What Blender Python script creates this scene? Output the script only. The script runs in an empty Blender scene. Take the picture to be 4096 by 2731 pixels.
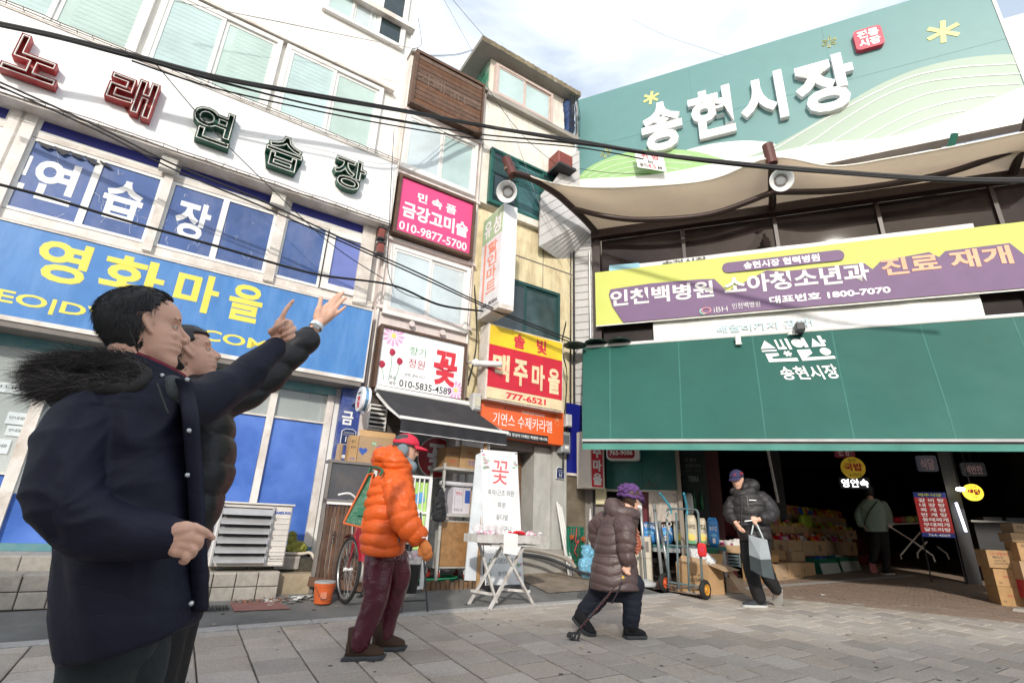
# Market street corner: shop row on the left, covered market entrance on the right, pedestrians.
import bpy, bmesh, math, random
from math import sin, cos, pi, radians, sqrt, atan2, hypot
from mathutils import Vector, Matrix, noise
random.seed(7)
SC = bpy.context.scene
COL = SC.collection
V3 = Vector
# ------------------------------------------------------------------ camera, world, sun, exposure
FPX, CX, CY, K, EYE = 2040.2, 2048.0, 1365.5, 4096/2352, 1.26
_p, _r = radians(19.73), radians(2.3175)
RC = Matrix(((1,0,0),(0,-sin(_p),-cos(_p)),(0,cos(_p),-sin(_p)))) @ Matrix(((cos(_r),-sin(_r),0),(sin(_r),cos(_r),0),(0,0,1)))
cam = bpy.data.objects.new('camera', bpy.data.cameras.new('camera'))
COL.objects.link(cam)
cam.matrix_world = Matrix.Translation((0,0,EYE)) @ RC.to_4x4()
cam.data.sensor_width = 36; cam.data.lens = 36*FPX/4096
cam.data.clip_start = 0.05; cam.data.clip_end = 600
SC.camera = cam
SUN_EL, SUN_AZ = radians(26), radians(184)      # azimuth of the sun, clockwise from +Y
world = bpy.data.worlds.new('World'); SC.world = world; world.use_nodes = True
wt = world.node_tree; wn, wl = wt.nodes, wt.links
bg = wn['Background']
sky = wn.new('ShaderNodeTexSky'); sky.sky_type = 'NISHITA'; sky.sun_disc = False
sky.sun_elevation = SUN_EL; sky.sun_rotation = SUN_AZ
sky.air_density = 1.2; sky.dust_density = 2.2; sky.ozone_density = 1.0
tc = wn.new('ShaderNodeTexCoord'); mp = wn.new('ShaderNodeMapping'); mp.inputs['Scale'].default_value = (1.2,1.2,3.2)
wl.new(tc.outputs['Generated'], mp.inputs[0])
nz = wn.new('ShaderNodeTexNoise'); nz.inputs['Scale'].default_value = 1.7; nz.inputs['Detail'].default_value = 7; nz.inputs['Roughness'].default_value = .55
nz.inputs['Distortion'].default_value = .35
wl.new(mp.outputs[0], nz.inputs['Vector'])
cr = wn.new('ShaderNodeValToRGB'); cr.color_ramp.elements[0].position = .42; cr.color_ramp.elements[1].position = .66
cr.color_ramp.elements[0].color = (.36,.36,.36,1); cr.color_ramp.elements[1].color = (1,1,1,1)
wl.new(nz.outputs['Fac'], cr.inputs[0])
mx = wn.new('ShaderNodeMix'); mx.data_type = 'RGBA'
wl.new(cr.outputs[0], mx.inputs[0]); wl.new(sky.outputs[0], mx.inputs[6]); mx.inputs[7].default_value = (5.9,6.3,6.7,1)
wl.new(mx.outputs[2], bg.inputs['Color']); bg.inputs['Strength'].default_value = 0.15
sun = bpy.data.lights.new('sun','SUN'); sun.energy = 2.0; sun.angle = radians(2.0); sun.color = (1,.95,.86)
so = bpy.data.objects.new('sun', sun); COL.objects.link(so)
sdir = V3((sin(SUN_AZ)*cos(SUN_EL), cos(SUN_AZ)*cos(SUN_EL), sin(SUN_EL)))
so.rotation_euler = sdir.to_track_quat('Z','Y').to_euler(); so.location = (0,-20,20)
vs = SC.view_settings; vs.view_transform = 'Standard'; vs.look = 'None'; vs.gamma = 1; vs.exposure = 0.60; vs.use_curve_mapping = False
SC.cycles.max_bounces = 6; SC.cycles.transparent_max_bounces = 12
# ------------------------------------------------------------------ geometry of the place
def ray(x, y):
    return RC @ V3((x*K-CX, -(y*K-CY), -FPX))
def at(x, y, D):
    r = ray(x,y); h = hypot(r.x, r.y)
    return V3((r.x/h*D, r.y/h*D, EYE + r.z/h*D))
class Frame:
    def __init__(s, o, th):
        t = radians(th); s.th = t
        s.M = Matrix.Translation((o[0],o[1],0)) @ Matrix.Rotation(t,4,'Z'); s.I = s.M.inverted()
        s.o = V3((o[0],o[1],0)); s.X = V3((cos(t),sin(t),0)); s.Y = V3((-sin(t),cos(t),0))
    def px(s, x, y, Y=0.0):
        r = ray(x,y); C = V3((0,0,EYE)); t = (Y - s.Y.dot(C-s.o))/s.Y.dot(r); P = C + r*t
        return s.X.dot(P-s.o), P.z
    def p3(s, x, y, Y=0.0):
        a = s.px(x,y,Y); return V3((a[0],Y,a[1]))
    def loc(s, P): return s.I @ V3(P)
FA = Frame((-2.4176,6.3557), 31.67)     # shop row
FM = Frame((1.2,8.7), -19.73)           # market front
FB = Frame((1.2,9.2), -24.7)            # billboard
FW = Frame((1.04,7.4), -14.44)          # awning front bar
W0 = Frame((0,0), 0)
def sm(a,b,x):
    t = min(1,max(0,(x-a)/(b-a))); return t*t*(3-2*t)
def G(x, y):
    """ground height: paving falls gently towards the camera, asphalt rises to the shops"""
    P = FA.loc((x,y,0)); X = max(-9,min(26,P.x)); Y = P.y+1.3
    s = .15 + (.03-.15)*sm(3.8,5.6,X)
    return .38 + .018*X + (max(Y,-12)*.05 if Y < 0 else s*min(Y,1.5) + .02*max(0,Y-1.5))
def gp(x, y):
    """pixel of the photograph -> point on the ground"""
    r = ray(x,y); t = 0.0; C = V3((0,0,EYE)); lo, hi = 0.0, None
    n = r/hypot(r.x,r.y); d = .5
    while d < 80:
        P = C + n*d
        if P.z < G(P.x,P.y): break
        d *= 1.03
    lo, hi = d/1.03, d
    for _ in range(30):
        m = (lo+hi)/2; P = C+n*m
        if P.z < G(P.x,P.y): hi = m
        else: lo = m
    return C + n*hi
# ------------------------------------------------------------------ mesh builder
class MB:
    def __init__(s): s.v=[]; s.f=[]; s.t=[]; s.sm=False
    def add(s, vs, fs):
        o=len(s.v); s.v += [tuple(a) for a in vs]; s.f += [tuple(i+o for i in f) for f in fs]; return s
    def box(s, x0,y0,z0, x1,y1,z1):
        if x0>x1: x0,x1=x1,x0
        if y0>y1: y0,y1=y1,y0
        if z0>z1: z0,z1=z1,z0
        return s.add([(x0,y0,z0),(x1,y0,z0),(x1,y1,z0),(x0,y1,z0),(x0,y0,z1),(x1,y0,z1),(x1,y1,z1),(x0,y1,z1)],
              [(0,3,2,1),(4,5,6,7),(0,1,5,4),(1,2,6,5),(2,3,7,6),(3,0,4,7)])
    def cbox(s, x0,y0,z0, x1,y1,z1, c=.01):
        """box with chamfered edges along its front (lower y) face"""
        if y0>y1: y0,y1=y1,y0
        v=[(x0,y1,z0),(x1,y1,z0),(x1,y1,z1),(x0,y1,z1),(x0,y0+c,z0),(x1,y0+c,z0),(x1,y0+c,z1),(x0,y0+c,z1),
           (x0+c,y0,z0+c),(x1-c,y0,z0+c),(x1-c,y0,z1-c),(x0+c,y0,z1-c)]
        return s.add(v,[(0,3,2,1),(0,1,5,4),(1,2,6,5),(2,3,7,6),(3,0,4,7),(4,5,9,8),(5,6,10,9),(6,7,11,10),(7,4,8,11),(8,9,10,11)])
    def hexa(s, p8): return s.add(p8,[(0,3,2,1),(4,5,6,7),(0,1,5,4),(1,2,6,5),(2,3,7,6),(3,0,4,7)])
    def mbox(s, M, x0,y0,z0, x1,y1,z1):
        b=MB().box(x0,y0,z0,x1,y1,z1); return s.add([M@V3(p) for p in b.v], b.f)
    def beam(s, a, b, w, h=None, up=(0,0,1)):
        a,b=V3(a),V3(b); h=h or w; d=(b-a).normalized(); u=V3(up)
        if abs(d.dot(u))>.98: u=V3((1,0,0))
        x=d.cross(u).normalized()*w/2; z=x.cross(d).normalized()*h/2
        return s.hexa([a-x-z,a+x-z,b+x-z,b-x-z,a-x+z,a+x+z,b+x+z,b-x+z])
    def tube(s, pts, r, n=8, cap=True):
        pts=[V3(p) for p in pts]; R=r if isinstance(r,(list,tuple)) else [r]*len(pts)
        u=None; rings=[]
        for i,p in enumerate(pts):
            d=(pts[min(i+1,len(pts)-1)]-pts[max(i-1,0)])
            d = d.normalized() if d.length>1e-9 else V3((0,0,1))
            if u is None: u=d.orthogonal().normalized()
            u=(u-d*u.dot(d)); u=u.normalized() if u.length>1e-6 else d.orthogonal().normalized()
            w=d.cross(u)
            rings.append([p+(u*cos(2*pi*k/n)+w*sin(2*pi*k/n))*R[i] for k in range(n)])
        return s.loft(rings,cap)
    def loft(s, rings, cap=True, closed=True, loop=False):
        n=len(rings[0]); o=len(s.v)
        for r in rings: s.v += [tuple(a) for a in r]
        m=len(rings)
        for i in range(m if loop else m-1):
            j=(i+1)%m
            for k in range(n if closed else n-1):
                s.f.append((o+i*n+k, o+i*n+(k+1)%n, o+j*n+(k+1)%n, o+j*n+k))
        if cap and not loop:
            s.f.append(tuple(o+k for k in reversed(range(n)))); s.f.append(tuple(o+(m-1)*n+k for k in range(n)))
        return s
    def lathe(s, prof, c=(0,0,0), n=24, M=None, cap=True):
        """prof: (radius, height) pairs about the Z axis of M"""
        c=V3(c); rings=[]
        for r,z in prof:
            ring=[V3((r*cos(2*pi*k/n), r*sin(2*pi*k/n), z)) for k in range(n)]
            rings.append([ (M@p if M else p)+c for p in ring])
        return s.loft(rings,cap)
    def prism(s, poly, y0, y1):
        """poly of (x,z) extruded along y"""
        n=len(poly); a=[(x,y0,z) for x,z in poly]; b=[(x,y1,z) for x,z in poly]
        return s.add(a+b,[tuple(range(n)),tuple(reversed(range(n,2*n)))]+[(i,n+i,n+(i+1)%n,(i+1)%n) for i in range(n)])
    def grid(s, fn, nu, nv, thick=None):
        """fn(u,v)->point; open sheet"""
        o=len(s.v)
        for j in range(nv+1):
            for i in range(nu+1): s.v.append(tuple(fn(i/nu,j/nv)))
        for j in range(nv):
            for i in range(nu):
                a=o+j*(nu+1)+i; s.f.append((a,a+1,a+nu+2,a+nu+1))
        return s
    def ball(s, c, r, n=10, m=7, sc=(1,1,1)):
        c=V3(c); rings=[]
        for j in range(m+1):
            t=pi*j/m; rr=max(sin(t),.02)
            rings.append([c+V3((r*sc[0]*rr*cos(2*pi*k/n), r*sc[1]*rr*sin(2*pi*k/n), -r*sc[2]*cos(t))) for k in range(n)])
        return s.loft(rings)
def mesh(name, mb, mats, inv=None, smooth=False, fix=True, vw=None):
    me=bpy.data.meshes.new(name)
    vs=mb.v if inv is None else [inv@V3(p) for p in mb.v]
    me.from_pydata(vs,[],mb.f)
    if fix:
        b=bmesh.new(); b.from_mesh(me); bmesh.ops.recalc_face_normals(b,faces=b.faces); b.to_mesh(me); b.free()
    for m in (mats if isinstance(mats,(list,tuple)) else [mats]): me.materials.append(m)
    if mb.t: me.polygons.foreach_set('material_index', mb.t)
    if smooth: me.polygons.foreach_set('use_smooth',[True]*len(me.polygons))
    me.update(); return me
class Thing:
    def __init__(s, name, label, cat, group=None, fr=W0, at=(0,0,0), rz=0, M=None):
        s.fr=fr; o=bpy.data.objects.new(name,None); o.empty_display_size=.2; COL.objects.link(o)
        s.local = M is not None
        s.W = M.copy() if M is not None else fr.M @ Matrix.Translation(at) @ Matrix.Rotation(rz,4,'Z')
        o.matrix_world = s.W; s.o=o
        s.T = None if s.local else s.W.inverted() @ fr.M
        tag(o,label,cat,group)
    def part(s, name, mb, mat, parent=None, label=None, smooth=False, stuff=False, fix=True):
        me = mesh(name, mb, mat, s.T, smooth, fix) if isinstance(mb,MB) else mb
        o=bpy.data.objects.new(name,me); COL.objects.link(o); o.parent = parent or s.o
        if label: o['label']=label
        if stuff: o['kind']='stuff'
        return o
    def box(s, name, mat, *a, **k): return s.part(name, MB().box(*a), mat, **k)
    def text(s, string, x0,x1,z0,z1, y, mat, bold=0, depth=.004, name='lettering', parent=None, bez=0, shear=0, M=None, stencil=False):
        me = text_mesh(string, x0,x1,z0,z1,y,bold,depth,bez,shear,stencil)
        mes=[me]
        if M is None and z1-z0>.085 and len(string.replace(' ',''))>1 and name=='lettering': mes=split_chars(me); name='letter'
        for me in mes:
            if M is not None: me.transform(M)
            if s.T is not None: me.transform(s.T)
            me.materials.append(mat)
            o=bpy.data.objects.new(name,me); COL.objects.link(o); o.parent=parent or s.o
        return o
def split_chars(me):
    """one mesh per character: islands that overlap along x belong together"""
    n=len(me.vertices); par=list(range(n)); vs=[tuple(v.co) for v in me.vertices]; fs=[tuple(f.vertices) for f in me.polygons]
    def find(a):
        while par[a]!=a: par[a]=par[par[a]]; a=par[a]
        return a
    for f in fs:
        for v in f[1:]: par[find(v)]=find(f[0])
    isl={}
    for f in fs: isl.setdefault(find(f[0]),[]).append(f)
    items=sorted([[min(vs[v][0] for f in F for v in f),max(vs[v][0] for f in F for v in f),F] for F in isl.values()],key=lambda t:t[0]); gr=[]
    for a,b,F in items:
        if gr and a<gr[-1][1]-1e-4: gr[-1][1]=max(gr[-1][1],b); gr[-1][2]+=F
        else: gr.append([a,b,list(F)])
    out=[]
    for a,b,F in gr:
        ids={}; 
        for f in F:
            for v in f: ids.setdefault(v,len(ids))
        m=bpy.data.meshes.new('letter'); m.from_pydata([vs[v] for v in ids],[],[tuple(ids[v] for v in f) for f in F]); m.update(); out.append(m)
    bpy.data.meshes.remove(me); return out
def tag(o,label=None,cat=None,group=None,kind=None):
    if label: o['label']=label
    if cat: o['category']=cat
    if group: o['group']=group
    if kind: o['kind']=kind
    return o
def solo(name,label,cat,mb,mat,group=None,fr=W0,at=(0,0,0),smooth=False,kind=None,fix=True):
    """a thing that is one mesh"""
    Wm = fr.M @ Matrix.Translation(at)
    o=bpy.data.objects.new(name, mesh(name,mb,mat,Wm.inverted()@fr.M,smooth,fix)); COL.objects.link(o)
    o.matrix_world=Wm; return tag(o,label,cat,group,kind)
def struct(name, mb, mat, fr=W0, smooth=False, fix=True, parent=None):
    o=bpy.data.objects.new(name, mesh(name,mb,mat,None,smooth,fix)); COL.objects.link(o)
    if parent: o.parent=parent
    else: o.matrix_world=fr.M
    o['kind']='structure'; return o
def copy_tree(o, parent=None):
    c=o.copy(); COL.objects.link(c)
    if parent: c.parent=parent
    for ch in list(o.children): copy_tree(ch,c)
    return c
_TX={}
TMP=bpy.data.scenes.new('workbench')      # scratch scene for converting text and remeshing; removed at the end
def text_mesh(string, x0,x1,z0,z1,y,bold=0,depth=.004,bez=0,shear=0,stencil=False):
    key=(string,bold,bez,round(depth,3) if (bez or stencil) else 0,shear,stencil)
    if key not in _TX:
        cu=bpy.data.curves.new('t','FONT'); cu.body=string; cu.size=1; cu.offset=bold; cu.resolution_u=3; cu.shear=shear
        cu.align_x='CENTER'
        if stencil: cu.fill_mode='NONE'; cu.extrude=depth; cu.bevel_depth=bez; cu.bevel_resolution=1
        else: cu.extrude=.5 if not bez else depth; cu.bevel_depth=bez
        o=bpy.data.objects.new('t',cu); TMP.collection.objects.link(o); TMP.view_layers[0].update()
        me=bpy.data.meshes.new_from_object(o.evaluated_get(TMP.view_layers[0].depsgraph))
        bpy.data.objects.remove(o); bpy.data.curves.remove(cu)
        vs=[v.co.copy() for v in me.vertices]; fs=[tuple(p.vertices) for p in me.polygons]
        bpy.data.meshes.remove(me); _TX[key]=(vs,fs)
    vs,fs=_TX[key]
    ax=min(v.x for v in vs); bx=max(v.x for v in vs); ay=min(v.y for v in vs); by=max(v.y for v in vs)
    sx=(x1-x0)/(bx-ax); sz=(z1-z0)/max(by-ay,1e-6)
    dz = depth if not (bez or stencil) else 1
    out=[(x0+(v.x-ax)*sx, y-v.z*dz, z0+(v.y-ay)*sz) for v in vs]
    me=bpy.data.meshes.new('lettering'); me.from_pydata(out,[],fs); me.update()
    return me
# ------------------------------------------------------------------ materials
_MT={}
def M(name, col, rough=.6, metal=0, var=.12, scale=4, bump=0, bscale=60, dirt=0, dcol=(.12,.09,.06), dscale=1.2, streak=1,
      rand=0, spec=.5, emit=0, alpha=1, trans=0, coat=0, sheen=0, mute=False, wrinkle=0, wscale=9, ior=1.45):
    if name in _MT: return _MT[name]
    m=bpy.data.materials.new(name); m.use_nodes=True; _MT[name]=m
    n,l=m.node_tree.nodes,m.node_tree.links; b=n['Principled BSDF']
    tc=n.new('ShaderNodeTexCoord'); base=None
    rgb=n.new('ShaderNodeRGB'); rgb.outputs[0].default_value=(*col,1); cur=rgb.outputs[0]
    def noise_(sc,det=4,vec=None,ro=.6):
        t=n.new('ShaderNodeTexNoise'); t.inputs['Scale'].default_value=sc; t.inputs['Detail'].default_value=det; t.inputs['Roughness'].default_value=ro
        l.new(vec or tc.outputs['Object'],t.inputs['Vector']); return t.outputs['Fac']
    def ramp(o,a,b2):
        r=n.new('ShaderNodeMapRange'); r.inputs[1].default_value=a; r.inputs[2].default_value=b2; l.new(o,r.inputs[0]); return r.outputs[0]
    def mixc(f,a,bc,mode='MIX'):
        x=n.new('ShaderNodeMix'); x.data_type='RGBA'; x.blend_type=mode
        if isinstance(f,float): x.inputs[0].default_value=f
        else: l.new(f,x.inputs[0])
        l.new(a,x.inputs[6])
        if isinstance(bc,tuple): x.inputs[7].default_value=(*bc,1)
        else: l.new(bc,x.inputs[7])
        return x.outputs[2]
    if var>0:
        f=ramp(noise_(scale),.3,.7)
        hs=n.new('ShaderNodeHueSaturation'); mr=n.new('ShaderNodeMapRange'); mr.inputs[3].default_value=1-var; mr.inputs[4].default_value=1+var
        l.new(f,mr.inputs[0]); l.new(mr.outputs[0],hs.inputs['Value']); l.new(cur,hs.inputs['Color']); cur=hs.outputs[0]
    if rand>0:
        oi=n.new('ShaderNodeObjectInfo'); atn=n.new('ShaderNodeAttribute'); atn.attribute_name='tint'
        ad=n.new('ShaderNodeMath'); ad.operation='ADD'; l.new(oi.outputs['Random'],ad.inputs[0]); l.new(atn.outputs['Fac'],ad.inputs[1])
        fr_=n.new('ShaderNodeMath'); fr_.operation='FRACT'; l.new(ad.outputs[0],fr_.inputs[0])
        hs=n.new('ShaderNodeHueSaturation'); mr=n.new('ShaderNodeMapRange'); mr.inputs[3].default_value=1-rand; mr.inputs[4].default_value=1+rand
        m2=n.new('ShaderNodeMath'); m2.operation='MULTIPLY'; m2.inputs[1].default_value=7.13; l.new(fr_.outputs[0],m2.inputs[0])
        f2=n.new('ShaderNodeMath'); f2.operation='FRACT'; l.new(m2.outputs[0],f2.inputs[0])
        mh=n.new('ShaderNodeMapRange'); mh.inputs[3].default_value=1-rand*1.2; mh.inputs[4].default_value=1+rand*1.2; l.new(f2.outputs[0],mh.inputs[0])
        l.new(fr_.outputs[0],mr.inputs[0]); l.new(mr.outputs[0],hs.inputs['Value']); l.new(mh.outputs[0],hs.inputs['Saturation']); l.new(cur,hs.inputs['Color']); cur=hs.outputs[0]
    if dirt>0:
        mpn=n.new('ShaderNodeMapping'); mpn.inputs['Scale'].default_value=(1,1,1/streak); l.new(tc.outputs['Object'],mpn.inputs[0])
        f=ramp(noise_(dscale*streak if streak>1 else dscale,8,mpn.outputs[0],.68),.52-.1*dirt,.52+.28)
        mu=n.new('ShaderNodeMath'); mu.operation='MULTIPLY'; mu.inputs[1].default_value=min(1,dirt); l.new(f,mu.inputs[0])
        cur=mixc(mu.outputs[0],cur,dcol)
    l.new(cur,b.inputs['Base Color'])
    b.inputs['Roughness'].default_value=rough; b.inputs['Metallic'].default_value=metal
    b.inputs['Specular IOR Level'].default_value=spec; b.inputs['IOR'].default_value=ior
    if coat: b.inputs['Coat Weight'].default_value=coat; b.inputs['Coat Roughness'].default_value=.15
    if sheen: b.inputs['Sheen Weight'].default_value=sheen
    if trans: b.inputs['Transmission Weight'].default_value=trans
    if alpha<1: b.inputs['Alpha'].default_value=alpha
    if emit: l.new(cur,b.inputs['Emission Color']); b.inputs['Emission Strength'].default_value=emit
    h=None
    if bump:
        bp=n.new('ShaderNodeBump'); bp.inputs['Strength'].default_value=1; bp.inputs['Distance'].default_value=bump
        l.new(noise_(bscale,3),bp.inputs['Height']); h=bp
    if wrinkle:
        mw=n.new('ShaderNodeMapping'); mw.inputs['Scale'].default_value=(1,1,2.4); l.new(tc.outputs['Object'],mw.inputs[0])
        t=n.new('ShaderNodeTexNoise'); t.inputs['Scale'].default_value=wscale; t.inputs['Detail'].default_value=4; t.inputs['Distortion'].default_value=1.6; t.inputs['Roughness'].default_value=.5
        l.new(mw.outputs[0],t.inputs['Vector'])
        ab=n.new('ShaderNodeMath'); ab.operation='SUBTRACT'; ab.inputs[1].default_value=.5; l.new(t.outputs['Fac'],ab.inputs[0])
        a2=n.new('ShaderNodeMath'); a2.operation='ABSOLUTE'; l.new(ab.outputs[0],a2.inputs[0])
        a3=n.new('ShaderNodeMath'); a3.operation='POWER'; a3.inputs[1].default_value=.6; l.new(a2.outputs[0],a3.inputs[0])
        bw=n.new('ShaderNodeBump'); bw.inputs['Strength'].default_value=1; bw.inputs['Distance'].default_value=wrinkle; l.new(a3.outputs[0],bw.inputs['Height'])
        if h: l.new(h.outputs[0],bw.inputs['Normal'])
        h=bw
    if h: l.new(h.outputs[0],b.inputs['Normal'])
    return m
def blob(name, parts, mat, voxel=.01, sm_it=2, parent=None, fn=None):
    """union of closed shapes -> ONE continuous smooth surface (voxel remesh), object returned; parts in the parent's coordinates"""
    me=bpy.data.meshes.new(name); me.from_pydata([tuple(v) for v in parts.v],[],parts.f)
    b=bmesh.new(); b.from_mesh(me); bmesh.ops.recalc_face_normals(b,faces=b.faces); b.to_mesh(me); b.free()
    o=bpy.data.objects.new(name,me); TMP.collection.objects.link(o)
    r=o.modifiers.new('r','REMESH'); r.mode='VOXEL'; r.voxel_size=voxel; r.use_smooth_shade=True
    if sm_it:
        s=o.modifiers.new('s','SMOOTH'); s.factor=.5; s.iterations=sm_it
    TMP.view_layers[0].update()
    m2=bpy.data.meshes.new_from_object(o.evaluated_get(TMP.view_layers[0].depsgraph))
    TMP.collection.objects.unlink(o); COL.objects.link(o)
    o.modifiers.clear(); o.data=m2; bpy.data.meshes.remove(me); m2.name=name
    m2.materials.clear(); 
    for mm in (mat if isinstance(mat,(list,tuple)) else [mat]): m2.materials.append(mm)
    m2.polygons.foreach_set('use_smooth',[True]*len(m2.polygons))
    if fn:
        n_=len(m2.vertices); co=[0.0]*(3*n_); no=[0.0]*(3*n_)
        m2.vertices.foreach_get('co',co); m2.vertex_normals.foreach_get('vector',no); out=[]
        for i in range(n_): out.extend(fn(V3(co[3*i:3*i+3]),V3(no[3*i:3*i+3])))
        m2.vertices.foreach_set('co',out); m2.update()
    if parent: o.parent=parent
    return o
def C(ox,oy,s): return lambda x,y: ((ox+x/s)/K,(oy+y/s)/K)
C1=C(0,0,1.4256); C2=C(1400,0,1.425); C3=C(2200,0,1.2405); C4=C(0,1000,.906); C5=C(1250,1200,1.742); C6=C(1200,1650,1.451)
C7=C(2200,900,1.2405); C8=C(2200,1750,1.598); C9=C(3100,1750,1.598); D1=C(1250,2200,3.137); D2=C(2200,2200,3.136); D3=C(2900,2000,2.851)
D4=C(0,2100,1.68); D5=C(1900,600,2.24); E1=C(0,1100,2.613); E2=C(950,1100,3.92); E3=C(600,1950,3.92); E4=C(1300,1500,1.742)
E5=C(2200,1800,2.4125); E6=C(3650,1950,2.614); E7=C(3300,450,2.85)
def R4(fr, pts, Y=0):
    """corner pixels (any number) -> X0,X1,Z0,Z1 on the frame's plane Y"""
    q=[fr.px(x,y,Y) for x,y in pts]; xs=sorted(a for a,b in q); zs=sorted(b for a,b in q); n=len(q)
    if n==4: return (xs[0]+xs[1])/2,(xs[2]+xs[3])/2,(zs[0]+zs[1])/2,(zs[2]+zs[3])/2
    return xs[0],xs[-1],zs[0],zs[-1]
# ---- materials
m_white = M('white_paint',(.80,.79,.76),.6,dirt=.45,dcol=(.42,.37,.30),dscale=.9,streak=3,bump=.002,bscale=40,var=.05)
m_trim = M('dirty_trim',(.74,.70,.66),.6,dirt=.8,dcol=(.30,.20,.13),dscale=2.2,var=.1,bump=.003,bscale=60)
m_alu = M('white_frame',(.78,.77,.75),.45,dirt=.4,dcol=(.40,.36,.30),dscale=3,var=.05)
m_frost = M('frosted_pane',(.46,.59,.59),.18,var=.16,scale=1.1,spec=.6)
m_frostg = M('green_blind_pane',(.44,.56,.53),.22,var=.16,scale=1.2)
m_clearpane = M('sliding_pane',(.52,.60,.63),.12,var=.25,scale=.9,spec=.8)
m_blueP = M('blue_film',(.058,.11,.29),.30,dirt=.7,dcol=(.19,.22,.36),dscale=1.6,streak=2,var=.25,scale=1.3)
m_blueD = M('blue_transom',(.03,.035,.24),.35,var=.2)
m_sign_w = M('sign_face_white',(.82,.82,.83),.35,var=.02,dirt=.15,dcol=(.5,.4,.3),dscale=.7)
m_bluesign = M('sign_face_blue',(.06,.205,.50),.35,dirt=.8,dcol=(.16,.32,.62),dscale=1.1,streak=5,var=.1,scale=2)
m_yel = M('yellow_vinyl',(.80,.66,.10),.4,var=.05)
m_wht = M('white_vinyl',(.80,.80,.80),.4,var=.03)
m_blk = M('black_vinyl',(.02,.02,.022),.4,var=.03)
m_redv = M('red_vinyl',(.62,.03,.05),.4,var=.05)
m_rusty = M('rusty_tube',(.16,.11,.08),.7,var=.4,scale=30)
m_grime = M('soffit_grey',(.20,.18,.165),.7,dirt=.6,dscale=2,var=.2)
m_redch = M('channel_red',(.42,.035,.035),.45,dirt=.5,dcol=(.5,.30,.26),dscale=6)
m_grnch = M('channel_green',(.02,.11,.07),.45,dirt=.4,dcol=(.06,.05,.04),dscale=6)
m_tube = M('neon_tube',(.80,.78,.74),.3,var=.05)
m_dark = M('dark_metal',(.035,.035,.04),.5,var=.2)
m_cable = M('cable_black',(.012,.012,.014),.55,var=.1)
m_teal = M('teal_frame',(.10,.25,.28),.45,dirt=.5,dcol=(.30,.30,.28),dscale=4)
m_glass = M('window_glass',(.75,.82,.82),.04,var=0,alpha=.28,spec=.9)
m_dkglass = M('dark_glass',(.02,.035,.04),.05,var=.2,spec=.9)
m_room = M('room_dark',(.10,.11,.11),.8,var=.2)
m_lit = M('lit_tube',(1,1,.97),.5,var=0,emit=9)
m_pink = M('pink_stone',(.70,.62,.60),.55,dirt=.5,dcol=(.36,.28,.26),dscale=1.5,streak=3,var=.08,bump=.002)
m_beige = M('beige_render',(.74,.71,.65),.75,dirt=.55,dcol=(.36,.24,.12),dscale=1.1,streak=4,var=.08,bump=.004,bscale=30)
m_cream = M('yellowed_render',(.70,.61,.40),.75,dirt=.7,dcol=(.26,.15,.05),dscale=1.4,streak=5,var=.15,bump=.004,bscale=30)
m_conc = M('concrete',(.33,.31,.28),.85,dirt=.6,dcol=(.08,.07,.055),dscale=2,var=.2,bump=.006,bscale=25)
m_greenfr = M('green_frame',(.015,.10,.085),.4,var=.15)
m_wood = M('weathered_wood',(.115,.062,.04),.7,var=.3,scale=9,dirt=.4,dcol=(.22,.16,.12),bump=.002,bscale=40,rand=.22)
m_woodfr = M('brown_wood_frame',(.10,.055,.035),.6,var=.3,scale=12)
m_pinks = M('sign_pink',(.70,.07,.22),.35,var=.04)
m_brownp = M('brown_paint',(.20,.045,.035),.5,var=.2,dirt=.3)
m_green = M('sign_green',(.20,.42,.20),.4,var=.05)

def window(T,x0,x1,z0,z1,Y,n=2,fw=.05,fm=None,pm=None,depth=.07,name='window',slide=True,top=None):
    """frame > panes with their own stiles; front of the frame at Y"""
    fm=fm or m_alu; pm=pm or m_frost
    b=MB(); b.box(x0,Y,z0,x1,Y+depth,z0+fw).box(x0,Y,z1-fw,x1,Y+depth,z1).box(x0,Y,z0+fw,x0+fw,Y+depth,z1-fw).box(x1-fw,Y,z0+fw,x1,Y+depth,z1-fw)
    f=T.part(name,b,fm)
    w=(x1-x0-2*fw)/n
    for i in range(n):
        a=x0+fw+i*w; c=a+w; yy=Y+.012+(.022 if (i%2 and slide) else 0); s=fw*.7
        sb=MB(); sb.box(a,yy,z0+fw,a+s,yy+.025,z1-fw).box(c-s,yy,z0+fw,c,yy+.025,z1-fw).box(a+s,yy,z0+fw,c-s,yy+.025,z0+fw+s).box(a+s,yy,z1-fw-s,c-s,yy+.025,z1-fw)
        T.part('sash',sb,fm,parent=f)
        T.box('pane',a+s,yy+.010,z0+fw+s,c-s,yy+.016,z1-fw-s,mat=pm[i%len(pm)] if isinstance(pm,list) else pm,parent=f) if False else T.part('pane',MB().box(a+s,yy+.010,z0+fw+s,c-s,yy+.016,z1-fw-s),pm[i%len(pm)] if isinstance(pm,list) else pm,parent=f)
    return f
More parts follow.
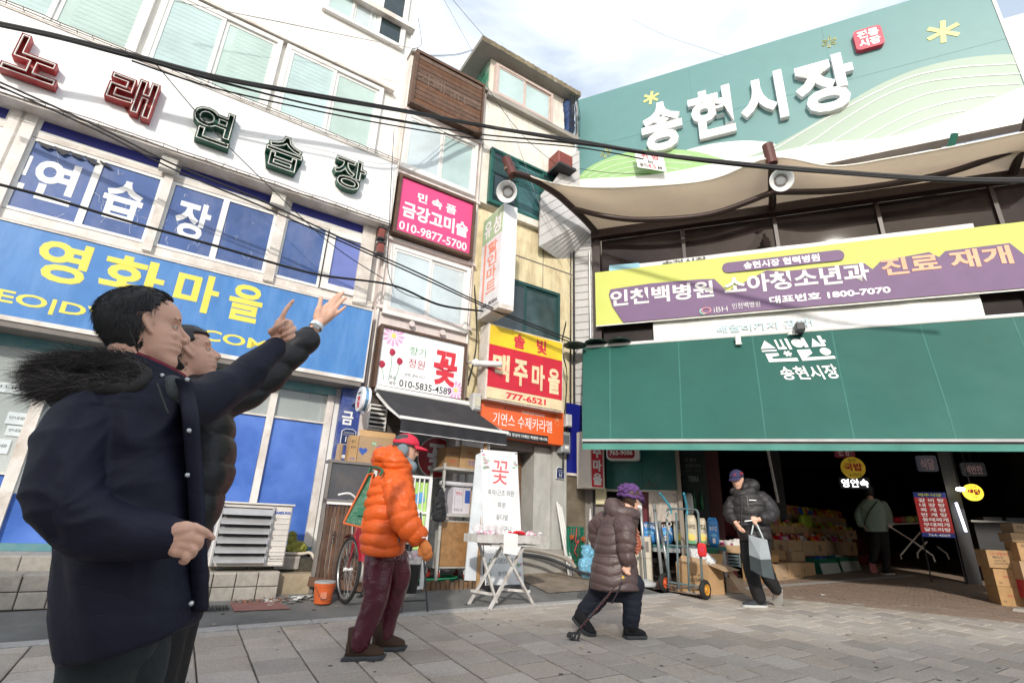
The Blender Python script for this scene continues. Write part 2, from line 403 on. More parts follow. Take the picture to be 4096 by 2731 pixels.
# =================================================================== ground
m_asph = M('asphalt',(.15,.15,.145),.9,var=.25,scale=3,bump=.004,bscale=160,dirt=.4,dcol=(.16,.15,.13),dscale=1.3)
m_tile = M('paving_stone',(.40,.355,.31),.85,var=.24,scale=85,bump=.0025,bscale=140,rand=.17,dirt=.45,dcol=(.16,.13,.11),dscale=2.2)
m_joint = M('paving_joint',(.075,.065,.05),.95,var=.3,scale=20)
m_brick = M('market_paver',(.27,.20,.155),.85,var=.14,scale=30,rand=.08,bump=.002,bscale=120,dirt=.3,dcol=(.10,.08,.07))
m_soil = M('bare_concrete_ground',(.22,.18,.14),.9,var=.3,scale=4,bump=.006,bscale=60,dirt=.5)
def gsheet(X0,X1,Y0,Y1,dz,nx,ny,fr=FA,und=0):
    b=MB()
    def fn(u,v):
        X=X0+(X1-X0)*u; Y=Y0+(Y1-Y0)*v; P=fr.M@V3((X,Y,0)); return (X,Y,G(P.x,P.y)+dz)
    return b.grid(fn,nx,ny)
far=MB()
def _farfn(u,v):
    x=-120+240*u; y=-120+240*v; g=G(x,y); d=max(abs(x),abs(y)); return (x,y,(g-.12) if d<16 else -.3)
struct('ground',far.grid(_farfn,96,96),m_asph,smooth=True)
struct('road',gsheet(-9,4.6,-1.34,1.6,-.006,80,24),m_asph,FA,smooth=True)
struct('paving_bed',gsheet(-9,22,-12,-1.3,-.022,90,40),m_joint,FA,smooth=True)
pav=bpy.data.objects.new('paving',None); COL.objects.link(pav); pav.matrix_world=FA.M; pav['kind']='structure'
def slab(b,X0,X1,Y0,Y1,fr,dz,jt=.006,ch=.008,th=.05,tilt=0):
    X0+=jt;X1-=jt;Y0+=jt;Y1-=jt
    def z(X,Y):
        P=fr.M@V3((X,Y,0)); return G(P.x,P.y)+dz
    c=[(X0,Y0),(X1,Y0),(X1,Y1),(X0,Y1)]; t=[random.uniform(-tilt,tilt) for _ in c]
    o=len(b.v)
    b.v+=[(x,y,z(x,y)-th) for x,y in c]+[(x,y,z(x,y)-ch*.6+q) for (x,y),q in zip(c,t)]
    i_=[(X0+ch,Y0+ch),(X1-ch,Y0+ch),(X1-ch,Y1-ch),(X0+ch,Y1-ch)]
    b.v+=[(x,y,z(x,y)+q) for (x,y),q in zip(i_,t)]
    for k in range(4):
        j=(k+1)%4; b.f+=[(o+k,o+j,o+4+j,o+4+k),(o+4+k,o+4+j,o+8+j,o+8+k)]
    b.f.append((o+8,o+9,o+10,o+11)); return 9
def tinted(obj, nper, vals=None):
    me=obj.data; a=me.attributes.new('tint','FLOAT','FACE'); n=len(me.polygons)
    r=[random.random() for _ in range(n//nper+1)]; a.data.foreach_set('value',[r[i//nper] for i in range(n)])
tiles=[]; halves=[]
TW,TL=.325,.30
for i in range(-22,52):
    off=(i%2)*.5*TL
    for j in range(0,30):
        X0=i*TW+.05; Y1=-1.46-j*TL-off
        if Y1-TL<-10.5: continue
        if i%2 and j==0: halves.append(X0)
        P=FA.M@V3((X0+TW/2,Y1-TL/2,0))
        tiles.append((P.length, X0, Y1, P))
def vis(P):
    q=RC.transposed()@(V3(P)-V3((0,0,EYE)))
    if q.z>-.1: return False
    x=CX+FPX*q.x/-q.z; y=CY-FPX*q.y/-q.z
    return -150<x<4250 and -150<y<2950
near=[]; rest=[]
for t in tiles:
    P=t[3]
    if FM.loc(P).y>.55: continue
    if vis((P.x,P.y,G(P.x,P.y))): near.append(t)
    else: rest.append(t)
near.sort(key=lambda t:t[0]); 
sel=near[:295]; rest+=near[295:]
for d,X0,Y1,P in sel:
    b=MB(); slab(b,X0,X0+TW,Y1-TL,Y1,FA,0,tilt=.0025)
    o=bpy.data.objects.new('paving_slab',mesh('paving_slab',b,m_tile,fix=False)); COL.objects.link(o); o.parent=pav
b=MB()
for X0 in halves: slab(b,X0,X0+TW,-1.46-TL*.5,-1.46,FA,0,tilt=.002)
for d,X0,Y1,P in rest: slab(b,X0,X0+TW,Y1-TL,Y1,FA,0,tilt=.002)
o=bpy.data.objects.new('paving_slab_field',mesh('paving_slab_field',b,m_tile,fix=False)); COL.objects.link(o); o.parent=pav; o['kind']='stuff'; tinted(o,9)
# edge course between asphalt and paving
b=MB()
for k in range(-12,20):
    slab(b,k*.6,k*.6+.6,-1.46,-1.32,FA,.006,jt=.004)
struct('paving_edge',b,M('edge_stone',(.34,.33,.32),.85,var=.2,scale=30,rand=.12,bump=.002),FA,fix=False)
# market floor: small pavers laid on a bed that runs into the hall
struct('market_floor_bed',gsheet(-.2,14,-.05,22,-.012,40,50,FM),m_joint,FM,smooth=True)
b=MB(); cnt=0
for j in range(0,60):
    for i in range(0,60):
        X0=.0+i*.2+(j%2)*.1; Y0=.02+j*.1
        if X0>9.5: continue
        slab(b,X0,X0+.2,Y0,Y0+.1,FM,.002,jt=.003,ch=.004,th=.02,tilt=.0015)
o=struct('market_floor',b,m_brick,FM,fix=False); tinted(o,9)
struct('market_floor_deep',gsheet(-.2,14,6.02,24,-.004,30,30,FM),m_brick,FM,smooth=True)
struct('concrete_apron',gsheet(2.9,5.2,-1.0,.6,.004,40,24),m_soil,FA,smooth=True)

# =================================================================== white corner building
WB=Thing('white_building','white painted three storey building left of the narrow pink stone one','building',fr=FA,at=(-4,.4,.5))
XR=.60
WY=.32
q=R4(FA,[C1(2205,1265),C1(2262,945)],0); ZW0,ZW1=q[2],q[3]    # white sign
ZW0,ZW1=5.46,6.53
ZB0,ZB1=3.02,4.00                                              # blue sign
b=MB(); b.box(-9.5,WY,ZW1-.4,XR,5,15.5); b.box(-9.5,1.4,.3,XR,5,ZW1-.4); b.box(-9.5,WY+.03,ZB0-.02,XR-.03,1.4,ZB1+.05)
b.box(XR-.32,WY+.02,.3,XR,1.4,ZW1-.4)
WB.part('wall',b,m_white)
for i,zz in enumerate((9.62,)):
    WB.part('ledge',MB().box(-9.5,WY-.16,zz,XR+.02,WY-.003,zz+.10),m_trim)
# third floor windows (frosted, with blinds)
zt=lambda p: FA.px(*p,WY-.05)
zb=zt(C1(1190,480))[1]; ztop=zt(C1(1600,265))[1]
xs=[zt(C1(*p))[0] for p in ((-330,100),(345,130),(745,290),(840,325),(1195,480),(1500,605),(1570,640),(1850,765),(2115,860))]
def glasswin(x0,x1,z0,z1,n,pm): return window(WB,x0,x1,z0,z1,WY-.075,n,.07,m_alu,pm,.073)
glasswin(xs[0]-.06,xs[2]+.05,zb-.1,ztop+.1,2,[m_frost,m_frostg]); glasswin(xs[3]-.06,xs[5]+.05,zb-.1,ztop+.1,2,[m_frost,m_frostg]); glasswin(xs[6]-.06,xs[8]+.05,zb-.1,ztop+.1,2,[m_frost,m_frostg])
glasswin(xs[0]-1.9,xs[0]-.12,zb-.1,ztop+.1,2,[m_frost,m_frostg])
# blind slats behind the frosted panes read as faint lines
b=MB()
for x0,x1 in ((xs[0],xs[1]-.08),(xs[1],xs[2]),(xs[3],xs[4]-.06),(xs[4]+.06,xs[5]),(xs[6],xs[7]-.06)):
    z=zb+.08
    while z<ztop-.02: b.box(x0+.06,WY-.055,z,x1-.04,WY-.052,z+.004); z+=.075
WB.part('blind_lines',b,M('blind_line',(.40,.56,.58),.5,var=0),stuff=True)
WB.part('window_hood',MB().box(xs[0]-2,WY-.11,ztop+.12,xs[8]+.22,WY-.003,ztop+.16),m_trim)
# top floor window with one sash slid open
x0=zt(C1(1880,40))[0]; x1=zt(C1(2250,240))[0]; z0=zt(C1(2210,225))[1]; z1=z0+1.5
f=window(WB,x0-.1,x1+.16,z0-.06,z1,WY-.075,3,.05,m_alu,[m_frost,m_clearpane,m_dkglass],.073)
b=MB()
def cur(u,v): return (x0+.62+.42*u, WY-.028+.008*sin(u*38), z0+.02+1.1*v)
WB.part('curtain',b.grid(cur,40,6),M('curtain_white',(.75,.78,.76),.8),smooth=True)
# second floor: posts, transoms, blue panes
SY=.22
def z2(p): return FA.px(*p,SY)
zs=z2(C1(420,1280))[1]; zh=z2(C1(565,895))[1]; zs=(zs+z2(C1(1185,1475))[1])/2; zh=(zh+z2(C1(1265,1115))[1])/2
px_=[z2(C1(*p))[0] for p in ((-230,1000),(15,1190),(430,1280),(825,1350),(860,1400),(1190,1475),(1500,1560),(1540,1560),(1835,1570),(2100,1560))]
b=MB()
b.box(-9.5,SY+.02,zs-.12,XR-.03,SY+.16,zs-.01)           # sill beam
b.box(-9.5,SY+.02,zh+.01,XR-.03,SY+.14,zh+.075)         # transom bar
WB.part('window_beam',b,m_trim)
posts=[(px_[0]-.1,px_[0]),(px_[1]-.12,px_[1]-.0),(px_[3],px_[3]+.12),(px_[6]+.0,px_[6]+.10),(px_[9],px_[9]+.12)]
posts=[(-3.72,-3.60),(px_[1]-.16,px_[1]-.02),(px_[3]+.01,px_[4]+.02),(px_[6]+.01,px_[7]+.05),(px_[9]+.02,XR-.33)]
for a,c in posts: WB.part('window_post',MB().box(a,SY-.03,zs-.1,c,SY+.12,ZW0+.02),m_trim)
def bp(x0,x1,z0,z1,mat,fr_=True,nm='blue_pane'):
    w=WB.part('window',MB().box(x0,SY+.02,z0,x1,SY+.06,z0+.035).box(x0,SY+.02,z1-.035,x1,SY+.06,z1).box(x0,SY+.02,z0+.035,x0+.035,SY+.06,z1-.035).box(x1-.035,SY+.02,z0+.035,x1,SY+.06,z1-.035),m_alu)
    WB.part('pane',MB().box(x0+.035,SY+.035,z0+.035,x1-.035,SY+.045,z1-.035),mat,parent=w); return w
def span(xa,xb,n,z0,z1,mat):
    w=(xb-xa)/n
    return [bp(xa+i*w,xa+(i+1)*w,z0,z1,mat) for i in range(n)]
pa=posts
span(pa[0][1],pa[1][0],2,zs,zh,m_blueP); span(pa[1][1],pa[2][0],2,zs,zh,m_blueP); span(pa[2][1],pa[3][0],2,zs,zh,m_blueP)
mdx=z2(C1(1850,1500))[0]
bp(pa[3][1],mdx-.02,zs,zh,m_blueP)
m_bluel=M('blue_film_light',(.15,.19,.47),.35,var=.12,scale=2)
w=WB.part('casement',MB().box(mdx,SY-.01,zs,pa[4][0],SY+.06,zs+.09).box(mdx,SY-.01,zh-.07,pa[4][0],SY+.06,zh).box(mdx,SY-.01,zs+.09,mdx+.09,SY+.06,zh-.07).box(pa[4][0]-.09,SY-.01,zs+.09,pa[4][0],SY+.06,zh-.07),m_alu)
WB.part('pane',MB().box(mdx+.09,SY+.02,zs+.09,pa[4][0]-.09,SY+.03,zh-.07),m_bluel,parent=w)
for (a,c),(d,e) in zip(pa[:-1],pa[1:]): bp(c,d,zh+.075,ZW0+.05,m_blueD)
bp(-9,pa[0][0],zh+.075,ZW0+.05,m_blueD); bp(-9,pa[0][0],zs,zh,m_blueP)
# white vinyl letters on the panes
w=(pa[2][0]-pa[1][1])/2
for ch,xa in (('연',pa[1][1]),('습',pa[1][1]+w),('장',pa[2][1])):
    ww=w if ch!='장' else (pa[3][0]-pa[2][1])/2
    WB.text(ch,xa+.2*ww,xa+.80*ww,zs+.22*(zh-zs),zs+.80*(zh-zs),SY+.035,m_wht,bold=.03,depth=.006)
WB.text('노래',pa[0][1]+.2,pa[1][0]-.14,zs+.22*(zh-zs),zs+.80*(zh-zs),SY+.035,m_wht,bold=.03,depth=.006)
# peeling film: thin torn strips at the head of the first pane, hairline cracks over the film
b=MB(); rr=random.Random(3)
for k in range(26):
    x=pa[1][1]+.05+rr.random()*(pa[3][0]-pa[1][1]-.1); z=zs+.1+rr.random()*(zh-zs-.2); pts=[(x,SY+.034,z)]
    for _ in range(rr.randint(3,7)):
        x+=rr.uniform(-.05,.05); z+=rr.uniform(-.09,.05); pts.append((x,SY+.034,max(zs+.05,min(zh-.04,z))))
    b.tube(pts,.0022,4)
WB.part('film_crack',b,M('crack_pale',(.55,.58,.68),.6),stuff=True)
b=MB()
for k in range(5):
    x=pa[1][1]+.06+k*.14; b.add([(x,SY+.012,zh-.03),(x+.16,SY+.012,zh-.05-.01*k),(x+.1,SY+.002,zh-.10-.02*(k%2)),(x+.02,SY+.006,zh-.07)],[(0,1,2,3)])
WB.part('torn_film',b,m_dark,stuff=True)
for p in (C1(965,925),C1(1590,1130)):
    X,Z=FA.px(*p,SY-.12); WB.part('junction_box',MB().cbox(X-.09,SY-.13,Z-.11,X+.09,SY-.03,Z+.11,.012),M('box_cream',(.62,.60,.55),.5,dirt=.3))
# storefront
FY=.36
def z3(x,y,Y=FY): return FA.px(x,y,Y)
zb0=z3(0,1246)[1]; zb0=(zb0+z3(735,1255)[1])/2
hd=z3(735,905)[1]
b=MB(); b.box(-9.5,FY-.02,hd+.35,XR-.33,1.4,ZB0+.12); WB.part('lintel',b,M('lintel_brown',(.22,.19,.17),.6,dirt=.4))
WB.part('header_rail',MB().box(-9.5,FY-.06,hd+.0,XR-.33,FY+.06,hd+.13),m_teal)
WB.part('sill_rail',MB().box(-9.5,FY-.06,zb0-.07,XR-.33,FY+.06,zb0),m_teal)
xj=[z3(*C4(*p))[0] for p in ((185,1055),(700,1000),(950,910),(1170,900))]
X_a=z3(635,890)[0]; X_b=z3(800,1100)[0]; X_c=z3(735,1250)[0]
stiles=[(-6.4,-6.3),(-3.95,-3.87),(-2.72,-2.62),(-1.58,-1.50),(X_a-.05,X_a+.03),(XR-.42,XR-.33)]
for a,c in stiles: WB.part('stile',MB().box(a,FY-.04,zb0,c,FY+.04,hd),m_trim if not (-1.7<a<-1.4) else m_teal)
zg=z3(560,950)[1]
m_bluepan=M('blue_board',(.06,.15,.50),.32,var=.28,scale=.9,dirt=.6,dcol=(.20,.32,.66),dscale=.9,spec=.5)
segs=[(-6.3,-3.95),(-3.87,-2.72),(-1.50,X_a-.05),(X_a+.03,XR-.42)]
for i,(a,c) in enumerate(segs):
    n=max(1,round((c-a)/.42)); w=(c-a)/n
    for k in range(n):
        WB.part('blue_panel',MB().cbox(a+k*w+.002,FY+.006,zb0,a+(k+1)*w-.002,FY+.03,zg if i>1 else zb0+.62,.003),m_bluepan)
    WB.part('glass_pane',MB().box(a,FY+.012,(zg if i>1 else zb0+.62)+.02,c,FY+.018,hd),m_glass)
    WB.part('mid_rail',MB().box(a,FY-.02,(zg if i>1 else zb0+.62),c,FY+.03,(zg if i>1 else zb0+.62)+.02),m_trim)
# door with papers, left of the man
WB.part('glass_door',MB().box(-2.62,FY+.012,zb0+.45,-1.58,FY+.018,hd),m_glass)
WB.part('door_panel',MB().box(-2.62,FY+.004,zb0,-1.58,FY+.03,zb0+.45),m_bluepan)
for p,w_,h_ in ((C4(62,610),.16,.12),(C4(55,655),.14,.10),(C4(5,710),.12,.14),(C4(40,500),.34,.10)):
    X,Z=FA.px(*p,FY-.0); WB.part('notice',MB().box(X-w_/2,FY-.003,Z-h_/2,X+w_/2,FY+.001,Z+h_/2),M('paper',(.62,.68,.70),.7))
    WB.text('안내문',X-w_/2+.02,X+w_/2-.02,Z-.01,Z+.02,FY-.004,m_blk,depth=.001)
# interior of the shop
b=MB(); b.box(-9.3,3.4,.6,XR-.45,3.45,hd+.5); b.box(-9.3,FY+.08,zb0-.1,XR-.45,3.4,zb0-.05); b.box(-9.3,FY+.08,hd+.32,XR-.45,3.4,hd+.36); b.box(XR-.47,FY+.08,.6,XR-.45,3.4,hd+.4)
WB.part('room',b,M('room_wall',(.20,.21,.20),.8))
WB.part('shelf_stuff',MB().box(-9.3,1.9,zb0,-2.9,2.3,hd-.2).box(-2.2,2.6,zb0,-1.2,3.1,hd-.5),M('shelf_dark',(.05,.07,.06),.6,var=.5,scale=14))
for Yt in (.9,1.6,2.4):
    for xa in (-5.2,-3.6,-2.2,-.9,-.2): WB.part('ceiling_tube',MB().tube([(xa,Yt,hd+.27),(xa+.55,Yt,hd+.27)],.018,6),m_lit)
# steps in front, every block of the facing its own piece
m_block=M('tile_block',(.36,.33,.29),.75,var=.15,scale=18,rand=.12,dirt=.4,dcol=(.17,.14,.11),dscale=3,bump=.002)
ST=Thing('shop_steps','two low steps faced with square grey tiles below the blue shopfront','steps',fr=FA,at=(-2,-.4,.45))
zA=z3(0,0)[1]
def blocks(T,x0,x1,Y0,Y1,z0,z1,w,rows,nm='facing_tile'):
    T.part('core',MB().box(x0,Y0+.02,z0-.3,x1-.02,Y1,z1-.02),m_joint)
    h=(z1-z0)/rows; n=int((x1-x0)/w)
    for r in range(rows):
        for k in range(n):
            a=x0+k*w+random.uniform(0,.004); T.part(nm,MB().cbox(a+.004,Y0+random.uniform(-.003,.003),z0+r*h+.003,a+w-.004,Y0+.03,z0+(r+1)*h-.003,.006),m_block)
    for k in range(n):
        T.part('tread_tile',MB().hexa([(x0+k*w+.003,Y0,z1-.02),(x0+(k+1)*w-.003,Y0,z1-.02),(x0+(k+1)*w-.003,Y1-.003,z1-.02),(x0+k*w+.003,Y1-.003,z1-.02),
            (x0+k*w+.003,Y0+.004,z1),(x0+(k+1)*w-.003,Y0+.004,z1),(x0+(k+1)*w-.003,Y1-.003,z1),(x0+k*w+.003,Y1-.003,z1)]),m_block)
zl=FA.px(*D4(1600,315),-.6)[1]; zu=FA.px(*D4(100,225),-.28)[1]
xe=FA.px(*D4(1895,300),-.6)[0]
blocks(ST,-6.2,xe,-.6,-.27,FA.px(*D4(1600,478),-.6)[1]-.05,zl,.2,2)
xe2=FA.px(*D4(2120,240),-.28)[0]
blocks(ST,-6.2,xe2,-.28,FY-.07,zl-.01,zb0-.07,.26,1)
ST.part('stained_base',MB().box(xe+.003,-.50,.3,xe2,-.28,zl-.03),M('stained_concrete',(.36,.29,.20),.85,dirt=.8,dcol=(.12,.09,.06),dscale=3,bump=.006,var=.2))
# ---- white sign with neon channel letters
NS=Thing('karaoke_sign','long white fascia sign with red and green neon channel letters reading norae yeonseupjang','sign',fr=FA,at=(-2,.3,5.4))
b=MB().box(-9.5,0,ZW0,XR-.02,WY-.004,ZW1); NS.part('box',b,m_sign_w)
NS.part('trim',MB().box(-9.5,-.012,ZW1+.001,XR-.01,.30,ZW1+.03).box(-9.5,.02,ZW0-.03,XR-.01,.30,ZW0-.001).box(XR-.018,-.01,ZW0,XR+.004,.30,ZW1),m_trim)
b=MB(); rr=random.Random(5)
for zz in (ZW1+.035,ZW0-.02):
    for off in (0,.03):
        pts=[(-9.5+i*.16,-.03-off*.4+rr.uniform(-.004,.004),zz+off+rr.uniform(-.008,.008)) for i in range(64)]; b.tube(pts,.006,5)
    for i in range(64):
        x=-9.5+i*.16; b.tube([(x,.0,zz),(x+rr.uniform(-.03,.03),-.05,zz+rr.uniform(-.01,.05))],.004,4)
NS.part('edge_neon',b,m_rusty,stuff=True)
LP=[('노',(C1(20,490),C1(385,200)),m_redch),('래',(C1(595,670),C1(910,420)),m_redch),('연',(C1(1075,830),C1(1350,610)),m_grnch),('습',(C1(1495,975),C1(1750,780)),m_grnch),('장',(C1(1872,1090),C1(2112,900)),m_grnch)]
zlo,zhi=5.66,6.26
lx=[]
for ch,(a,c),mt in LP:
    mid=((a[0]+c[0])/2,(a[1]+c[1])/2); X,Z=FA.px(*mid,-.08); lx.append((X,Z)); hw=.235; hh=.27
    L=NS.text(ch,X-hw,X+hw,Z-hh,Z+hh,-.002,mt,bold=.035,depth=.02,name='letter')
    NS.text(ch,X-hw,X+hw,Z-hh,Z+hh,-.055,mt,bold=.035,depth=.05,name='letter_rim',parent=L,stencil=True,bez=.004)
    NS.text(ch,X-hw+.01,X+hw-.01,Z-hh+.01,Z+hh-.01,-.095,m_tube,bold=.012,depth=.0,name='letter_tube',parent=L,stencil=True,bez=.013)
# ---- blue sign
BS=Thing('video_shop_sign','blue fascia sign with yellow lettering above the blue shopfront','sign',fr=FA,at=(-2,.3,3))
BS.part('box',MB().box(-9.5,0,ZB0,.52,WY,ZB1),m_bluesign)
BS.part('trim',MB().box(-9.5,-.015,ZB0-.05,.535,.28,ZB0-.001).box(-9.5,-.012,ZB1+.001,.53,.30,ZB1+.02).box(.521,-.01,ZB0,.535,.28,ZB1),m_trim)
BS.part('soffit',MB().box(-9.5,.0,ZB0-.11,.5,FY+.1,ZB0-.052),m_grime)
def pz(p): return FA.px(*p,0)
yl=[('영',(75,665),(205,552)),('화',(232,660),(385,585)),('마',(400,700),(505,635)),('을',(520,760),(600,665))]
g=[pz(((a[0]+c[0])/2,(a[1]+c[1])/2)) for _,a,c in yl]
zc=sum(q[1] for q in g)/4
for (ch,a,c),(X,Z) in zip(yl,g):
    xa=pz((a[0],(a[1]+c[1])/2))[0]; xb=pz((c[0],(a[1]+c[1])/2))[0]
    BS.text(ch,xa,xb,zc-.23,zc+.25,-.001,m_yel,bold=.028,depth=.003,name='letter')
zz0=ZB0+.09
xE=pz((0,690))[0]; 
BS.text('EO|DVD|CD|COMICS',pz((-14,688))[0],pz((700,822))[0],zz0,zz0+.17,-.001,m_yel,bold=.02,depth=.003)
BS.text('VID',pz((-14,688))[0]-.55,pz((-14,688))[0]-.06,zz0,zz0+.17,-.001,m_yel,bold=.02,depth=.003)
# =================================================================== pink building
PB=Thing('pink_building','narrow pinkish stone building squeezed between the white and the beige one','building',fr=FA,at=(1.35,.3,.5))
PX0,PX1=.602,2.14
b=MB(); b.box(PX0,.16,2.9,PX1,4.5,9.02); b.box(PX0,.16,.3,PX0+.10,3,2.9); b.box(PX1-.1,.16,.3,PX1,3,2.9)
PB.part('wall',b,m_pink)
PB.part('coping',MB().box(PX0-.02,.08,9.022,PX1+.02,.5,9.07),m_conc)
for z in (7.76,6.48,4.13,5.27): PB.part('string_course',MB().box(PX0,.10,z,PX1,.158,z+.05),m_pink)
for xx in (PX0+.03,PX1-.05): PB.part('wall_pipe',MB().tube([(xx,.13,2.95),(xx,.13,8.95)],.018,6),m_trim)
window(PB,.66,2.02,6.60,7.70,.09,2,.06,m_alu,[m_clearpane,m_frost])
window(PB,.69,2.05,4.06,5.20,.09,2,.06,m_alu,m_clearpane)
for (x,z) in ((1.08,6.42),(1.62,6.40),(1.15,4.00),(1.65,3.98)): PB.part('rosette',MB().lathe([(.0,0),(.045,0),(.045,.03),(.0,.03)],(x,.12,z),12,Matrix.Rotation(pi/2,3,'X')),m_pink)
# wooden sign, boards one by one
WS=Thing('wooden_sign','weathered brown board sign with ghosted lettering high on the pink building','sign',fr=FA,at=(1.33,.1,7.85))
nb=11; z0,z1=7.88,8.94
for i in range(nb):
    h=(z1-z0)/nb; WS.part('board',MB().cbox(.70,.0+random.uniform(-.003,.003),z0+i*h+.003,1.97,.03,z0+(i+1)*h-.003,.004),m_wood)
WS.part('frame',MB().box(.64,-.03,7.82,2.01,.10,7.877).box(.64,-.03,8.943,2.01,.10,9.0).box(.64,-.03,7.88,.697,.10,8.94).box(1.973,-.03,7.88,2.01,.10,8.94),m_woodfr)
m_ghost=M('ghost_letter',(.18,.12,.09),.8,var=.3,scale=20)
WS.text('카페 art',.74,1.68,8.32,8.60,-.004,m_ghost,bold=-.012,depth=.002); WS.text('커피 · 맥주 · 안주',1.0,1.62,8.13,8.21,-.004,m_ghost,depth=.002)
def framed(T,x0,x1,z0,z1,Y,fw,d=.14,fm=m_woodfr,face=m_sign_w):
    T.part('frame',MB().box(x0,Y-.02,z0,x1,Y+d,z0+fw).box(x0,Y-.02,z1-fw,x1,Y+d,z1).box(x0,Y-.02,z0+fw,x0+fw,Y+d,z1-fw).box(x1-fw,Y-.02,z0+fw,x1,Y+d,z1-fw),fm)
    return T.part('face',MB().box(x0+fw,Y+.012,z0+fw,x1-fw,Y+d-.01,z1-fw),face)
PS=Thing('antique_shop_sign','bright pink sign in a dark wooden frame with white lettering and the number 010-9877-5700','sign',fr=FA,at=(1.33,.1,5.34))
framed(PS,.643,2.007,5.335,6.405,0,.05,face=m_pinks)
PS.text('민 속 품',.98,1.66,6.02,6.19,.011,m_wht,bold=.03,depth=.003); PS.text('금강고미술',.76,1.90,5.67,5.95,.011,m_wht,bold=.035,depth=.003); PS.text('010-9877-5700',.74,1.90,5.43,5.58,.011,m_wht,bold=.015,depth=.003)
# flower shop sign
FS_=Thing('flower_shop_sign','white framed flower shop sign with a big red character, pink daisies and roses','sign',fr=FA,at=(1.35,.1,2.94))
framed(FS_,.667,2.03,2.94,3.85,0,.035)
m_daisy=M('print_daisy',(.68,.35,.58),.45); m_rose=M('print_rose',(.40,.02,.06),.45,var=.3,scale=30); m_stem=M('print_green',(.14,.36,.20),.45); m_yc=M('print_gold',(.80,.62,.15),.45)
def flower(T,cx,cz,r,y,n=12,clip=None):
    b=MB()
    for k in range(n):
        a=2*pi*k/n; a2=.18; p=[(cx+r*.15*cos(a),cz+r*.15*sin(a)),(cx+r*.8*cos(a-a2),cz+r*.8*sin(a-a2)),(cx+r*cos(a),cz+r*sin(a)),(cx+r*.8*cos(a+a2),cz+r*.8*sin(a+a2))]
        if clip: p=[(min(max(x,clip[0]),clip[1]),min(max(z,clip[2]),clip[3])) for x,z in p]
        b.prism(p,y-.0012-.0002*(k%2),y)
    f=T.part('printed_flower',b,m_daisy); T.part('flower_centre',MB().lathe([(0,0),(r*.2,0),(r*.2,.002),(0,.002)],(cx,y-.002,cz),14,Matrix.Rotation(pi/2,3,'X')),m_yc,parent=f)
flower(FS_,.87,3.72,.17,.0115,clip=(.703,1.1,3.3,3.81)); flower(FS_,1.90,3.10,.15,.0115,clip=(1.6,1.993,2.977,3.5))
for x,z in ((.88,3.47),(1.0,3.36),(.755,3.27)):
    b=MB()
    for k in range(7): a=k*.9; b.lathe([(0,0),(.045-.004*k,0),(.03-.003*k,.0015),(0,.0015)],(x+.012*cos(a)*(k%3),.011-.0012*k,z+.012*sin(a)*(k%3)),7,Matrix.Rotation(pi/2,3,'X')@Matrix.Rotation(a,3,'Z'))
    FS_.part('printed_rose',b,m_rose)
b=MB()
for x,z,x2 in ((.88,3.43,.87),(1.0,3.32,.95),(.755,3.23,.80)): b.tube([(x,.009,z),((x+x2)/2+.01,.009,(z+3.05)/2),(x2,.009,3.06)],.004,4)
FS_.part('printed_stem',b,m_stem)
FS_.text('향기',1.13,1.38,3.50,3.62,.011,m_stem,depth=.002); FS_.text('정원',1.13,1.38,3.31,3.44,.011,m_rose,depth=.002)
FS_.text('꽃',1.52,1.90,3.13,3.66,.011,m_redv,bold=.033,depth=.003,name='letter'); FS_.text('생화·꽃바구니',1.09,1.40,3.17,3.22,.011,m_blk,bold=-.01,depth=.002,shear=.3)
FS_.text('주문',.88,.98,3.09,3.14,.011,m_blk,depth=.002); FS_.text('예약',.88,.98,3.01,3.06,.011,m_blk,depth=.002); FS_.text('010-5835-4589',1.03,1.83,3.01,3.11,.011,m_blk,bold=.01,depth=.002)
# two small red box lamps on a wire
for i,p in enumerate((C2(178,1335),C2(172,1420),C2(152,1530))):
    X,Z=FA.px(*p,.05)
    if i<2:
        T=Thing('hanging_lantern',['upper small red rusty box lantern hanging by the pink sign','lower small red rusty box lantern hanging by the pink sign'][i],'lantern','red box lanterns on the wall',fr=FA,at=(X,.05,Z+.09))
        T.part('body',MB().cbox(X-.045,.0,Z-.08,X+.045,.10,Z+.08,.01),m_brownp); T.part('cap',MB().box(X-.055,-.01,Z+.081,X+.055,.11,Z+.1).box(X-.055,-.01,Z-.1,X+.055,.11,Z-.081),m_dark)
        T.part('wire',MB().tube([(X-.01,.05,Z+.30),(X+.01,.05,Z+.2),(X,.05,Z+.1)],.004,4),m_cable)
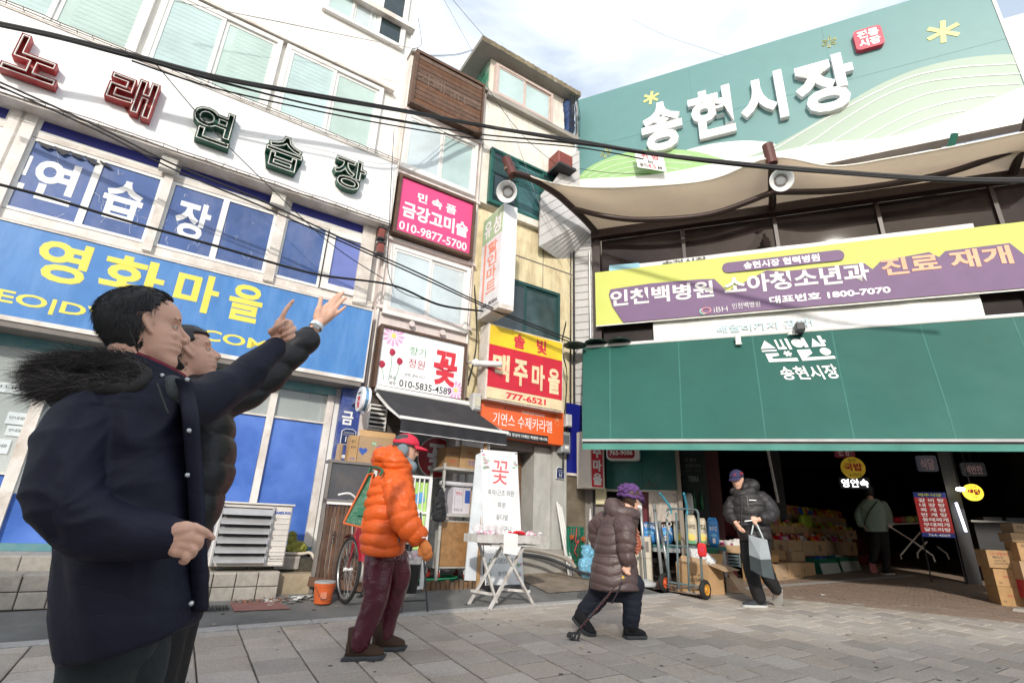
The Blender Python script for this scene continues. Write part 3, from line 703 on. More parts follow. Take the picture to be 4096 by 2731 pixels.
# narrow blue vertical sign strip between buildings
VS=Thing('vertical_blue_sign','narrow blue vertical wall sign with peeling white characters behind the round sign','sign',fr=FA,at=(.45,.25,1.0))
b=MB().box(.335,.20,1.35,.60,.30,2.95); VS.part('panel',b,M('blue_peeling',(.03,.06,.26),.45,dirt=.5,dcol=(.45,.47,.5),dscale=5))
VS.text('금',.37,.52,2.42,2.60,.199,m_wht,bold=.03,depth=.002); VS.text('고',.38,.56,1.85,2.03,.199,m_wht,bold=.03,depth=.002)
def plate(x0,x1,z0,z1,Y,lab):
    T=Thing('house_number_plate',lab,'number plate','house number plates 1-1',fr=FA,at=((x0+x1)/2,Y,z0)); c=(x1-x0)/2
    def sh(e,za=0): return [(x0+e,z0+e),(x1-e,z0+e),(x1-e,z1-c*.35-e*.5),((x0+x1)/2+c*.5,z1-e),((x0+x1)/2-c*.5,z1-e),(x0+e,z1-c*.35-e*.5)]
    T.part('rim',MB().prism(sh(0),Y,Y+.012),m_wht); T.part('face',MB().prism(sh(.008),Y-.004,Y-.0005),M('plate_navy',(.02,.035,.12),.35))
    T.text('화도진로44번길',x0+.03,x1-.03,z0+(z1-z0)*.70,z0+(z1-z0)*.78,Y-.005,m_wht,depth=.001); T.text('1-1',x0+.06,x1-.06,z0+(z1-z0)*.16,z0+(z1-z0)*.50,Y-.005,m_wht,bold=.02,depth=.001)
    T.part('rule',MB().box(x0+.012,Y-.006,z0+(z1-z0)*.60,x1-.012,Y-.0045,z0+(z1-z0)*.615),m_wht)
plate(.39,.58,2.16,2.37,.18,'navy house number plate 1-1 under the round sign on the blue strip')
plate(3.79,3.955,1.98,2.16,.03,'navy house number plate 1-1 on the grey pillar left of the blue wall')
# round drum sign
DS=Thing('round_flower_sign','small round white projecting drum sign with a red character at the awning end','sign',fr=FA,at=(.48,-.25,2.70))
Rx=Matrix.Rotation(pi/2,3,'Y')
DS.part('drum',MB().lathe([(0,-.05),(.155,-.05),(.16,-.04),(.16,.05),(.155,.06),(0,.06)],(.49,-.25,2.69),32,Rx),M('drum_white',(.78,.79,.82),.3),smooth=False)
DS.part('band',MB().lathe([(.161,-.012),(.163,-.012),(.163,.025),(.161,.025)],(.49,-.25,2.69),32,Rx,cap=False),M('chrome_band',(.25,.45,.65),.15,metal=.8))
DS.part('bracket',MB().tube([(.49,-.10,2.69),(.49,.2,2.69)],.015,6),m_dark)
Mt=Matrix.Translation((.436,-.25,2.69))@Matrix.Rotation(-pi/2,4,'Z')
DS.text('꽃',-.06,.06,-.12,.03,0,m_redv,bold=.04,depth=.002,M=Mt); DS.text('향기정원',-.06,.06,.06,.09,0,m_blk,depth=.002,M=Mt)
# ---- flower shop front
SH=Thing('flower_shop','dark glazed flower shop front with brown boards beneath the black awning','shop',fr=FA,at=(1.4,.5,.6))
m_brd=M('dark_boards',(.10,.085,.075),.6,var=.3,scale=10,rand=.1)
for k in range(7): SH.part('board',MB().cbox(.70,.20,2.15+k*.115,1.25,.24,2.26+k*.115,.004),m_brd)
SH.part('window_glass',MB().box(1.25,.52,.70,2.04,.53,2.9),m_glass)
SH.part('post',MB().box(1.2,.2,.6,1.25,.56,2.9).box(2.04,.2,.6,2.09,.56,2.9),m_dark)
SH.part('stall_board',MB().box(.70,.5,.55,1.24,.56,2.15),m_brd)
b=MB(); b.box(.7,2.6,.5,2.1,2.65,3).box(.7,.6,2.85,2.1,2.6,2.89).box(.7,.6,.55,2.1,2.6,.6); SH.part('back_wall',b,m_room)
SH.part('disc_sign',MB().lathe([(0,0),(.29,0),(.29,.012),(0,.012)],(1.90,.50,2.16),36,Matrix.Rotation(pi/2,3,'X')),M('disc_red',(.36,.02,.03),.4))
SH.part('disc_rim',MB().lathe([(.29,0),(.305,0),(.305,.014),(.29,.014)],(1.90,.50,2.16),36,Matrix.Rotation(pi/2,3,'X'),cap=False),m_wht)
SH.text('꽃',1.75,2.05,1.97,2.36,.486,m_wht,bold=.033,depth=.002,name='letter')
rr=random.Random(2)
for k in range(7): 
    x=1.3+k*.11; SH.part('hanging_stock',MB().ball((x,1.0+.3*(k%3),2.3+.1*(k%2)),.09,8,6,(1,.6,1.4)),M('stock%d'%(k%3),((.05,.12,.14),(.2,.2,.2),(.08,.05,.06))[k%3],.4),smooth=True)
VT=Thing('vent_louver','small white louvred vent on dark boards beside the round sign','vent',fr=FA,at=(.83,.15,2.4))
VT.part('frame',MB().box(.70,.14,2.39,.955,.17,2.41).box(.70,.14,2.72,.955,.17,2.74).box(.70,.14,2.41,.72,.17,2.72).box(.935,.14,2.41,.955,.17,2.72),m_alu)
VT.part('back',MB().box(.72,.172,2.41,.935,.18,2.72),m_dark)
for k in range(5): VT.part('slat',MB().hexa([(.721,.12,2.42+k*.06),(.934,.12,2.42+k*.06),(.934,.16,2.45+k*.06),(.721,.16,2.45+k*.06),(.721,.12,2.426+k*.06),(.934,.12,2.426+k*.06),(.934,.16,2.456+k*.06),(.721,.16,2.456+k*.06)]),m_alu)
# ---- black folding awning
AW=Thing('black_awning','small black fabric awning on folding arms over the flower shop','awning',fr=FA,at=(1.4,0,2.9))
m_awn=M('black_canvas',(.028,.028,.032),.8,dirt=.35,dcol=(.11,.10,.10),dscale=5,bump=.001,bscale=200); m_awv=M('black_valance',(.018,.018,.022),.7,bump=.001,bscale=160)
AW.part('cassette',MB().tube([(.70,-.03,2.92),(2.10,-.03,2.91)],.045,12),m_alu,smooth=False)
a0,a1,f0,f1=(.70,-.06,2.90),(2.10,-.06,2.89),(.83,-.78,2.435),(2.33,-.78,2.43)
def cl(u,v):
    p=V3(a0).lerp(V3(a1),u).lerp(V3(f0).lerp(V3(f1),u),v); p.z-=.035*sin(pi*v)*(.6+.4*sin(pi*u)); return p
b=MB().grid(cl,20,10); 
AW.part('cloth',b,m_awn,smooth=True)
AW.part('front_bar',MB().beam((.81,-.79,2.43),(2.35,-.79,2.425),.03,.035),m_alu)
AW.part('valance',MB().grid(lambda u,v:(.83+1.5*u,-.79-.008*sin(u*40)*v,2.41-.15*v),40,3),m_awv,smooth=True)
AW.part('valance_hem',MB().tube([(.83+1.5*i/30,-.79-.008*sin(i/30*40),2.258) for i in range(31)],.004,4),m_wht)
for xa,xb in ((.72,.85),(2.08,2.30)):
    AW.part('arm',MB().beam((xa,-.05,2.84),((xa+xb)/2,-.42,2.60),.022,.035).beam(((xa+xb)/2,-.42,2.60),(xb,-.77,2.42),.022,.035),m_alu)
FLm=Thing('flood_lamp','grey square floodlight mounted at the right end of the awning','floodlight',fr=FA,at=(2.16,-.1,2.9))
FLm.part('housing',MB().cbox(2.10,-.20,2.80,2.24,-.05,3.06,.025),M('lamp_grey',(.45,.45,.43),.4)); FLm.part('lens',MB().box(2.125,-.208,2.86,2.215,-.201,3.0),M('lens_beige',(.5,.46,.36),.2)); FLm.part('arm',MB().tube([(2.17,-.05,2.95),(2.17,.16,3.05)],.014,6),m_dark)
for i,(x,zt_) in enumerate(((1.02,2.39),(2.06,2.39))):
    P=FA.M@V3((x,-.70,0)); solo('awning_prop',['raw timber post propping the awning front behind the red cap','raw timber post propping the awning front beside the shelf'][i],'timber post',MB().beam((x,-.70,G(P.x,P.y)-.01),(x,-.70,zt_),.03,.04),M('raw_timber',(.42,.25,.12),.7,var=.2,scale=12),group='timber awning props',fr=FA,at=(x,-.7,.5))
# =================================================================== beige building
BB=Thing('beige_building','stained beige building with a rooftop penthouse window and green framed windows','building',fr=FA,at=(3.2,.4,.5))
BX0,BX1=2.145,4.32
b=MB(); b.box(BX0,.18,6.60,BX1,4.2,8.98); b.box(2.14+.12,.30,8.98,4.12,3.6,10.12)
BB.part('wall',b,m_beige)
BB.part('lower_wall',MB().box(BX0,.18,3.05,BX1,4.2,6.46).box(BX0,.2,2.42,BX1,4.2,3.05),m_cream)
BB.part('string_course',MB().box(BX0-.01,.06,8.92,BX1+.02,.4,9.02),m_conc); BB.part('sill',MB().box(2.7,.08,6.46,BX1+.02,.30,6.60),m_beige); BB.part('panel_joint',MB().box(2.3,.172,5.78,BX1,.178,5.80).box(3.55,.172,5.2,3.56,.178,6.46),m_grime)
b=MB(); b.box(1.90,.04,10.13,4.38,3.9,10.24); BB.part('roof_slab',b,m_conc)
BB.part('parapet_moss',MB().grid(lambda u,v:(1.9+2.48*u,.035-.012*noise.noise(V3((u*30,v*3,1))),10.13+.12*v+.02*noise.noise(V3((u*40,v*5,3)))),60,4),M('mossy_edge',(.22,.18,.12),.9,dirt=.8,dcol=(.05,.05,.03),dscale=6,var=.3))
BB.part('green_gable',MB().box(2.245,.35,9.0,2.257,3.5,10.12),M('peeling_green',(.03,.20,.12),.7,dirt=.8,dcol=(.55,.55,.50),dscale=3))
window(BB,2.34,3.75,9.19,9.97,.20,2,.05,M('pink_frame',(.55,.44,.40),.5,dirt=.3),[m_frost,m_frost],.09)
window(BB,2.30,4.05,6.62,7.80,.10,3,.045,m_greenfr,[m_dkglass,M('teal_glass',(.06,.16,.17),.08,var=.3,scale=2)],.08)
b=MB()
for k in range(28):
    x=2.36+k*.06; b.tube([(x,.095,7.30),(x,.095,7.55),(x+.03,.095,7.58),(x+.03,.095,7.30)],.005,4)
b.box(2.32,.09,7.28,4.04,.10,7.295).box(2.32,.09,7.60,4.04,.10,7.615)
BB.part('window_grille',b,m_greenfr,stuff=True)
window(BB,2.42,3.90,3.9,5.27,.10,2,.055,M('dark_green_frame',(.015,.06,.06),.4),[m_dkglass,M('dark_glass2',(.04,.07,.075),.08,var=.4)],.08)
BB.part('corner_pipe',MB().tube([(4.22,.10,.9),(4.22,.10,6.45)],.02,6).tube([(4.16,.12,.9),(4.16,.12,6.3)],.012,6),m_dark)
TP=Thing('roof_tarp','crumpled blue tarpaulin and cables bundled at the right roof corner of the beige building','tarpaulin',fr=FA,at=(4.25,.2,9.1))
b=MB()
for k in range(6): b.ball((4.24+.04*sin(k),.3,9.25+k*.14),.13,8,6,(.9,1,1.1+.2*(k%2)))
TP.part('cloth',b,M('tarp_blue',(.03,.07,.20),.45,wrinkle=.02),smooth=True)
b=MB(); rr=random.Random(9)
for k in range(16): x=4.12+rr.random()*.22; b.tube([(x,.1,10.15-.1*rr.random()),(x+rr.uniform(-.06,.06),.05,9.6),(x+rr.uniform(-.03,.05),.1,9.0+rr.random()*.3)],.006,4)
TP.part('cord',b,m_cable,stuff=True)
# ground floor: door opening and pillars
BG=Thing('caramel_shop','beige building ground floor with an open wooden door and grey stone pillars','shop',fr=FA,at=(3.3,.3,.9))
m_pil=M('grey_pillar',(.44,.44,.42),.6,dirt=.5,dcol=(.22,.19,.16),dscale=2.5,streak=3)
BG.part('pillar',MB().box(2.12,.12,.4,2.60,.5,2.45),m_pil); BG.part('pillar',MB().box(3.42,.12,.4,3.74,.9,2.45),m_pil); 
BG.part('pillar',MB().box(3.74+.004,.06,.4,4.02,.6,2.5),m_pil)
BG.part('door_leaf',MB().box(2.98,.45,1.0,3.40,.49,2.36),M('dark_wood_door',(.14,.075,.04),.5,var=.35,scale=8))
for k in range(4): BG.part('door_plank',MB().cbox(2.985+k*.103,.435,1.0,3.08+k*.103,.449,2.35,.004),M('dark_wood_door',(0,0,0)))
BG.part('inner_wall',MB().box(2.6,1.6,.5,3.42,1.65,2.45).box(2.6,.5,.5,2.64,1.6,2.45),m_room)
BG.part('threshold',MB().box(2.6,-.12,.55,3.9,1.6,.93),m_conc)
BG.part('lintel',MB().box(2.12,.14,2.36,4.02,.5,2.55),m_grime)
EB=Thing('electric_meter','grey plastic electricity meter box with a label on the grey pillar','meter box',fr=FA,at=(3.93,0,2.5))
EB.part('case',MB().cbox(3.80,-.10,2.38,3.985,.055,2.72,.02),M('meter_grey',(.28,.29,.30),.4)); EB.part('window',MB().box(3.83,-.105,2.52,3.95,-.101,2.66),M('meter_window',(.12,.13,.14),.1)); EB.part('label',MB().box(3.86,-.108,2.44,3.93,-.101,2.49),m_wht)
EB.part('conduit',MB().tube([(3.89,-.02,2.38),(3.89,-.02,2.2),(3.93,.04,2.1)],.016,6),m_dark)
LB=Thing('grey_junction_box','pale grey junction box hanging on cables right of the orange sign','junction box',fr=FA,at=(3.93,-.1,2.85))
LB.part('case',MB().cbox(3.85,-.16,2.80,3.97,-.04,3.0,.015),M('pale_grey',(.50,.50,.50),.4)); LB.part('cable',MB().tube([(3.91,-.1,2.80),(3.93,-.08,2.7),(3.9,-.04,2.60)],.01,5),m_cable)
# ---- signs on the beige building
YS=Thing('beer_hall_sign','yellow and red lightbox sign with cream lettering and the number 777-6521','sign',fr=FA,at=(3,-.1,3.0))
m_sy=M('sign_yellow',(.80,.55,.02),.35,dirt=.2); m_sr=M('sign_red',(.55,.01,.03),.3,dirt=.15,dcol=(.3,.02,.03)); m_sc=M('sign_cream',(.74,.60,.38),.4,dirt=.35,dcol=(.5,.3,.15),dscale=5)
YS.part('case',MB().box(2.26,-.235,2.985,3.705,.02,4.185),M('case_cream',(.68,.63,.57),.5,dirt=.7,dcol=(.32,.17,.10),dscale=5))
YS.part('yellow_band',MB().box(2.29,-.250,3.845,3.68,-.236,4.16),m_sy); YS.part('red_field',MB().box(2.29,-.250,3.18,3.68,-.236,3.842),m_sr); YS.part('cream_band',MB().box(2.29,-.250,3.01,3.68,-.236,3.177),m_sc)
YS.text('솔',2.72,2.93,3.88,4.12,-.251,m_redv,bold=.033,depth=.003,name='letter'); YS.text('빛',3.16,3.36,3.88,4.12,-.251,m_redv,bold=.033,depth=.003,name='letter')
for ch,xa,xb,dz in (('맥',2.36,2.66,.0),('주',2.74,3.0,-.02),('마',3.08,3.33,-.03),('을',3.40,3.63,-.04)): YS.text(ch,xa,xb,3.30+dz,3.72+dz,-.251,m_sc,bold=.035,depth=.003,name='letter')
YS.text('777-6521',2.62,3.36,3.045,3.145,-.251,m_redv,bold=.035,depth=.003)
YS.part('bracket',MB().beam((2.5,.0,4.19),(2.5,.2,4.3),.03).beam((3.4,.0,4.19),(3.4,.2,4.3),.03),m_dark)
CS=Thing('cctv_lamp','white tube camera sticking out beside the yellow and red sign','camera',fr=FA,at=(2.2,-.3,3.5))
CS.part('body',MB().tube([(2.12,-.15,3.52),(2.42,-.42,3.50)],.045,12),m_alu,smooth=True); CS.part('mount',MB().tube([(2.12,.15,3.6),(2.12,-.15,3.55)],.02,6).ball((2.12,-.15,3.53),.06),m_alu)
OS=Thing('caramel_shop_sign','orange sign with white Korean lettering reading handmade caramel','sign',fr=FA,at=(3,0,2.5))
m_or=M('sign_orange',(.78,.13,.03),.35,var=.03)
OS.part('panel',MB().box(2.27,-.10,2.49,3.83,.06,3.02),m_or)
OS.part('black_strip',MB().box(2.27,-.104,2.49,3.52,-.1005,2.60),m_blk)
OS.text('기연스 수제카라멜',2.50,3.60,2.66,2.85,-.101,m_wht,bold=.0,depth=.002); OS.text('Handmade Caramel',3.02,3.44,2.90,2.945,-.101,m_wht,depth=.002); OS.text("Kiyeon's",2.68,2.99,2.89,2.97,-.101,m_dark,bold=-.02,depth=.002,shear=.35)
OS.text('최고의 재료와 정성이 더해진 특별한 레시피',2.50,3.50,2.52,2.57,-.105,m_wht,bold=.01,depth=.002)
b=MB()
for k in range(7): a=.6+k*.35; b.tube([(3.70,-.103,2.86),(3.70+.04*cos(a),-.103,2.86+.05*sin(a)),(3.70+.085*cos(a+.2),-.103,2.86+.09*sin(a+.2))],.0025,4)
b.tube([(3.70+.04*cos(t*.5),-.103,2.84+.06*sin(t*.5)) for t in range(13)],.0025,4)
OS.part('leaf_print',b,M('print_peach',(.80,.40,.22),.4))
# ---- projecting vertical sign
VP=Thing('discount_mart_sign','tall white vertical projecting sign with salmon Korean lettering, mart phone number at its foot','sign',fr=FA,at=(2.3,-.25,4.3))
m_pale=M('sunbleached_face',(.74,.72,.74),.35,dirt=.25,dcol=(.62,.60,.58)); m_salm=M('salmon_vinyl',(.80,.30,.22),.4); m_pgr=M('faded_green',(.38,.52,.32),.4)
VP.part('case',MB().box(2.21,-.62,4.38,2.46,.05,6.13),M('panel_white',(.80,.80,.81),.35,dirt=.15))
VP.part('side_face',MB().box(2.200,-.60,4.40,2.209,.04,5.62),m_pale); VP.part('green_band',MB().box(2.200,-.60,5.62+.002,2.209,.04,6.11),m_pgr)
VP.part('foot',MB().box(2.20,-.62,4.30,2.46,.05,4.379),m_trim)
def sidetext(s,ya,yb,z0,z1,mt,bold=.02,nm='letter'):
    Mt=Matrix.Translation((2.199,ya,0))@Matrix.Rotation(-pi/2,4,'Z'); VP.text(s,0,ya-yb,z0,z1,0,mt,bold=bold,depth=.003,name=nm,M=Mt)
sidetext('유',-.02,-.26,5.70,6.02,m_wht,.03); sidetext('성',-.31,-.56,5.66,6.0,m_wht,.03)
for i,ch in enumerate('할인마트'): sidetext(ch,-.18,-.48,5.36-i*.235,5.57-i*.235,m_salm,.03)
VP.part('salmon_bar',MB().box(2.197,-.12,4.56,2.1995,-.06,5.60),m_salm); sidetext('765-9086',-.04,-.56,4.43,4.50,m_blk,.02,'lettering')
VP.part('bracket',MB().beam((2.33,.05,5.9),(2.33,.2,5.9),.03).beam((2.33,.05,4.6),(2.33,.2,4.6),.03),m_dark)
# rooftop red box lamp near the billboard
RB=Thing('red_box_lamp','red painted metal box lamp fixed to the wall by the billboard','lamp',fr=FA,at=(4.1,0,7.9))
X,Z=FA.px(*D5(760,130),-.1); RB.part('body',MB().cbox(X-.13,-.24,Z-.12,X+.22,.1,Z+.2,.02),m_brownp); RB.part('hood',MB().box(X-.16,-.30,Z-.17,X+.25,.12,Z-.121),m_dark)
# =================================================================== market hall
m_slv=M('siding_grey',(.50,.49,.49),.45,dirt=.35,dcol=(.25,.22,.19),dscale=1.5,streak=2,rand=.05,var=.06)
m_brn=M('brown_steel',(.035,.018,.016),.4,var=.2)
m_darkp=M('smoked_glass',(.030,.022,.021),.03,var=.6,scale=.8,spec=.22)
m_mem=M('membrane',(.84,.68,.54),.7,var=.12,scale=2,dirt=.3,dcol=(.35,.25,.18),dscale=2)
_n=m_mem.node_tree; _t=_n.nodes.new('ShaderNodeBsdfTranslucent'); _t.inputs[0].default_value=(.80,.62,.46,1); _x=_n.nodes.new('ShaderNodeMixShader'); _x.inputs[0].default_value=.35   # thin cloth lets daylight through
_n.links.new(_n.nodes['Principled BSDF'].outputs[0],_x.inputs[1]); _n.links.new(_t.outputs[0],_x.inputs[2]); _n.links.new(_x.outputs[0],_n.nodes['Material Output'].inputs[0])
HX1=9.5
MH=Thing('market_hall','covered market hall with a wide dark entrance, dark glass above and side walls','building',fr=FM,at=(4,.4,.5))
MH.part('column',MB().box(1.545,.06,.45,1.605,.16,4.1),M('column_steel',(.26,.22,.18),.5,dirt=.5,dcol=(.10,.06,.04),dscale=4))
MH.part('column',MB().box(.30,-.02,4.2,.43,.12,6.55),m_brn)
MH.part('column',MB().box(7.45,.06,.35,7.6,.2,4.1),m_brn)
MH.part('main_beam',MB().box(.28,-.10,6.48,HX1,.06,6.66),m_brn)
MH.part('lower_beam',MB().box(.28,.02,4.06,HX1,.2,4.26),m_grime)
nx=6; xs_=[.43+i*(HX1-.43)/nx for i in range(nx+1)]
for i in range(nx):
    MH.part('glass_panel',MB().box(xs_[i]+.03,.05,4.28,xs_[i+1]-.03,.06,6.47),m_darkp)
    MH.part('mullion',MB().box(xs_[i+1]-.028,.0,4.27,xs_[i+1]+.028,.10,6.475),m_brn)
MH.part('transom',MB().box(.44,.02,5.0,HX1,.048,5.05),m_brn)
b=MB(); b.box(.2,.50,4.26,HX1,.54,7.2); MH.part('upper_wall',b,m_grime)
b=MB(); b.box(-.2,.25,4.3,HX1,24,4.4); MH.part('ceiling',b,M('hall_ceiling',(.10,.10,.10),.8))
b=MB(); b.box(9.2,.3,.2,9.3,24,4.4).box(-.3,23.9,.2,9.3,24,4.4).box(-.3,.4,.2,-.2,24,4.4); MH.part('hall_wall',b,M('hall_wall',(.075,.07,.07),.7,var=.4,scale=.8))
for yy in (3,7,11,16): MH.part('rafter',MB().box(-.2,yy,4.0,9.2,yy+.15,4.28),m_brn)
# inner divisions along the left side of the hall: dark shop fronts
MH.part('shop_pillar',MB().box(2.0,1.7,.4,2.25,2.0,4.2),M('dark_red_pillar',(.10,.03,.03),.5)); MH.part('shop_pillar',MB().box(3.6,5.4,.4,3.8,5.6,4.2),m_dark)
MH.part('pipe',MB().tube([(3.4,3.6,1.9),(3.25,3.6,4.2)],.03,8),m_alu)
# ---- grey siding lean-to between the beige building and the billboard
P1=FA.M@V3((3.34,.0,0)); P2=at(*D5(920,650),8.5)
FSD=Frame((P1.x,P1.y),math.degrees(atan2(P2.y-P1.y,P2.x-P1.x)))
GS=Thing('siding_box','grey corrugated metal box bay under the left edge of the billboard','wall bay',fr=FSD,at=(.5,0,6))
poly=[FSD.px(*D5(*p)) for p in ((575,862),(945,640),(935,5),(888,28),(705,278),(590,400))]
def clipz(poly,za,zb):
    def cut(pl,f):
        out=[]
        for i in range(len(pl)):
            a,b_=pl[i],pl[(i+1)%len(pl)]; fa,fb=f(a),f(b_)
            if fa>=0: out.append(a)
            if fa*fb<0: t=fa/(fa-fb); out.append((a[0]+(b_[0]-a[0])*t,a[1]+(b_[1]-a[1])*t))
        return out
    return cut(cut(poly,lambda p:p[1]-za),lambda p:zb-p[1])
th0=atan2(poly[1][1]-poly[0][1],poly[1][0]-poly[0][0]); rt=lambda p,t:(p[0]*cos(t)-p[1]*sin(t),p[0]*sin(t)+p[1]*cos(t)); polr=[rt(p,-th0) for p in poly]
zmin=min(z for x,z in polr); zmax=max(z for x,z in polr); z=zmin; hb=.15
while z<zmax:
    q=clipz(polr,z+.004,z+hb-.004)
    if len(q)>2: GS.part('board',MB().prism([rt(a,th0) for a in q],0,.03),m_slv)
    z+=hb
GS.part('backing',MB().prism(poly,.032,.06),m_grime)
e=V3((poly[1][0],0,poly[1][1])); 
w1=FSD.M@V3((poly[0][0],0,poly[0][1])); w2=FSD.M@V3((poly[1][0],0,poly[1][1])); w3=FM.M@V3((.42,0,0)); w3.z=w2.z; w4=FM.M@V3((-.22,0.0,0)); w4.z=w1.z
n=7
for k in range(n):
    a=w1.lerp(w4,k/n); a2=w1.lerp(w4,(k+1)/n-.012); c=w2.lerp(w3,k/n); c2=w2.lerp(w3,(k+1)/n-.012); up=V3((0,0,.02))
    I=FSD.I; GS.part('soffit_board',MB().hexa([I@a,I@c,I@c2,I@a2,I@(a+up),I@(c+up),I@(c2+up),I@(a2+up)]),m_slv)
LW=Thing('siding_wall','narrow grey horizontal siding wall running down beside the banner, with pipes','wall',fr=FM,at=(.05,.1,2.5))
z=2.4
while z<6.75: LW.part('board',MB().cbox(-.24,.0,z+.003,.27,.05,z+.147,.008),m_slv); z+=.15
LW.part('backing',MB().box(-.30,.055,.5,.40,.12,7.6),m_grime)
LW.part('pipe',MB().tube([(.235,-.05,4.45),(.235,-.05,6.2)],.022,8),M('chrome_pipe',(.6,.6,.6),.25,metal=.9))
for k in range(5): LW.part('cable',MB().tube([(-.22+.015*k,-.03,2.3),(-.20+.02*k+.01*sin(k),-.05,3.6),(-.23+.015*k,-.03,6.0)],.007,4),m_cable)
# blue and rusty panels at the corner
CP=Thing('corner_panels','deep blue panel above a rust stained metal sheet beside the grey pillar','wall panel',fr=FA,at=(4.2,.1,.7))
CP.part('blue_panel',MB().box(4.03,.05,2.075,4.55,.09,3.25),M('deep_blue',(.01,.015,.20),.35,var=.1)); CP.part('stained_sheet',MB().box(4.03,.06,.5,4.60,.10,2.07),M('stained_sheet',(.17,.14,.10),.45,dirt=.8,dcol=(.05,.03,.02),dscale=3,var=.3))
CP.part('post',MB().tube([(4.50,-.05,.6),(4.50,-.05,1.9)],.022,8),m_dark); CP.part('rail',MB().box(4.02,.03,2.05,4.58,.058,2.09),m_trim)
WP=Thing('timber_post','round brown timber post behind the purple knit cap','post',fr=FM,at=(.17,.2,.6)); WP.part('shaft',MB().tube([(.19,.15,.5),(.19,.15,2.4)],.085,12),M('post_wood',(.28,.16,.09),.7,var=.3,scale=8)); WP.part('box',MB().cbox(.27,-.02,1.62,.44,.08,1.88,.01),M('cream_box',(.62,.56,.36),.45)); WP.part('wire',MB().tube([(.30,.0,1.88),(.33,-.01,2.0),(.42,.0,1.88)],.006,4),m_wht)
# green tin wall left of the entrance
GW=Thing('green_tin_wall','dark green sheet metal wall left of the market entrance, sunlit at its foot','wall',fr=FM,at=(1,.3,1.8))
GW.part('sheet',MB().box(.42,.20,1.87,1.0,.22,4.0),M('green_tin',(.018,.12,.105),.4,dirt=.45,dcol=(.20,.24,.18),dscale=1.6,var=.15)); GW.part('sheet',MB().box(1.004,.20,1.87,1.54,.22,4.0),M('green_tin',(0,0,0)))
GW.part('rail',MB().box(.42,.17,1.84,1.54,.24,1.87),m_trim); GW.part('hook',MB().tube([(1.1,.18,2.02),(1.12,.12,1.95),(1.2,.10,1.92),(1.24,.14,2.0)],.008,5).tube([(1.12,.12,1.95),(1.05,.1,1.90)],.008,5),m_rusty)
GW.part('maroon_board',MB().box(.95,.26,1.30,1.30,.28,1.84),M('maroon',(.13,.02,.03),.35))
# ---- billboard
BL=Thing('market_billboard','huge teal billboard with white 3D Korean letters, green hills and a red badge','billboard',fr=FB,at=(3.7,.3,7.5))
BZ0,BZ1,BXL,BXR=7.45,10.50,.09,7.40
m_bt=M('billboard_teal',(.115,.255,.26),.4,var=.03); m_lg=M('billboard_lime',(.30,.50,.21),.4,var=.02); m_sg=M('billboard_sage',(.29,.38,.31),.4,var=.04,scale=1)
m_bw=M('billboard_white',(.80,.81,.80),.4,var=.02)
nxb=3
for i in range(nxb):
    a=BXL+(BXR-BXL)*i/nxb; c=BXL+(BXR-BXL)*(i+1)/nxb
    BL.part('panel',MB().box(a+.001,0,9.085,c-.001,.08,BZ1),m_bt); BL.part('panel',MB().box(a+.001,0,BZ0,c-.001,.08,9.08),m_bt)
BL.part('edge_trim',MB().box(BXL-.03,-.012,BZ0-.03,BXL-.001,.20,BZ1+.02).box(BXR+.001,-.012,BZ0-.05,BXR+.05,.35,BZ1+.02).box(BXL,-.012,BZ0-.05,BXR,.20,BZ0-.003),M('billboard_edge',(.60,.57,.55),.4))
BL.part('side_panel',MB().box(BXR+.052,.0,BZ0-.6,BXR+1.2,.1,BZ1-1.0),m_bw)
def bpx(p): return FB.px(*C3(*p))
def hill(name,pts,y,mt,T=BL): 
    q=[bpx(p) for p in pts]; q=[(min(max(x,BXL+.002),BXR-.002),min(max(z,BZ0+.002),BZ1-.002)) for x,z in q]; T.part(name,MB().prism(q,y-.003,y),mt)
def smooth(pts,n=6):
    out=[]
    for i in range(len(pts)-1):
        p0=pts[max(i-1,0)];p1=pts[i];p2=pts[i+1];p3=pts[min(i+2,len(pts)-1)]
        for k in range(n):
            t=k/n; out.append(tuple(.5*((2*b_)+(-a_+c_)*t+(2*a_-5*b_+4*c_-d_)*t*t+(-a_+3*b_-3*c_+d_)*t**3) for a_,b_,c_,d_ in zip(p0,p1,p2,p3)))
    out.append(tuple(pts[-1])); return [V3(q) for q in out] if len(out[0])==3 else out
hill('white_hill',smooth([(560,800),(650,755),(780,720),(900,703),(1000,700),(1095,708)])+[(1300,790),(900,990),(560,990)],-.001,m_bw)
sag=smooth([(950,792),(1080,740),(1230,660),(1400,560),(1600,440),(1800,352),(2000,300),(2200,275),(2360,272)])
hill('sage_hill',sag+[(2360,460),(2000,700),(1200,850),(950,900)],-.005,m_sg)
hill('lime_hill',smooth([(140,880),(200,828),(300,782),(400,755),(520,742),(650,745),(760,762),(900,805)])+[(700,960),(140,990)],-.009,m_lg)
wb=smooth([(140,893),(250,886),(400,880),(560,862),(700,838),(860,805),(1000,782),(1200,742),(1400,708),(1640,690),(1800,655),(1950,605),(2100,545),(2250,475),(2360,430)])
hill('white_base',wb+[(2360,640),(1230,860),(140,1000)],-.013,m_bw)
b=MB()
for L in (((1050,778),(1150,722),(1300,632),(1500,520),(1750,400),(1900,358),(2050,335),(2310,320)),((1190,765),(1320,690),(1450,600),(1650,482),(1850,412),(2100,382),(2330,370)),((1385,715),(1500,645),(1620,575),(1800,492),(1950,452),(2150,428),(2330,420)),((1550,692),(1700,610),(1850,545),(2050,495),(2215,476)),((1655,688),(1800,620),(1930,575),(2060,552))):
    q=[bpx(p) for p in smooth(L,8)]; b.tube([(x,-.0085,z) for x,z in q],.011,4)
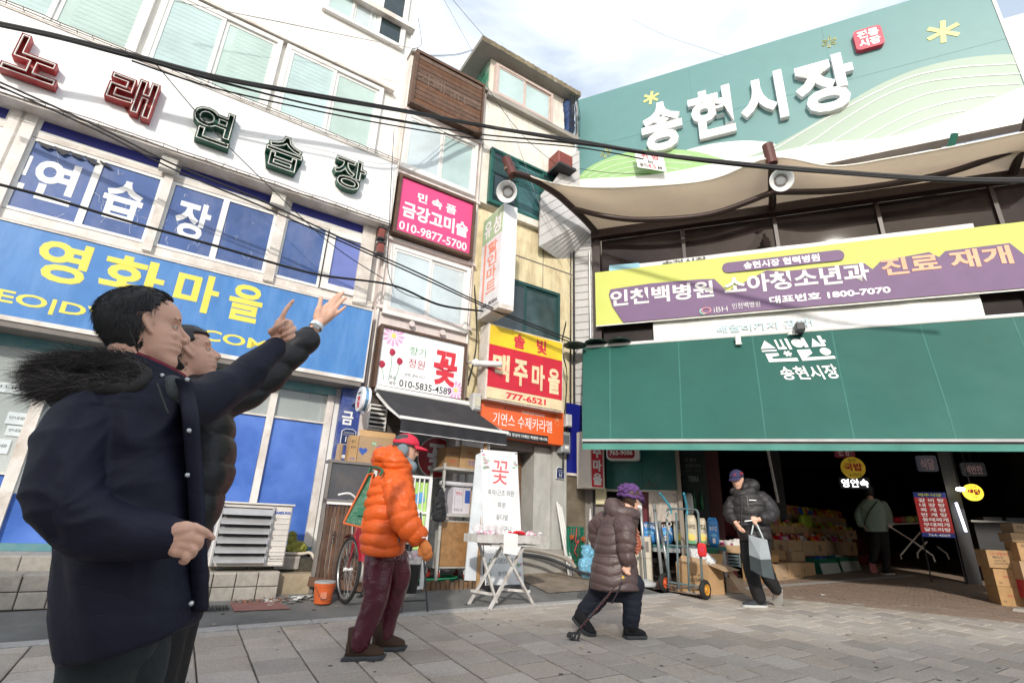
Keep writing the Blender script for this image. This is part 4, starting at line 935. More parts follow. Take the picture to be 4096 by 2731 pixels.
for L in (((190,880),(300,830),(420,800),(560,785),(700,785),(800,800)),((240,880),(340,845),(460,820),(580,808),(700,815)),((300,880),(400,855),(520,838),(640,840)),((160,878),(260,812),(380,785),(520,770),(700,770))):
    q=[bpx(p) for p in smooth(L,8)]; b.tube([(x,-.0125,z) for x,z in q],.006,4)
BL.part('contour_line',b,m_bw,stuff=True)
def star(c,r,mt,outline=False,sc=1):
    x,z=bpx(c); pl=[]; w=.16
    for k in range(6):
        a=radians(20)+k*pi/3+(0 if k%2 else .0)
        if k==1: pass
        for (rr_,ww) in ((1,-w),(1,w)):
            pl.append((x+r*(rr_*cos(a)-ww*1.0*sin(a)), z+r*(rr_*sin(a)+ww*cos(a))))
        am=a+pi/6; pl.append((x+r*.30*cos(am), z+r*.30*sin(am)))
    if outline: b=MB(); b.tube([(px_,-.006,pz_) for px_,pz_ in pl+[pl[0]]],.008,4); BL.part('star_outline',b,mt)
    else: BL.part('star',MB().prism(pl,-.010,-.001),mt)
m_sty=M('star_yellow',(.75,.68,.22),.4)
star((502,487),.17,m_sty); star((1950,160),.24,m_sty); star((1385,212),.12,m_sty,True); star((277,762),.115,m_sty,True)
def rrect(x0,x1,z0,z1,r,n=5):
    out=[]
    for cx_,cz_,a0 in ((x1-r,z1-r,0),(x0+r,z1-r,pi/2),(x0+r,z0+r,pi),(x1-r,z0+r,1.5*pi)):
        out+=[(cx_+r*cos(a0+pi/2*k/n),cz_+r*sin(a0+pi/2*k/n)) for k in range(n+1)]
    return out
BL.part('badge',MB().prism(rrect(5.39,5.82,9.60,10.06,.07),-.09,-.001),M('badge_red',(.60,.06,.10),.35))
BL.text('전통',5.44,5.77,9.84,10.02,-.092,m_wht,bold=.045,depth=.01); BL.text('시장',5.44,5.77,9.64,9.82,-.092,m_wht,bold=.045,depth=.01)
m_let=M('letter_white',(.84,.84,.84),.3,var=.01)
for ch,x0,x1,z0,z1 in (('송',1.50,2.30,8.46,9.68),('현',2.44,3.26,8.50,9.66),('시',3.38,4.16,8.53,9.66),('장',4.33,5.27,8.42,9.66)):
    BL.text(ch,x0,x1,z0,z1,-.055,m_let,bold=.036,depth=.10,name='letter')
# steel behind / under the billboard
BK=Thing('billboard_frame','dark steel frame and green braces seen under the billboard bottom edge','steel frame',fr=FM,at=(4,.3,6.7))
for x in (1.2,3.0,4.6,6.0,7.2,8.4): BK.part('post',MB().box(x,.14,6.66,x+.09,.24,7.5),m_brn)
BK.part('rail',MB().box(.4,.10,6.95,HX1,.2,7.05),m_dark)
for x in (3.55,5.9,7.4): BK.part('brace',MB().beam((x,.1,6.7),(x+.22,-.25,7.35),.07),M('brace_green',(.02,.13,.09),.4))
# ---- canopy
CN=Thing('entrance_canopy','cream membrane canopy stretched over dark curved steel arms below the billboard','canopy',fr=FM,at=(2,-.5,6.5))
arms=[[(.42,-.02,6.56),(.24,-.36,6.70),(.03,-.7,6.83),(-.18,-.97,6.97),(-.39,-1.2,7.06),(-.60,-1.42,7.10),(-.80,-1.62,7.07)],
      [(3.42,-.02,6.56),(3.42,-.25,6.60),(3.40,-.45,6.66),(3.38,-.65,6.74),(3.37,-.85,6.80),(3.36,-.98,6.84)],
      [(6.75,-.02,6.56),(6.72,-.3,6.66),(6.68,-.6,6.78),(6.64,-.9,6.90)]]
for a in arms: CN.part('arm',MB().tube(smooth([V3(p) for p in a],4),.062,10),m_brn,smooth=True)
def P3(p,Y): q=FM.px(*C3(*p),Y); return V3((q[0],Y,q[1]))
out=[V3((-.78,-1.60,7.13)),P3((0,908),-1.22),P3((200,933),-1.05),P3((500,925),-.92),P3((800,893),-.92),V3((3.36,-1.0,6.92)),P3((1400,828),-.9),P3((1700,786),-.88),P3((2050,722),-.9),P3((2352,660),-.95),P3((2700,590),-1.0)]
out=smooth(out,5); no=len(out)
inn=[V3((.44+ (7.6-.44)*i/(no-1),-.06,6.63)) for i in range(no)]
rings=[]
for j in range(9):
    v=j/8; rings.append([inn[i].lerp(out[i],v)+V3((0,0,-.07*sin(pi*v)*sin(pi*i/(no-1)*2)**2+.05*sin(pi*v))) for i in range(no)])
b=MB().loft(rings,cap=False,closed=False); me=b
CN.part('membrane',b,m_mem,smooth=True)
CN.part('edge_cable',MB().tube([p+V3((0,-.01,0)) for p in out],.018,6),M('edge_piping',(.75,.68,.60),.5),smooth=True)
t1=[V3((.03,-.7,6.80)),P3((300,1078),-.5),P3((500,1090),-.45),P3((800,1062),-.42),V3((3.40,-.5,6.62))]; t2=[V3((3.40,-.5,6.62)),P3((1400,948),-.42),P3((1700,912),-.42),P3((2000,850),-.45),P3((2352,725),-.5)]
CN.part('ring_tube',MB().tube(smooth(t1,6),.05,8),m_brn,smooth=True); CN.part('ring_tube',MB().tube(smooth(t2,6),.05,8),m_brn,smooth=True)
def bell(name,lab,pc,D,rr_,ax):
    c=at(*pc,D); T=Thing(name,lab,'lamp','round bell lamps on the canopy arms',M=Matrix.Translation(c)@ax.to_track_quat('Z','Y').to_matrix().to_4x4())
    r=rr_
    T.part('reflector',MB().lathe([(r*.42,-r*.75),(r*.55,-r*.55),(r*.75,-r*.28),(r,0),(r*1.03,0),(r*1.03,-.01),(r*.78,-r*.3),(r*.58,-r*.58),(r*.45,-r*.78)],n=36,cap=False),M('reflector_white',(.72,.74,.74),.35),smooth=True)
    T.part('lens',MB().lathe([(0,-r*.50),(r*.42,-r*.50),(r*.42,-r*.46),(r*.36,-r*.44),(0,-r*.44)],n=28),M('lamp_lens',(.33,.34,.35),.3)); 
    T.part('lens_ring',MB().lathe([(r*.42,-r*.6),(r*.5,-r*.6),(r*.5,-r*.42),(r*.42,-r*.42)],n=28,cap=False),m_grime)
    T.part('ballast',MB().lathe([(0,-r*1.6),(r*.3,-r*1.6),(r*.36,-r*1.4),(r*.36,-r*.78),(0,-r*.78)],n=16),m_grime)
    T.part('bracket',MB().beam((-r*.5,0,-r*.9),(0,r*.9,-r*1.2),.03,.03).beam((r*.5,0,-r*.9),(0,r*.9,-r*1.2),.03,.03).beam((0,r*.4,-r*1.2),(0,r*1.1,-r*1.5),.05,.05),m_grime)
    return T
A=(FM.M@V3((-.80,-1.62,7.07))); 
bell('bell_lamp','round white bell lamp on the left tip of the canopy beside the green window',D5(283,375),6.75,.165,V3((-.25,-.80,-.55)))
bell('bell_lamp','round white bell lamp at the middle of the canopy below the billboard',C3(1150,893),7.7,.17,V3((-.30,-.80,-.50)))
TPp=Thing('lamp_bracket','brown steel pipe end and bolt holding the left bell lamp','bracket',fr=FM,at=(-.8,-1.6,7.1)); TPp.part('pipe_end',MB().tube([(-.80,-1.62,7.02),(-.95,-1.60,7.42)],.085,14),M('maroon_steel',(.10,.03,.025),.4)); TPp.part('bolt',MB().tube([(-.92,-1.70,7.15),(-.86,-1.55,7.12)],.035,8),m_rusty)
TQ=Thing('lamp_bracket','brown steel pipe end and bolt holding the middle bell lamp','bracket',fr=FM,at=(3.4,-1,6.9)); TQ.part('pipe_end',MB().tube([(3.36,-.98,6.82),(3.33,-1.0,7.18)],.085,14),M('maroon_steel',(0,0,0)))
# ---- banners
def sheetpart(T,name,x0,x1,z0,z1,y,mt,amp=.02,n=60,ph=0):
    def fn(u,v):
        return (x0+(x1-x0)*u, y-amp*(.5+.5*sin(u*23+ph+v*2))*sin(pi*min(1,v*1.0))*.6-amp*noise.noise(V3((u*9,v*3,ph))), z0+(z1-z0)*v-.02*sin(pi*u)*(1-v))
    return T.part(name,MB().grid(fn,n,8),mt,smooth=True,fix=False)
m_by=M('banner_lime',(.56,.60,.14),.6,var=.05,scale=1.5,bump=.003,bscale=5); m_bp=M('banner_purple',(.17,.10,.20),.6,var=.05); m_bpk=M('banner_peach',(.80,.42,.26),.6); m_bwh=M('banner_white',(.72,.71,.70),.6,dirt=.2,dcol=(.5,.5,.55)); m_lbl=M('banner_pale_blue',(.28,.52,.64),.6)
BW2=Thing('faded_lower_banner','faded white banner with pale blue Korean writing behind the yellow banner foot','banner',fr=FM,at=(3,-.03,4.3))
sheetpart(BW2,'sheet',1.33,5.92,4.27,4.75,-.05,m_bwh); BW2.text('배달비까지 공짜!',2.35,3.75,4.36,4.50,-.085,M('pale_cyan',(.50,.64,.68),.6),bold=.02,depth=.002)
BW1=Thing('upper_banner','white and light blue banner edge showing above the yellow hospital banner','banner',fr=FM,at=(3,-.03,5.7))
sheetpart(BW1,'sheet',.60,6.1,5.55,5.83,-.05,m_bwh); BW1.part('blue_corner',MB().prism([(.61,5.60),(1.20,5.60),(1.15,5.83),(.61,5.85)],-.088,-.085),m_lbl); BW1.text('송현시장',1.55,2.3,5.70,5.80,-.088,m_blk,bold=.03,depth=.002)
YB=Thing('hospital_banner','long yellow green and purple banner with white and orange Korean lettering','banner',fr=FM,at=(3.5,-.1,4.7))
YB0,YB1,Yx0,Yx1=4.65,5.72,.35,7.0
yb=-.13
def bang(name,poly,y,mt):
    YB.part(name,MB().prism(poly,y-.0015,y),mt)
YB.part('sheet',MB().grid(lambda u,v:(Yx0+(Yx1-Yx0)*u, yb-.012*noise.noise(V3((u*14,v*3,0)))+.012, YB0+(YB1-YB0)*v),90,10),m_by,smooth=True,fix=False)
def yp(p): 
    q=FM.px(*C7(*p),yb); return (min(max(q[0],Yx0+.01),Yx1-.01),min(max(q[1],YB0+.02),YB1-.02))
bang('purple_field',[yp(p) for p in ((292,345),(300,320),(500,290),(560,285),(740,270),(815,268),(880,330),(1075,225),(1165,230),(1440,200),(1560,190),(1600,220),(1640,180),(1880,135),(1930,160),(1960,130),(2280,90),(2420,200),(2420,420),(2352,325),(365,492),(310,405))],yb-.004,m_bp)
bang('title_pill',rrect(yp((855,215))[0],yp((1460,150))[0],5.41,5.60,.09),yb-.009,m_bp)
for s,pa_,pb_,z0,z1,mt,bo in (('송현시장 협력병원',(960,200),(1338,165),5.44,5.57,m_wht,.02),('인천백병원',(300,370),(812,330),4.99,5.30,m_bwh,.03),('소아청소년과',(865,320),(1590,270),5.0,5.33,m_bwh,.03),('진료 재개',(1648,240),(2300,180),5.06,5.36,m_bpk,.03),('대표번호 1800-7070',(1092,400),(1695,350),4.77,4.90,m_wht,.03),('인천백병원',(905,420),(1045,410),4.74,4.84,m_bwh,-.0)):
    YB.text(s,FM.px(*C7(*pa_),yb)[0],FM.px(*C7(*pb_),yb)[0],z0,z1,yb-.011,mt,bold=bo,depth=.002)
lx_,lz_=FM.px(*C7(775,425),yb)
YB.part('logo_mark',MB().tube([(lx_+.07*cos(a*.5)*1.0,yb-.012,lz_+.05*sin(a*.5)) for a in range(-2,11)],.012,5),M('logo_pink',(.75,.35,.40),.5)); YB.part('logo_mark',MB().tube([(lx_-.04+.06*cos(a*.5),yb-.013,lz_-.01+.05*sin(a*.5)) for a in range(4,11)],.012,5),M('logo_mint',(.35,.70,.60),.5))
YB.text('iBH',lx_+.12,lx_+.33,lz_-.045,lz_+.045,yb-.011,m_bwh,bold=-.01,depth=.002)
YB.part('hem',MB().box(Yx0,yb-.003,YB0-.012,Yx1,yb+.003,YB0+.006),m_bwh)
# ---- big green awning
GA=Thing('green_awning','wide dark green fabric awning with a white Korean logo over the market entrance','awning',fr=FM,at=(3.5,-.6,2.4))
m_ga=M('awning_green',(.014,.098,.078),.6,var=.10,scale=1.2,bump=.002,bscale=6,dirt=.12,dcol=(.10,.25,.21),dscale=.8); m_gas=M('awning_seam',(.035,.15,.125),.6)
XA0,XA1=.10,7.7; 
I_=FM.I@FW.M
def bar(u): return I_@V3((.035+u*(7.9-.035),0,2.44))
def AS(u,v,off=0):
    a=V3((XA0+(XA1-XA0)*u,-.08,4.27)); p=a.lerp(bar(u),v); 
    s=.034*sin(pi*v)*(sin(u*21+.8*v)+.6*sin(u*43+1)+.5*noise.noise(V3((u*18,v*5,2))))*(.3+v); s+= .05*math.exp(-((u-.40-.12*v)/.03)**2)*sin(pi*v)*.6
    n=V3((0,-.78,-.5)).normalized()
    return p+V3((0,0,-.03*sin(pi*v)))+n*(s+off)*1.0
GA.part('cloth',MB().grid(lambda u,v:AS(u,v),150,24),m_ga,smooth=True,fix=False)
for xt,xb in ((295,300),(635,655),(1005,1070),(1405,1510),(1855,2015),(2330,2560)):
    ua=(FM.px(*C7(xt,560),-.1)[0]-XA0)/(XA1-XA0); ub=(FW.px(*C7(xb,1060))[0]-.035)/7.865
    GA.part('seam',MB().grid(lambda a,v:AS(ua+(ub-ua)*v-.0012+.0024*a,v,.004),1,24),m_gas,smooth=True,fix=False)
GA.part('top_rail',MB().tube([(XA0,-.07,4.29),(XA1,-.07,4.29)],.035,8),m_alu)
q0,q1=bar(0),bar(1)
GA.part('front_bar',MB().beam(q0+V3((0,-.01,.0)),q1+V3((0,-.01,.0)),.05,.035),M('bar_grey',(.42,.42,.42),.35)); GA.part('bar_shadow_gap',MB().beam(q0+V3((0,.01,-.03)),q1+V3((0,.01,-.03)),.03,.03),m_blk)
GA.part('valance',MB().grid(lambda u,v: bar(u)+V3((0,-.012-.006*sin(u*60)*v,-.045-.085*v)),120,3),M('valance_green',(.05,.22,.18),.6),smooth=True,fix=False)
for xx,s in ((.0,0),(1,0)): GA.part('end_flap',MB().add([AS(xx,0),AS(xx,1),AS(xx,1)+V3((0,.1,-.05)),V3((XA0+(XA1-XA0)*xx,.02,4.2))],[(0,1,2,3)]),m_ga)
def onawn(me,x0,z1,hscale):
    """text laid flat on the sloping cloth: x -> along, z -> up the cloth"""
    for v in me.vertices:
        w=v.co; u=(w.x-XA0)/(XA1-XA0); vv=w.z; v.co=GA.T@AS(u,vv,.012-w.y)
def awtext(s,xc,w,v0,v1,bold):
    me=text_mesh(s,xc-w/2,xc+w/2,-v1,-v0,0,bold,.002)
    for v in me.vertices:
        w_=v.co; u=(w_.x-XA0)/(XA1-XA0); v.co=GA.T@AS(u,-w_.z,.014-w_.y)
    me.materials.append(m_wht); o=bpy.data.objects.new('lettering',me); COL.objects.link(o); o.parent=GA.o
def awshape(poly):
    n=len(poly); fr_=[GA.T@AS((x-XA0)/(XA1-XA0),v,.016) for x,v in poly]; bk=[GA.T@AS((x-XA0)/(XA1-XA0),v,.012) for x,v in poly]
    me=bpy.data.meshes.new('logo_shape'); me.from_pydata(fr_+bk,[],[tuple(range(n)),tuple(reversed(range(n,2*n)))]+[(i,n+i,n+(i+1)%n,(i+1)%n) for i in range(n)]); me.materials.append(m_wht)
    o=bpy.data.objects.new('logo_shape',me); COL.objects.link(o); o.parent=GA.o
# logo: geometric syllables (triangle, square comb, circle, triangle) over bases
LX=[FM.px(*C7(*p),-.35)[0] for p in ((1035,600),(1120,600),(1200,600),(1290,600),(1375,600))]
cw=[(LX[0]+.0,LX[1]-.03),(LX[1],LX[2]-.03),(LX[2]+.0,LX[3]-.04),(LX[3],LX[4])]
va,vb,vc,vd=.055,.15,.19,.275
def tri(x0,x1): return [((x0+x1)/2,va),(x1,vb),(x0,vb)]
def circ(x,v,rx,rv,n=18): return [(x+rx*cos(2*pi*k/n),v+rv*sin(2*pi*k/n)) for k in range(n)]
awshape([((cw[0][0]+cw[0][1])/2,va),(cw[0][1],vb-.01),(cw[0][0],vb-.01)]); awshape([(cw[0][0],vb+.005),(cw[0][1],vb+.005),(cw[0][1],vb+.02),(cw[0][0],vb+.02)])
awshape([(cw[0][0]+.03,vc),(cw[0][1]-.0,vc),(cw[0][1],vc+.025),(cw[0][0]+.10,vc+.035),(cw[0][0]+.10,vc+.055),(cw[1][1],vc+.055),(cw[1][1],vd),(cw[0][0]+.03,vd)])
for k in range(3): a=cw[1][0]+k*.075; awshape([(a,va),(a+.03,va),(a+.03,vb-.02),(a,vb-.02)])
awshape([(cw[1][0],vb-.018),(cw[1][0]+.12,vb-.018),(cw[1][0]+.12,vb+.005),(cw[1][0],vb+.005)]); awshape([(cw[1][1]-.04,va-.005),(cw[1][1],va-.005),(cw[1][1],vb+.01),(cw[1][1]-.04,vb+.01)])
for k in range(3): 
    a=k*pi/3; cx_=(cw[1][0]+cw[1][1])/2; cv=vb+.05; dx,dv=.055*cos(a),.028*sin(a); ex,ev=-.014*sin(a),.007*cos(a)
    awshape([(cx_-dx-ex,cv-dv-ev),(cx_+dx-ex,cv+dv-ev),(cx_+dx+ex,cv+dv+ev),(cx_-dx+ex,cv-dv+ev)])
awshape(circ(cw[2][0]+.08,(va+vb)/2,.08,.045)); awshape([(cw[2][1]-.05,va),(cw[2][1],va),(cw[2][1],vb),(cw[2][1]-.05,vb)])
awshape([(cw[2][0]+.02,vc-.02),(cw[2][1],vc-.02),(cw[2][1],vc+.02),(cw[2][0]+.09,vc+.055),(cw[3][1],vc+.06),(cw[3][1],vd),(cw[2][0]+.02,vd)])
awshape([(cw[3][0]+.07,va+.01),(cw[3][0]+.15,vb),(cw[3][0],vb)]); awshape([(cw[3][1]-.08,va-.01),(cw[3][1]-.03,va-.01),(cw[3][1]-.03,va+.035),(cw[3][1],va+.035),(cw[3][1],va+.055),(cw[3][1]-.03,va+.055),(cw[3][1]-.03,vb),(cw[3][1]-.08,vb)])
awshape(circ((cw[3][0]+cw[3][1])/2+.03,vc+.012,.07,.036))
awtext('송현시장',(LX[0]+LX[4])/2+.02,.74,.325,.455,.02)
CCm=Thing('security_camera','small dark boxy camera on top of the green awning above the logo','camera',fr=FM,at=(3.4,-.2,4.35))
X,Z=FM.px(*C7(1238,515),-.25); CCm.part('body',MB().cbox(X-.06,-.36,Z-.05,X+.06,-.10,Z+.07,.01),m_dark); CCm.part('bracket',MB().prism([(X-.17,Z-.06),(X-.02,Z-.06),(X-.02,Z+.05)],-.2,-.17),m_alu)
CL=Thing('awning_clamp','small grey clamp on the awning top edge left of the logo','clamp',fr=FM,at=(2.6,-.2,4.2)); X,Z=FM.px(*C7(933,570),-.2); CL.part('plate',MB().cbox(X-.04,-.24,Z-.07,X+.04,-.19,Z+.07,.01),m_alu); CL.part('lip',MB().box(X-.045,-.26,Z-.09,X+.045,-.20,Z-.071),m_alu)
# dark round parasol tops at the left end of the awning
for i,p in enumerate((C7(130,605),C7(235,595),C7(350,590))):
    X,Z=FM.px(*p,.02 if i else -.2); T=Thing('round_lamp_shade',['leftmost dark green lamp shade at the awning end','middle dark green lamp shade behind the awning top','rightmost dark green lamp shade behind the awning top'][i],'lamp shade','dark lamp shades behind the awning',fr=FM,at=(X,-.1,Z))
    T.part('shade',MB().lathe([(.03,.06),(.10,.045),(.20,.0),(.205,-.01),(.19,-.012),(.0,.03)],(X,-.12 if i else -.3,Z),20),M('shade_green',(.02,.05,.04),.3),smooth=True); T.part('stem',MB().tube([(X,-.12 if i else -.3,Z+.05),(X,.04,Z+.07)],.012,6),m_dark)
# signs hanging under the awning
RS=Thing('red_vertical_sign','red vertical lightbox with white Korean characters hanging under the awning edge','sign',fr=FA,at=(4.3,-.25,1.9))
RS.part('case',MB().box(4.17,-.36,1.85,4.46,-.02,2.75),M('case_white',(.62,.58,.52),.4,dirt=.5,dcol=(.35,.2,.12),dscale=4)); RS.part('face',MB().box(4.19,-.366,1.87,4.42,-.361,2.73),m_sr)
for i,ch in enumerate('을마주'): RS.text(ch,4.215,4.395,1.90+i*.21,2.08+i*.21,-.367,m_bwh,bold=.045,depth=.003,name='letter')
RO=Thing('red_rounded_sign','red rounded sign with the number 765-9086 under the awning','sign',fr=FM,at=(.75,0,2.3))
RO.part('case',MB().prism(rrect(.48,1.0,2.31,2.75,.06),-.12,.08),m_alu); RO.part('face',MB().prism(rrect(.50,.93,2.33,2.73,.05),-.128,-.122),M('sign_maroon',(.30,.02,.03),.35)); RO.text('765-9086',.535,.90,2.385,2.46,-.129,m_wht,bold=.02,depth=.003)
# ---- signs and lamps deep in the hall
def hang(name,lab,cat,X,Y,z0,z1,w,build):
    T=Thing(name,lab,cat,fr=FM,at=(X,Y,z0)); build(T); return T
S1=Thing('round_soup_sign','yellow round sign with red Korean letters in the dark hall','sign',fr=FM,at=(4.7,3,2.5))
Rx2=Matrix.Rotation(pi/2,3,'X')
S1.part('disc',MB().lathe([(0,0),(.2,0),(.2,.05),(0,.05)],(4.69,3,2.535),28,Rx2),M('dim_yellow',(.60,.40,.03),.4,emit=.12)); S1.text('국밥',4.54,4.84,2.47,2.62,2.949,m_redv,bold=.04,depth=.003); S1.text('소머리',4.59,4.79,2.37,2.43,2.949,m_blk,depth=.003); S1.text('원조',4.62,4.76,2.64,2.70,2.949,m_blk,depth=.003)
S1.part('hanger',MB().tube([(4.69,3,2.73),(4.69,3,4.3)],.01,5),m_dark)
S2=Thing('lit_letter_sign','glowing white Korean letters reading yeongdong in the dark hall','sign',fr=FM,at=(4.7,3.05,2.2)); S2.text('영안속',4.47,4.91,2.18,2.33,3.03,M('lit_white',(1,1,1),.5,var=0,emit=3.0),bold=.0,depth=.003); S2.part('backing',MB().box(4.44,3.04,2.15,4.94,3.08,2.36),m_dark); S2.part('hanger',MB().tube([(4.6,3.06,2.36),(4.6,3.06,4.3)],.008,5),m_dark)
S3=Thing('soup_menu_banner','red menu banner with rows of white Korean dish names standing in the hall','banner',fr=FM,at=(6.2,4.5,1.1))
mx=(5.578+ (6.554-5.578)*.33,6.08+(7.187-6.08)*.33)   # plane Y=4
fx=lambda p: FM.px(*E6(*p),4)
c0=fx((5,45)); c1=fx((325,40)); c2=fx((480,520)); 
x0,x1,z0,z1=c0[0],c1[0]+.02,fx((480,525))[1],c0[1]
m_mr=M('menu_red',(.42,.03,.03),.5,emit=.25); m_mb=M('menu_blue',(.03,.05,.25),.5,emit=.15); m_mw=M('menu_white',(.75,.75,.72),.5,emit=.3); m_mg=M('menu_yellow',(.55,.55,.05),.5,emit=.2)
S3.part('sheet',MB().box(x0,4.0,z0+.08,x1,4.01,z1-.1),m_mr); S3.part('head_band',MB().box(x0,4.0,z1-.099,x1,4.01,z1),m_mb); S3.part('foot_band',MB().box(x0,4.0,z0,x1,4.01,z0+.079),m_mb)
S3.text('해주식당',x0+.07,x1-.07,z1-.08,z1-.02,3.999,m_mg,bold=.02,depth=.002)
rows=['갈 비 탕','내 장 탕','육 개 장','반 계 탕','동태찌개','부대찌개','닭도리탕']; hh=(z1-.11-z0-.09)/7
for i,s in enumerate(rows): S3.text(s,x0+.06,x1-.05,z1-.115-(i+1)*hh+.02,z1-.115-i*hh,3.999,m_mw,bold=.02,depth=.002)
S3.text('764-4009',x0+.1,x1-.08,z0+.015,z0+.06,3.999,m_mw,depth=.002); S3.part('stand',MB().tube([(x0,4.03,G(*(FM.M@V3((x0,4,0)))[:2])),(x0,4.03,z1)],.012,6).tube([(x1,4.03,G(*(FM.M@V3((x1,4,0)))[:2])),(x1,4.03,z1)],.012,6),m_dark)
S4=Thing('chicken_sign','lit yellow oval sign with red Korean letters beside a bare bulb','sign',fr=FM,at=(6.8,4,2.1))
c=FM.px(*C9(1260,350),4); m_ly=M('lit_yellow',(.95,.72,.05),.4,var=0,emit=.9)
S4.part('disc',MB().lathe([(0,0),(.155,0),(.155,.06),(0,.06)],(c[0],4,c[1]),28,Rx2),m_ly); S4.text('생닭',c[0]-.11,c[0]+.11,c[1]-.05,c[1]+.06,3.93,m_redv,bold=.05,depth=.003); S4.text('전문',c[0]-.05,c[0]+.05,c[1]-.12,c[1]-.07,3.93,m_dark,depth=.003); S4.text('양념',c[0]-.05,c[0]+.05,c[1]+.08,c[1]+.12,3.93,m_dark,depth=.003); S4.part('hanger',MB().tube([(c[0],4,c[1]+.15),(c[0],4,4.3)],.01,5),m_dark)
c=FM.px(*E6(500,15),3.9); LBb=Thing('bare_bulb','bright bare lamp left of the yellow oval sign','lamp',fr=FM,at=(c[0],3.9,c[1])); LBb.part('bulb',MB().ball((c[0],3.9,c[1]),.055,12,8,(1.3,1,.7)),M('bulb_lit',(1,1,.95),.5,var=0,emit=14),smooth=True); LBb.part('cord',MB().tube([(c[0],3.9,c[1]+.04),(c[0],3.9,4.3)],.006,4),m_dark)
c=FM.px(*E6(455,155),4.2); c2=FM.px(*E6(560,460),4.2); LT=Thing('vertical_tube_lamp','vertical strip light on the dark post right of the red menu','lamp',fr=FM,at=(c[0],4.2,c[1])); LT.part('tube',MB().tube([(c[0],4.2,c[1]),(c2[0],4.2,c2[1])],.022,6),M('strip_lit',(.8,.85,1),.5,var=0,emit=2.2)); LT.part('post',MB().box(c[0]-.10,4.24,.5,c[0]+.12,4.3,4.3),m_dark)
for (p,q,s,lab) in (((905,150),(1050,215),'','faint white rounded shop sign high in the dark hall'),((1190,195),(1360,245),'석반찬','dim red lettered side dish sign in the dark hall'),((380,85),(515,125),'전문','small dark red rounded sign at the top of the hall view')):
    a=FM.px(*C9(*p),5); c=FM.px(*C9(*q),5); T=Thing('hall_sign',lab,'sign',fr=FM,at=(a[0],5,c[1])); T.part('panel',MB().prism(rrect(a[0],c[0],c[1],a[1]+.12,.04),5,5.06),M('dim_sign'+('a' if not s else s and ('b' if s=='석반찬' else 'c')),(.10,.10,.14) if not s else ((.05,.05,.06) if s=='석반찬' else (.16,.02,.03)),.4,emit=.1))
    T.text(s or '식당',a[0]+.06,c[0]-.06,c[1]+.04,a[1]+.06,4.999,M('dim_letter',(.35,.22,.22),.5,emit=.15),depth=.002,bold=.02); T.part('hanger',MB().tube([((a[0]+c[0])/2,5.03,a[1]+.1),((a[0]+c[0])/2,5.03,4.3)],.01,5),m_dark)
# poster column left: beer poster
TE=Thing('beer_poster','dark beer poster with pale lettering and two green bottles inside the entrance','poster',fr=FM,at=(1.8,1.2,1.7))
x0,x1=1.64,1.97; TE.part('sheet',MB().box(x0,1.2,1.62,x1,1.21,2.56),M('poster_dark',(.015,.03,.022),.4)); TE.text('이 맛이',x0+.03,x0+.21,2.43,2.50,1.199,m_grime,bold=.02,depth=.002); TE.text('청정라거다!',x0+.03,x1-.04,2.33,2.40,1.199,m_grime,bold=.02,depth=.002); TE.text('TERRA',x0+.06,x1-.09,2.09,2.19,1.199,M('poster_grey',(.30,.32,.30),.5),bold=.02,depth=.002)
TE.text('청정맥아 리얼탄산',x0+.03,x1-.05,2.27,2.30,1.199,m_grime,depth=.002)
for xx in (x0+.13,x0+.25): TE.part('printed_bottle',MB().lathe([(.0,1.63),(.035,1.63),(.035,1.80),(.012,1.88),(.012,1.95),(0,1.95)],(xx,1.188,0),10),M('bottle_green',(.02,.14,.06),.25),smooth=True)
TE.part('board',MB().box(1.60,1.22,.5,2.02,1.26,4.2),m_dark)
# =================================================================== people
def J(*a):
    """joint: (pixel x, pixel y, distance, radius) -> (point, radius)"""
    return (at(a[0],a[1],a[2]), a[3])
def chain(b, js, n=14, flat=None):
    """tapering limb with rounded ends through the joints; flat=(dir,k) squashes across a direction"""
    pts=[V3(p) for p,r in js]; rs=[r for p,r in js]
    q=[];R=[]
    for i in range(len(pts)-1):
        m=6
        p0=pts[max(i-1,0)];p1=pts[i];p2=pts[i+1];p3=pts[min(i+2,len(pts)-1)]
        for k in range(m):
            t=k/m; q.append(.5*((2*p1)+(p2-p0)*t+(2*p0-5*p1+4*p2-p3)*t*t+(3*p1-p0-3*p2+p3)*t**3)); R.append(rs[i]+(rs[i+1]-rs[i])*(t*t*(3-2*t)))
    q.append(pts[-1]);R.append(rs[-1])
    d0=(q[0]-q[1]).normalized(); d1=(q[-1]-q[-2]).normalized()
    h=[(.9,.42),(.65,.75),(.3,.95)]
    q=[q[0]+d0*R[0]*a for a,_ in h]+q+[q[-1]+d1*R[-1]*a for a,_ in reversed(h)]
    R=[R[0]*c for _,c in h]+R+[R[-1]*c for _,c in reversed(h)]
    o=len(b.v); b.tube(q,R,n)
    if flat:
        d=V3(flat[0]).normalized(); kk=flat[1]; c=sum(pts,V3())/len(pts)
        for i in range(o,len(b.v)):
            v=V3(b.v[i]); ring=(i-o)//n; ce=q[ring] if ring<len(q) else c; w=v-ce; b.v[i]=tuple(v-d*(w.dot(d)*(1-kk)))
    return b
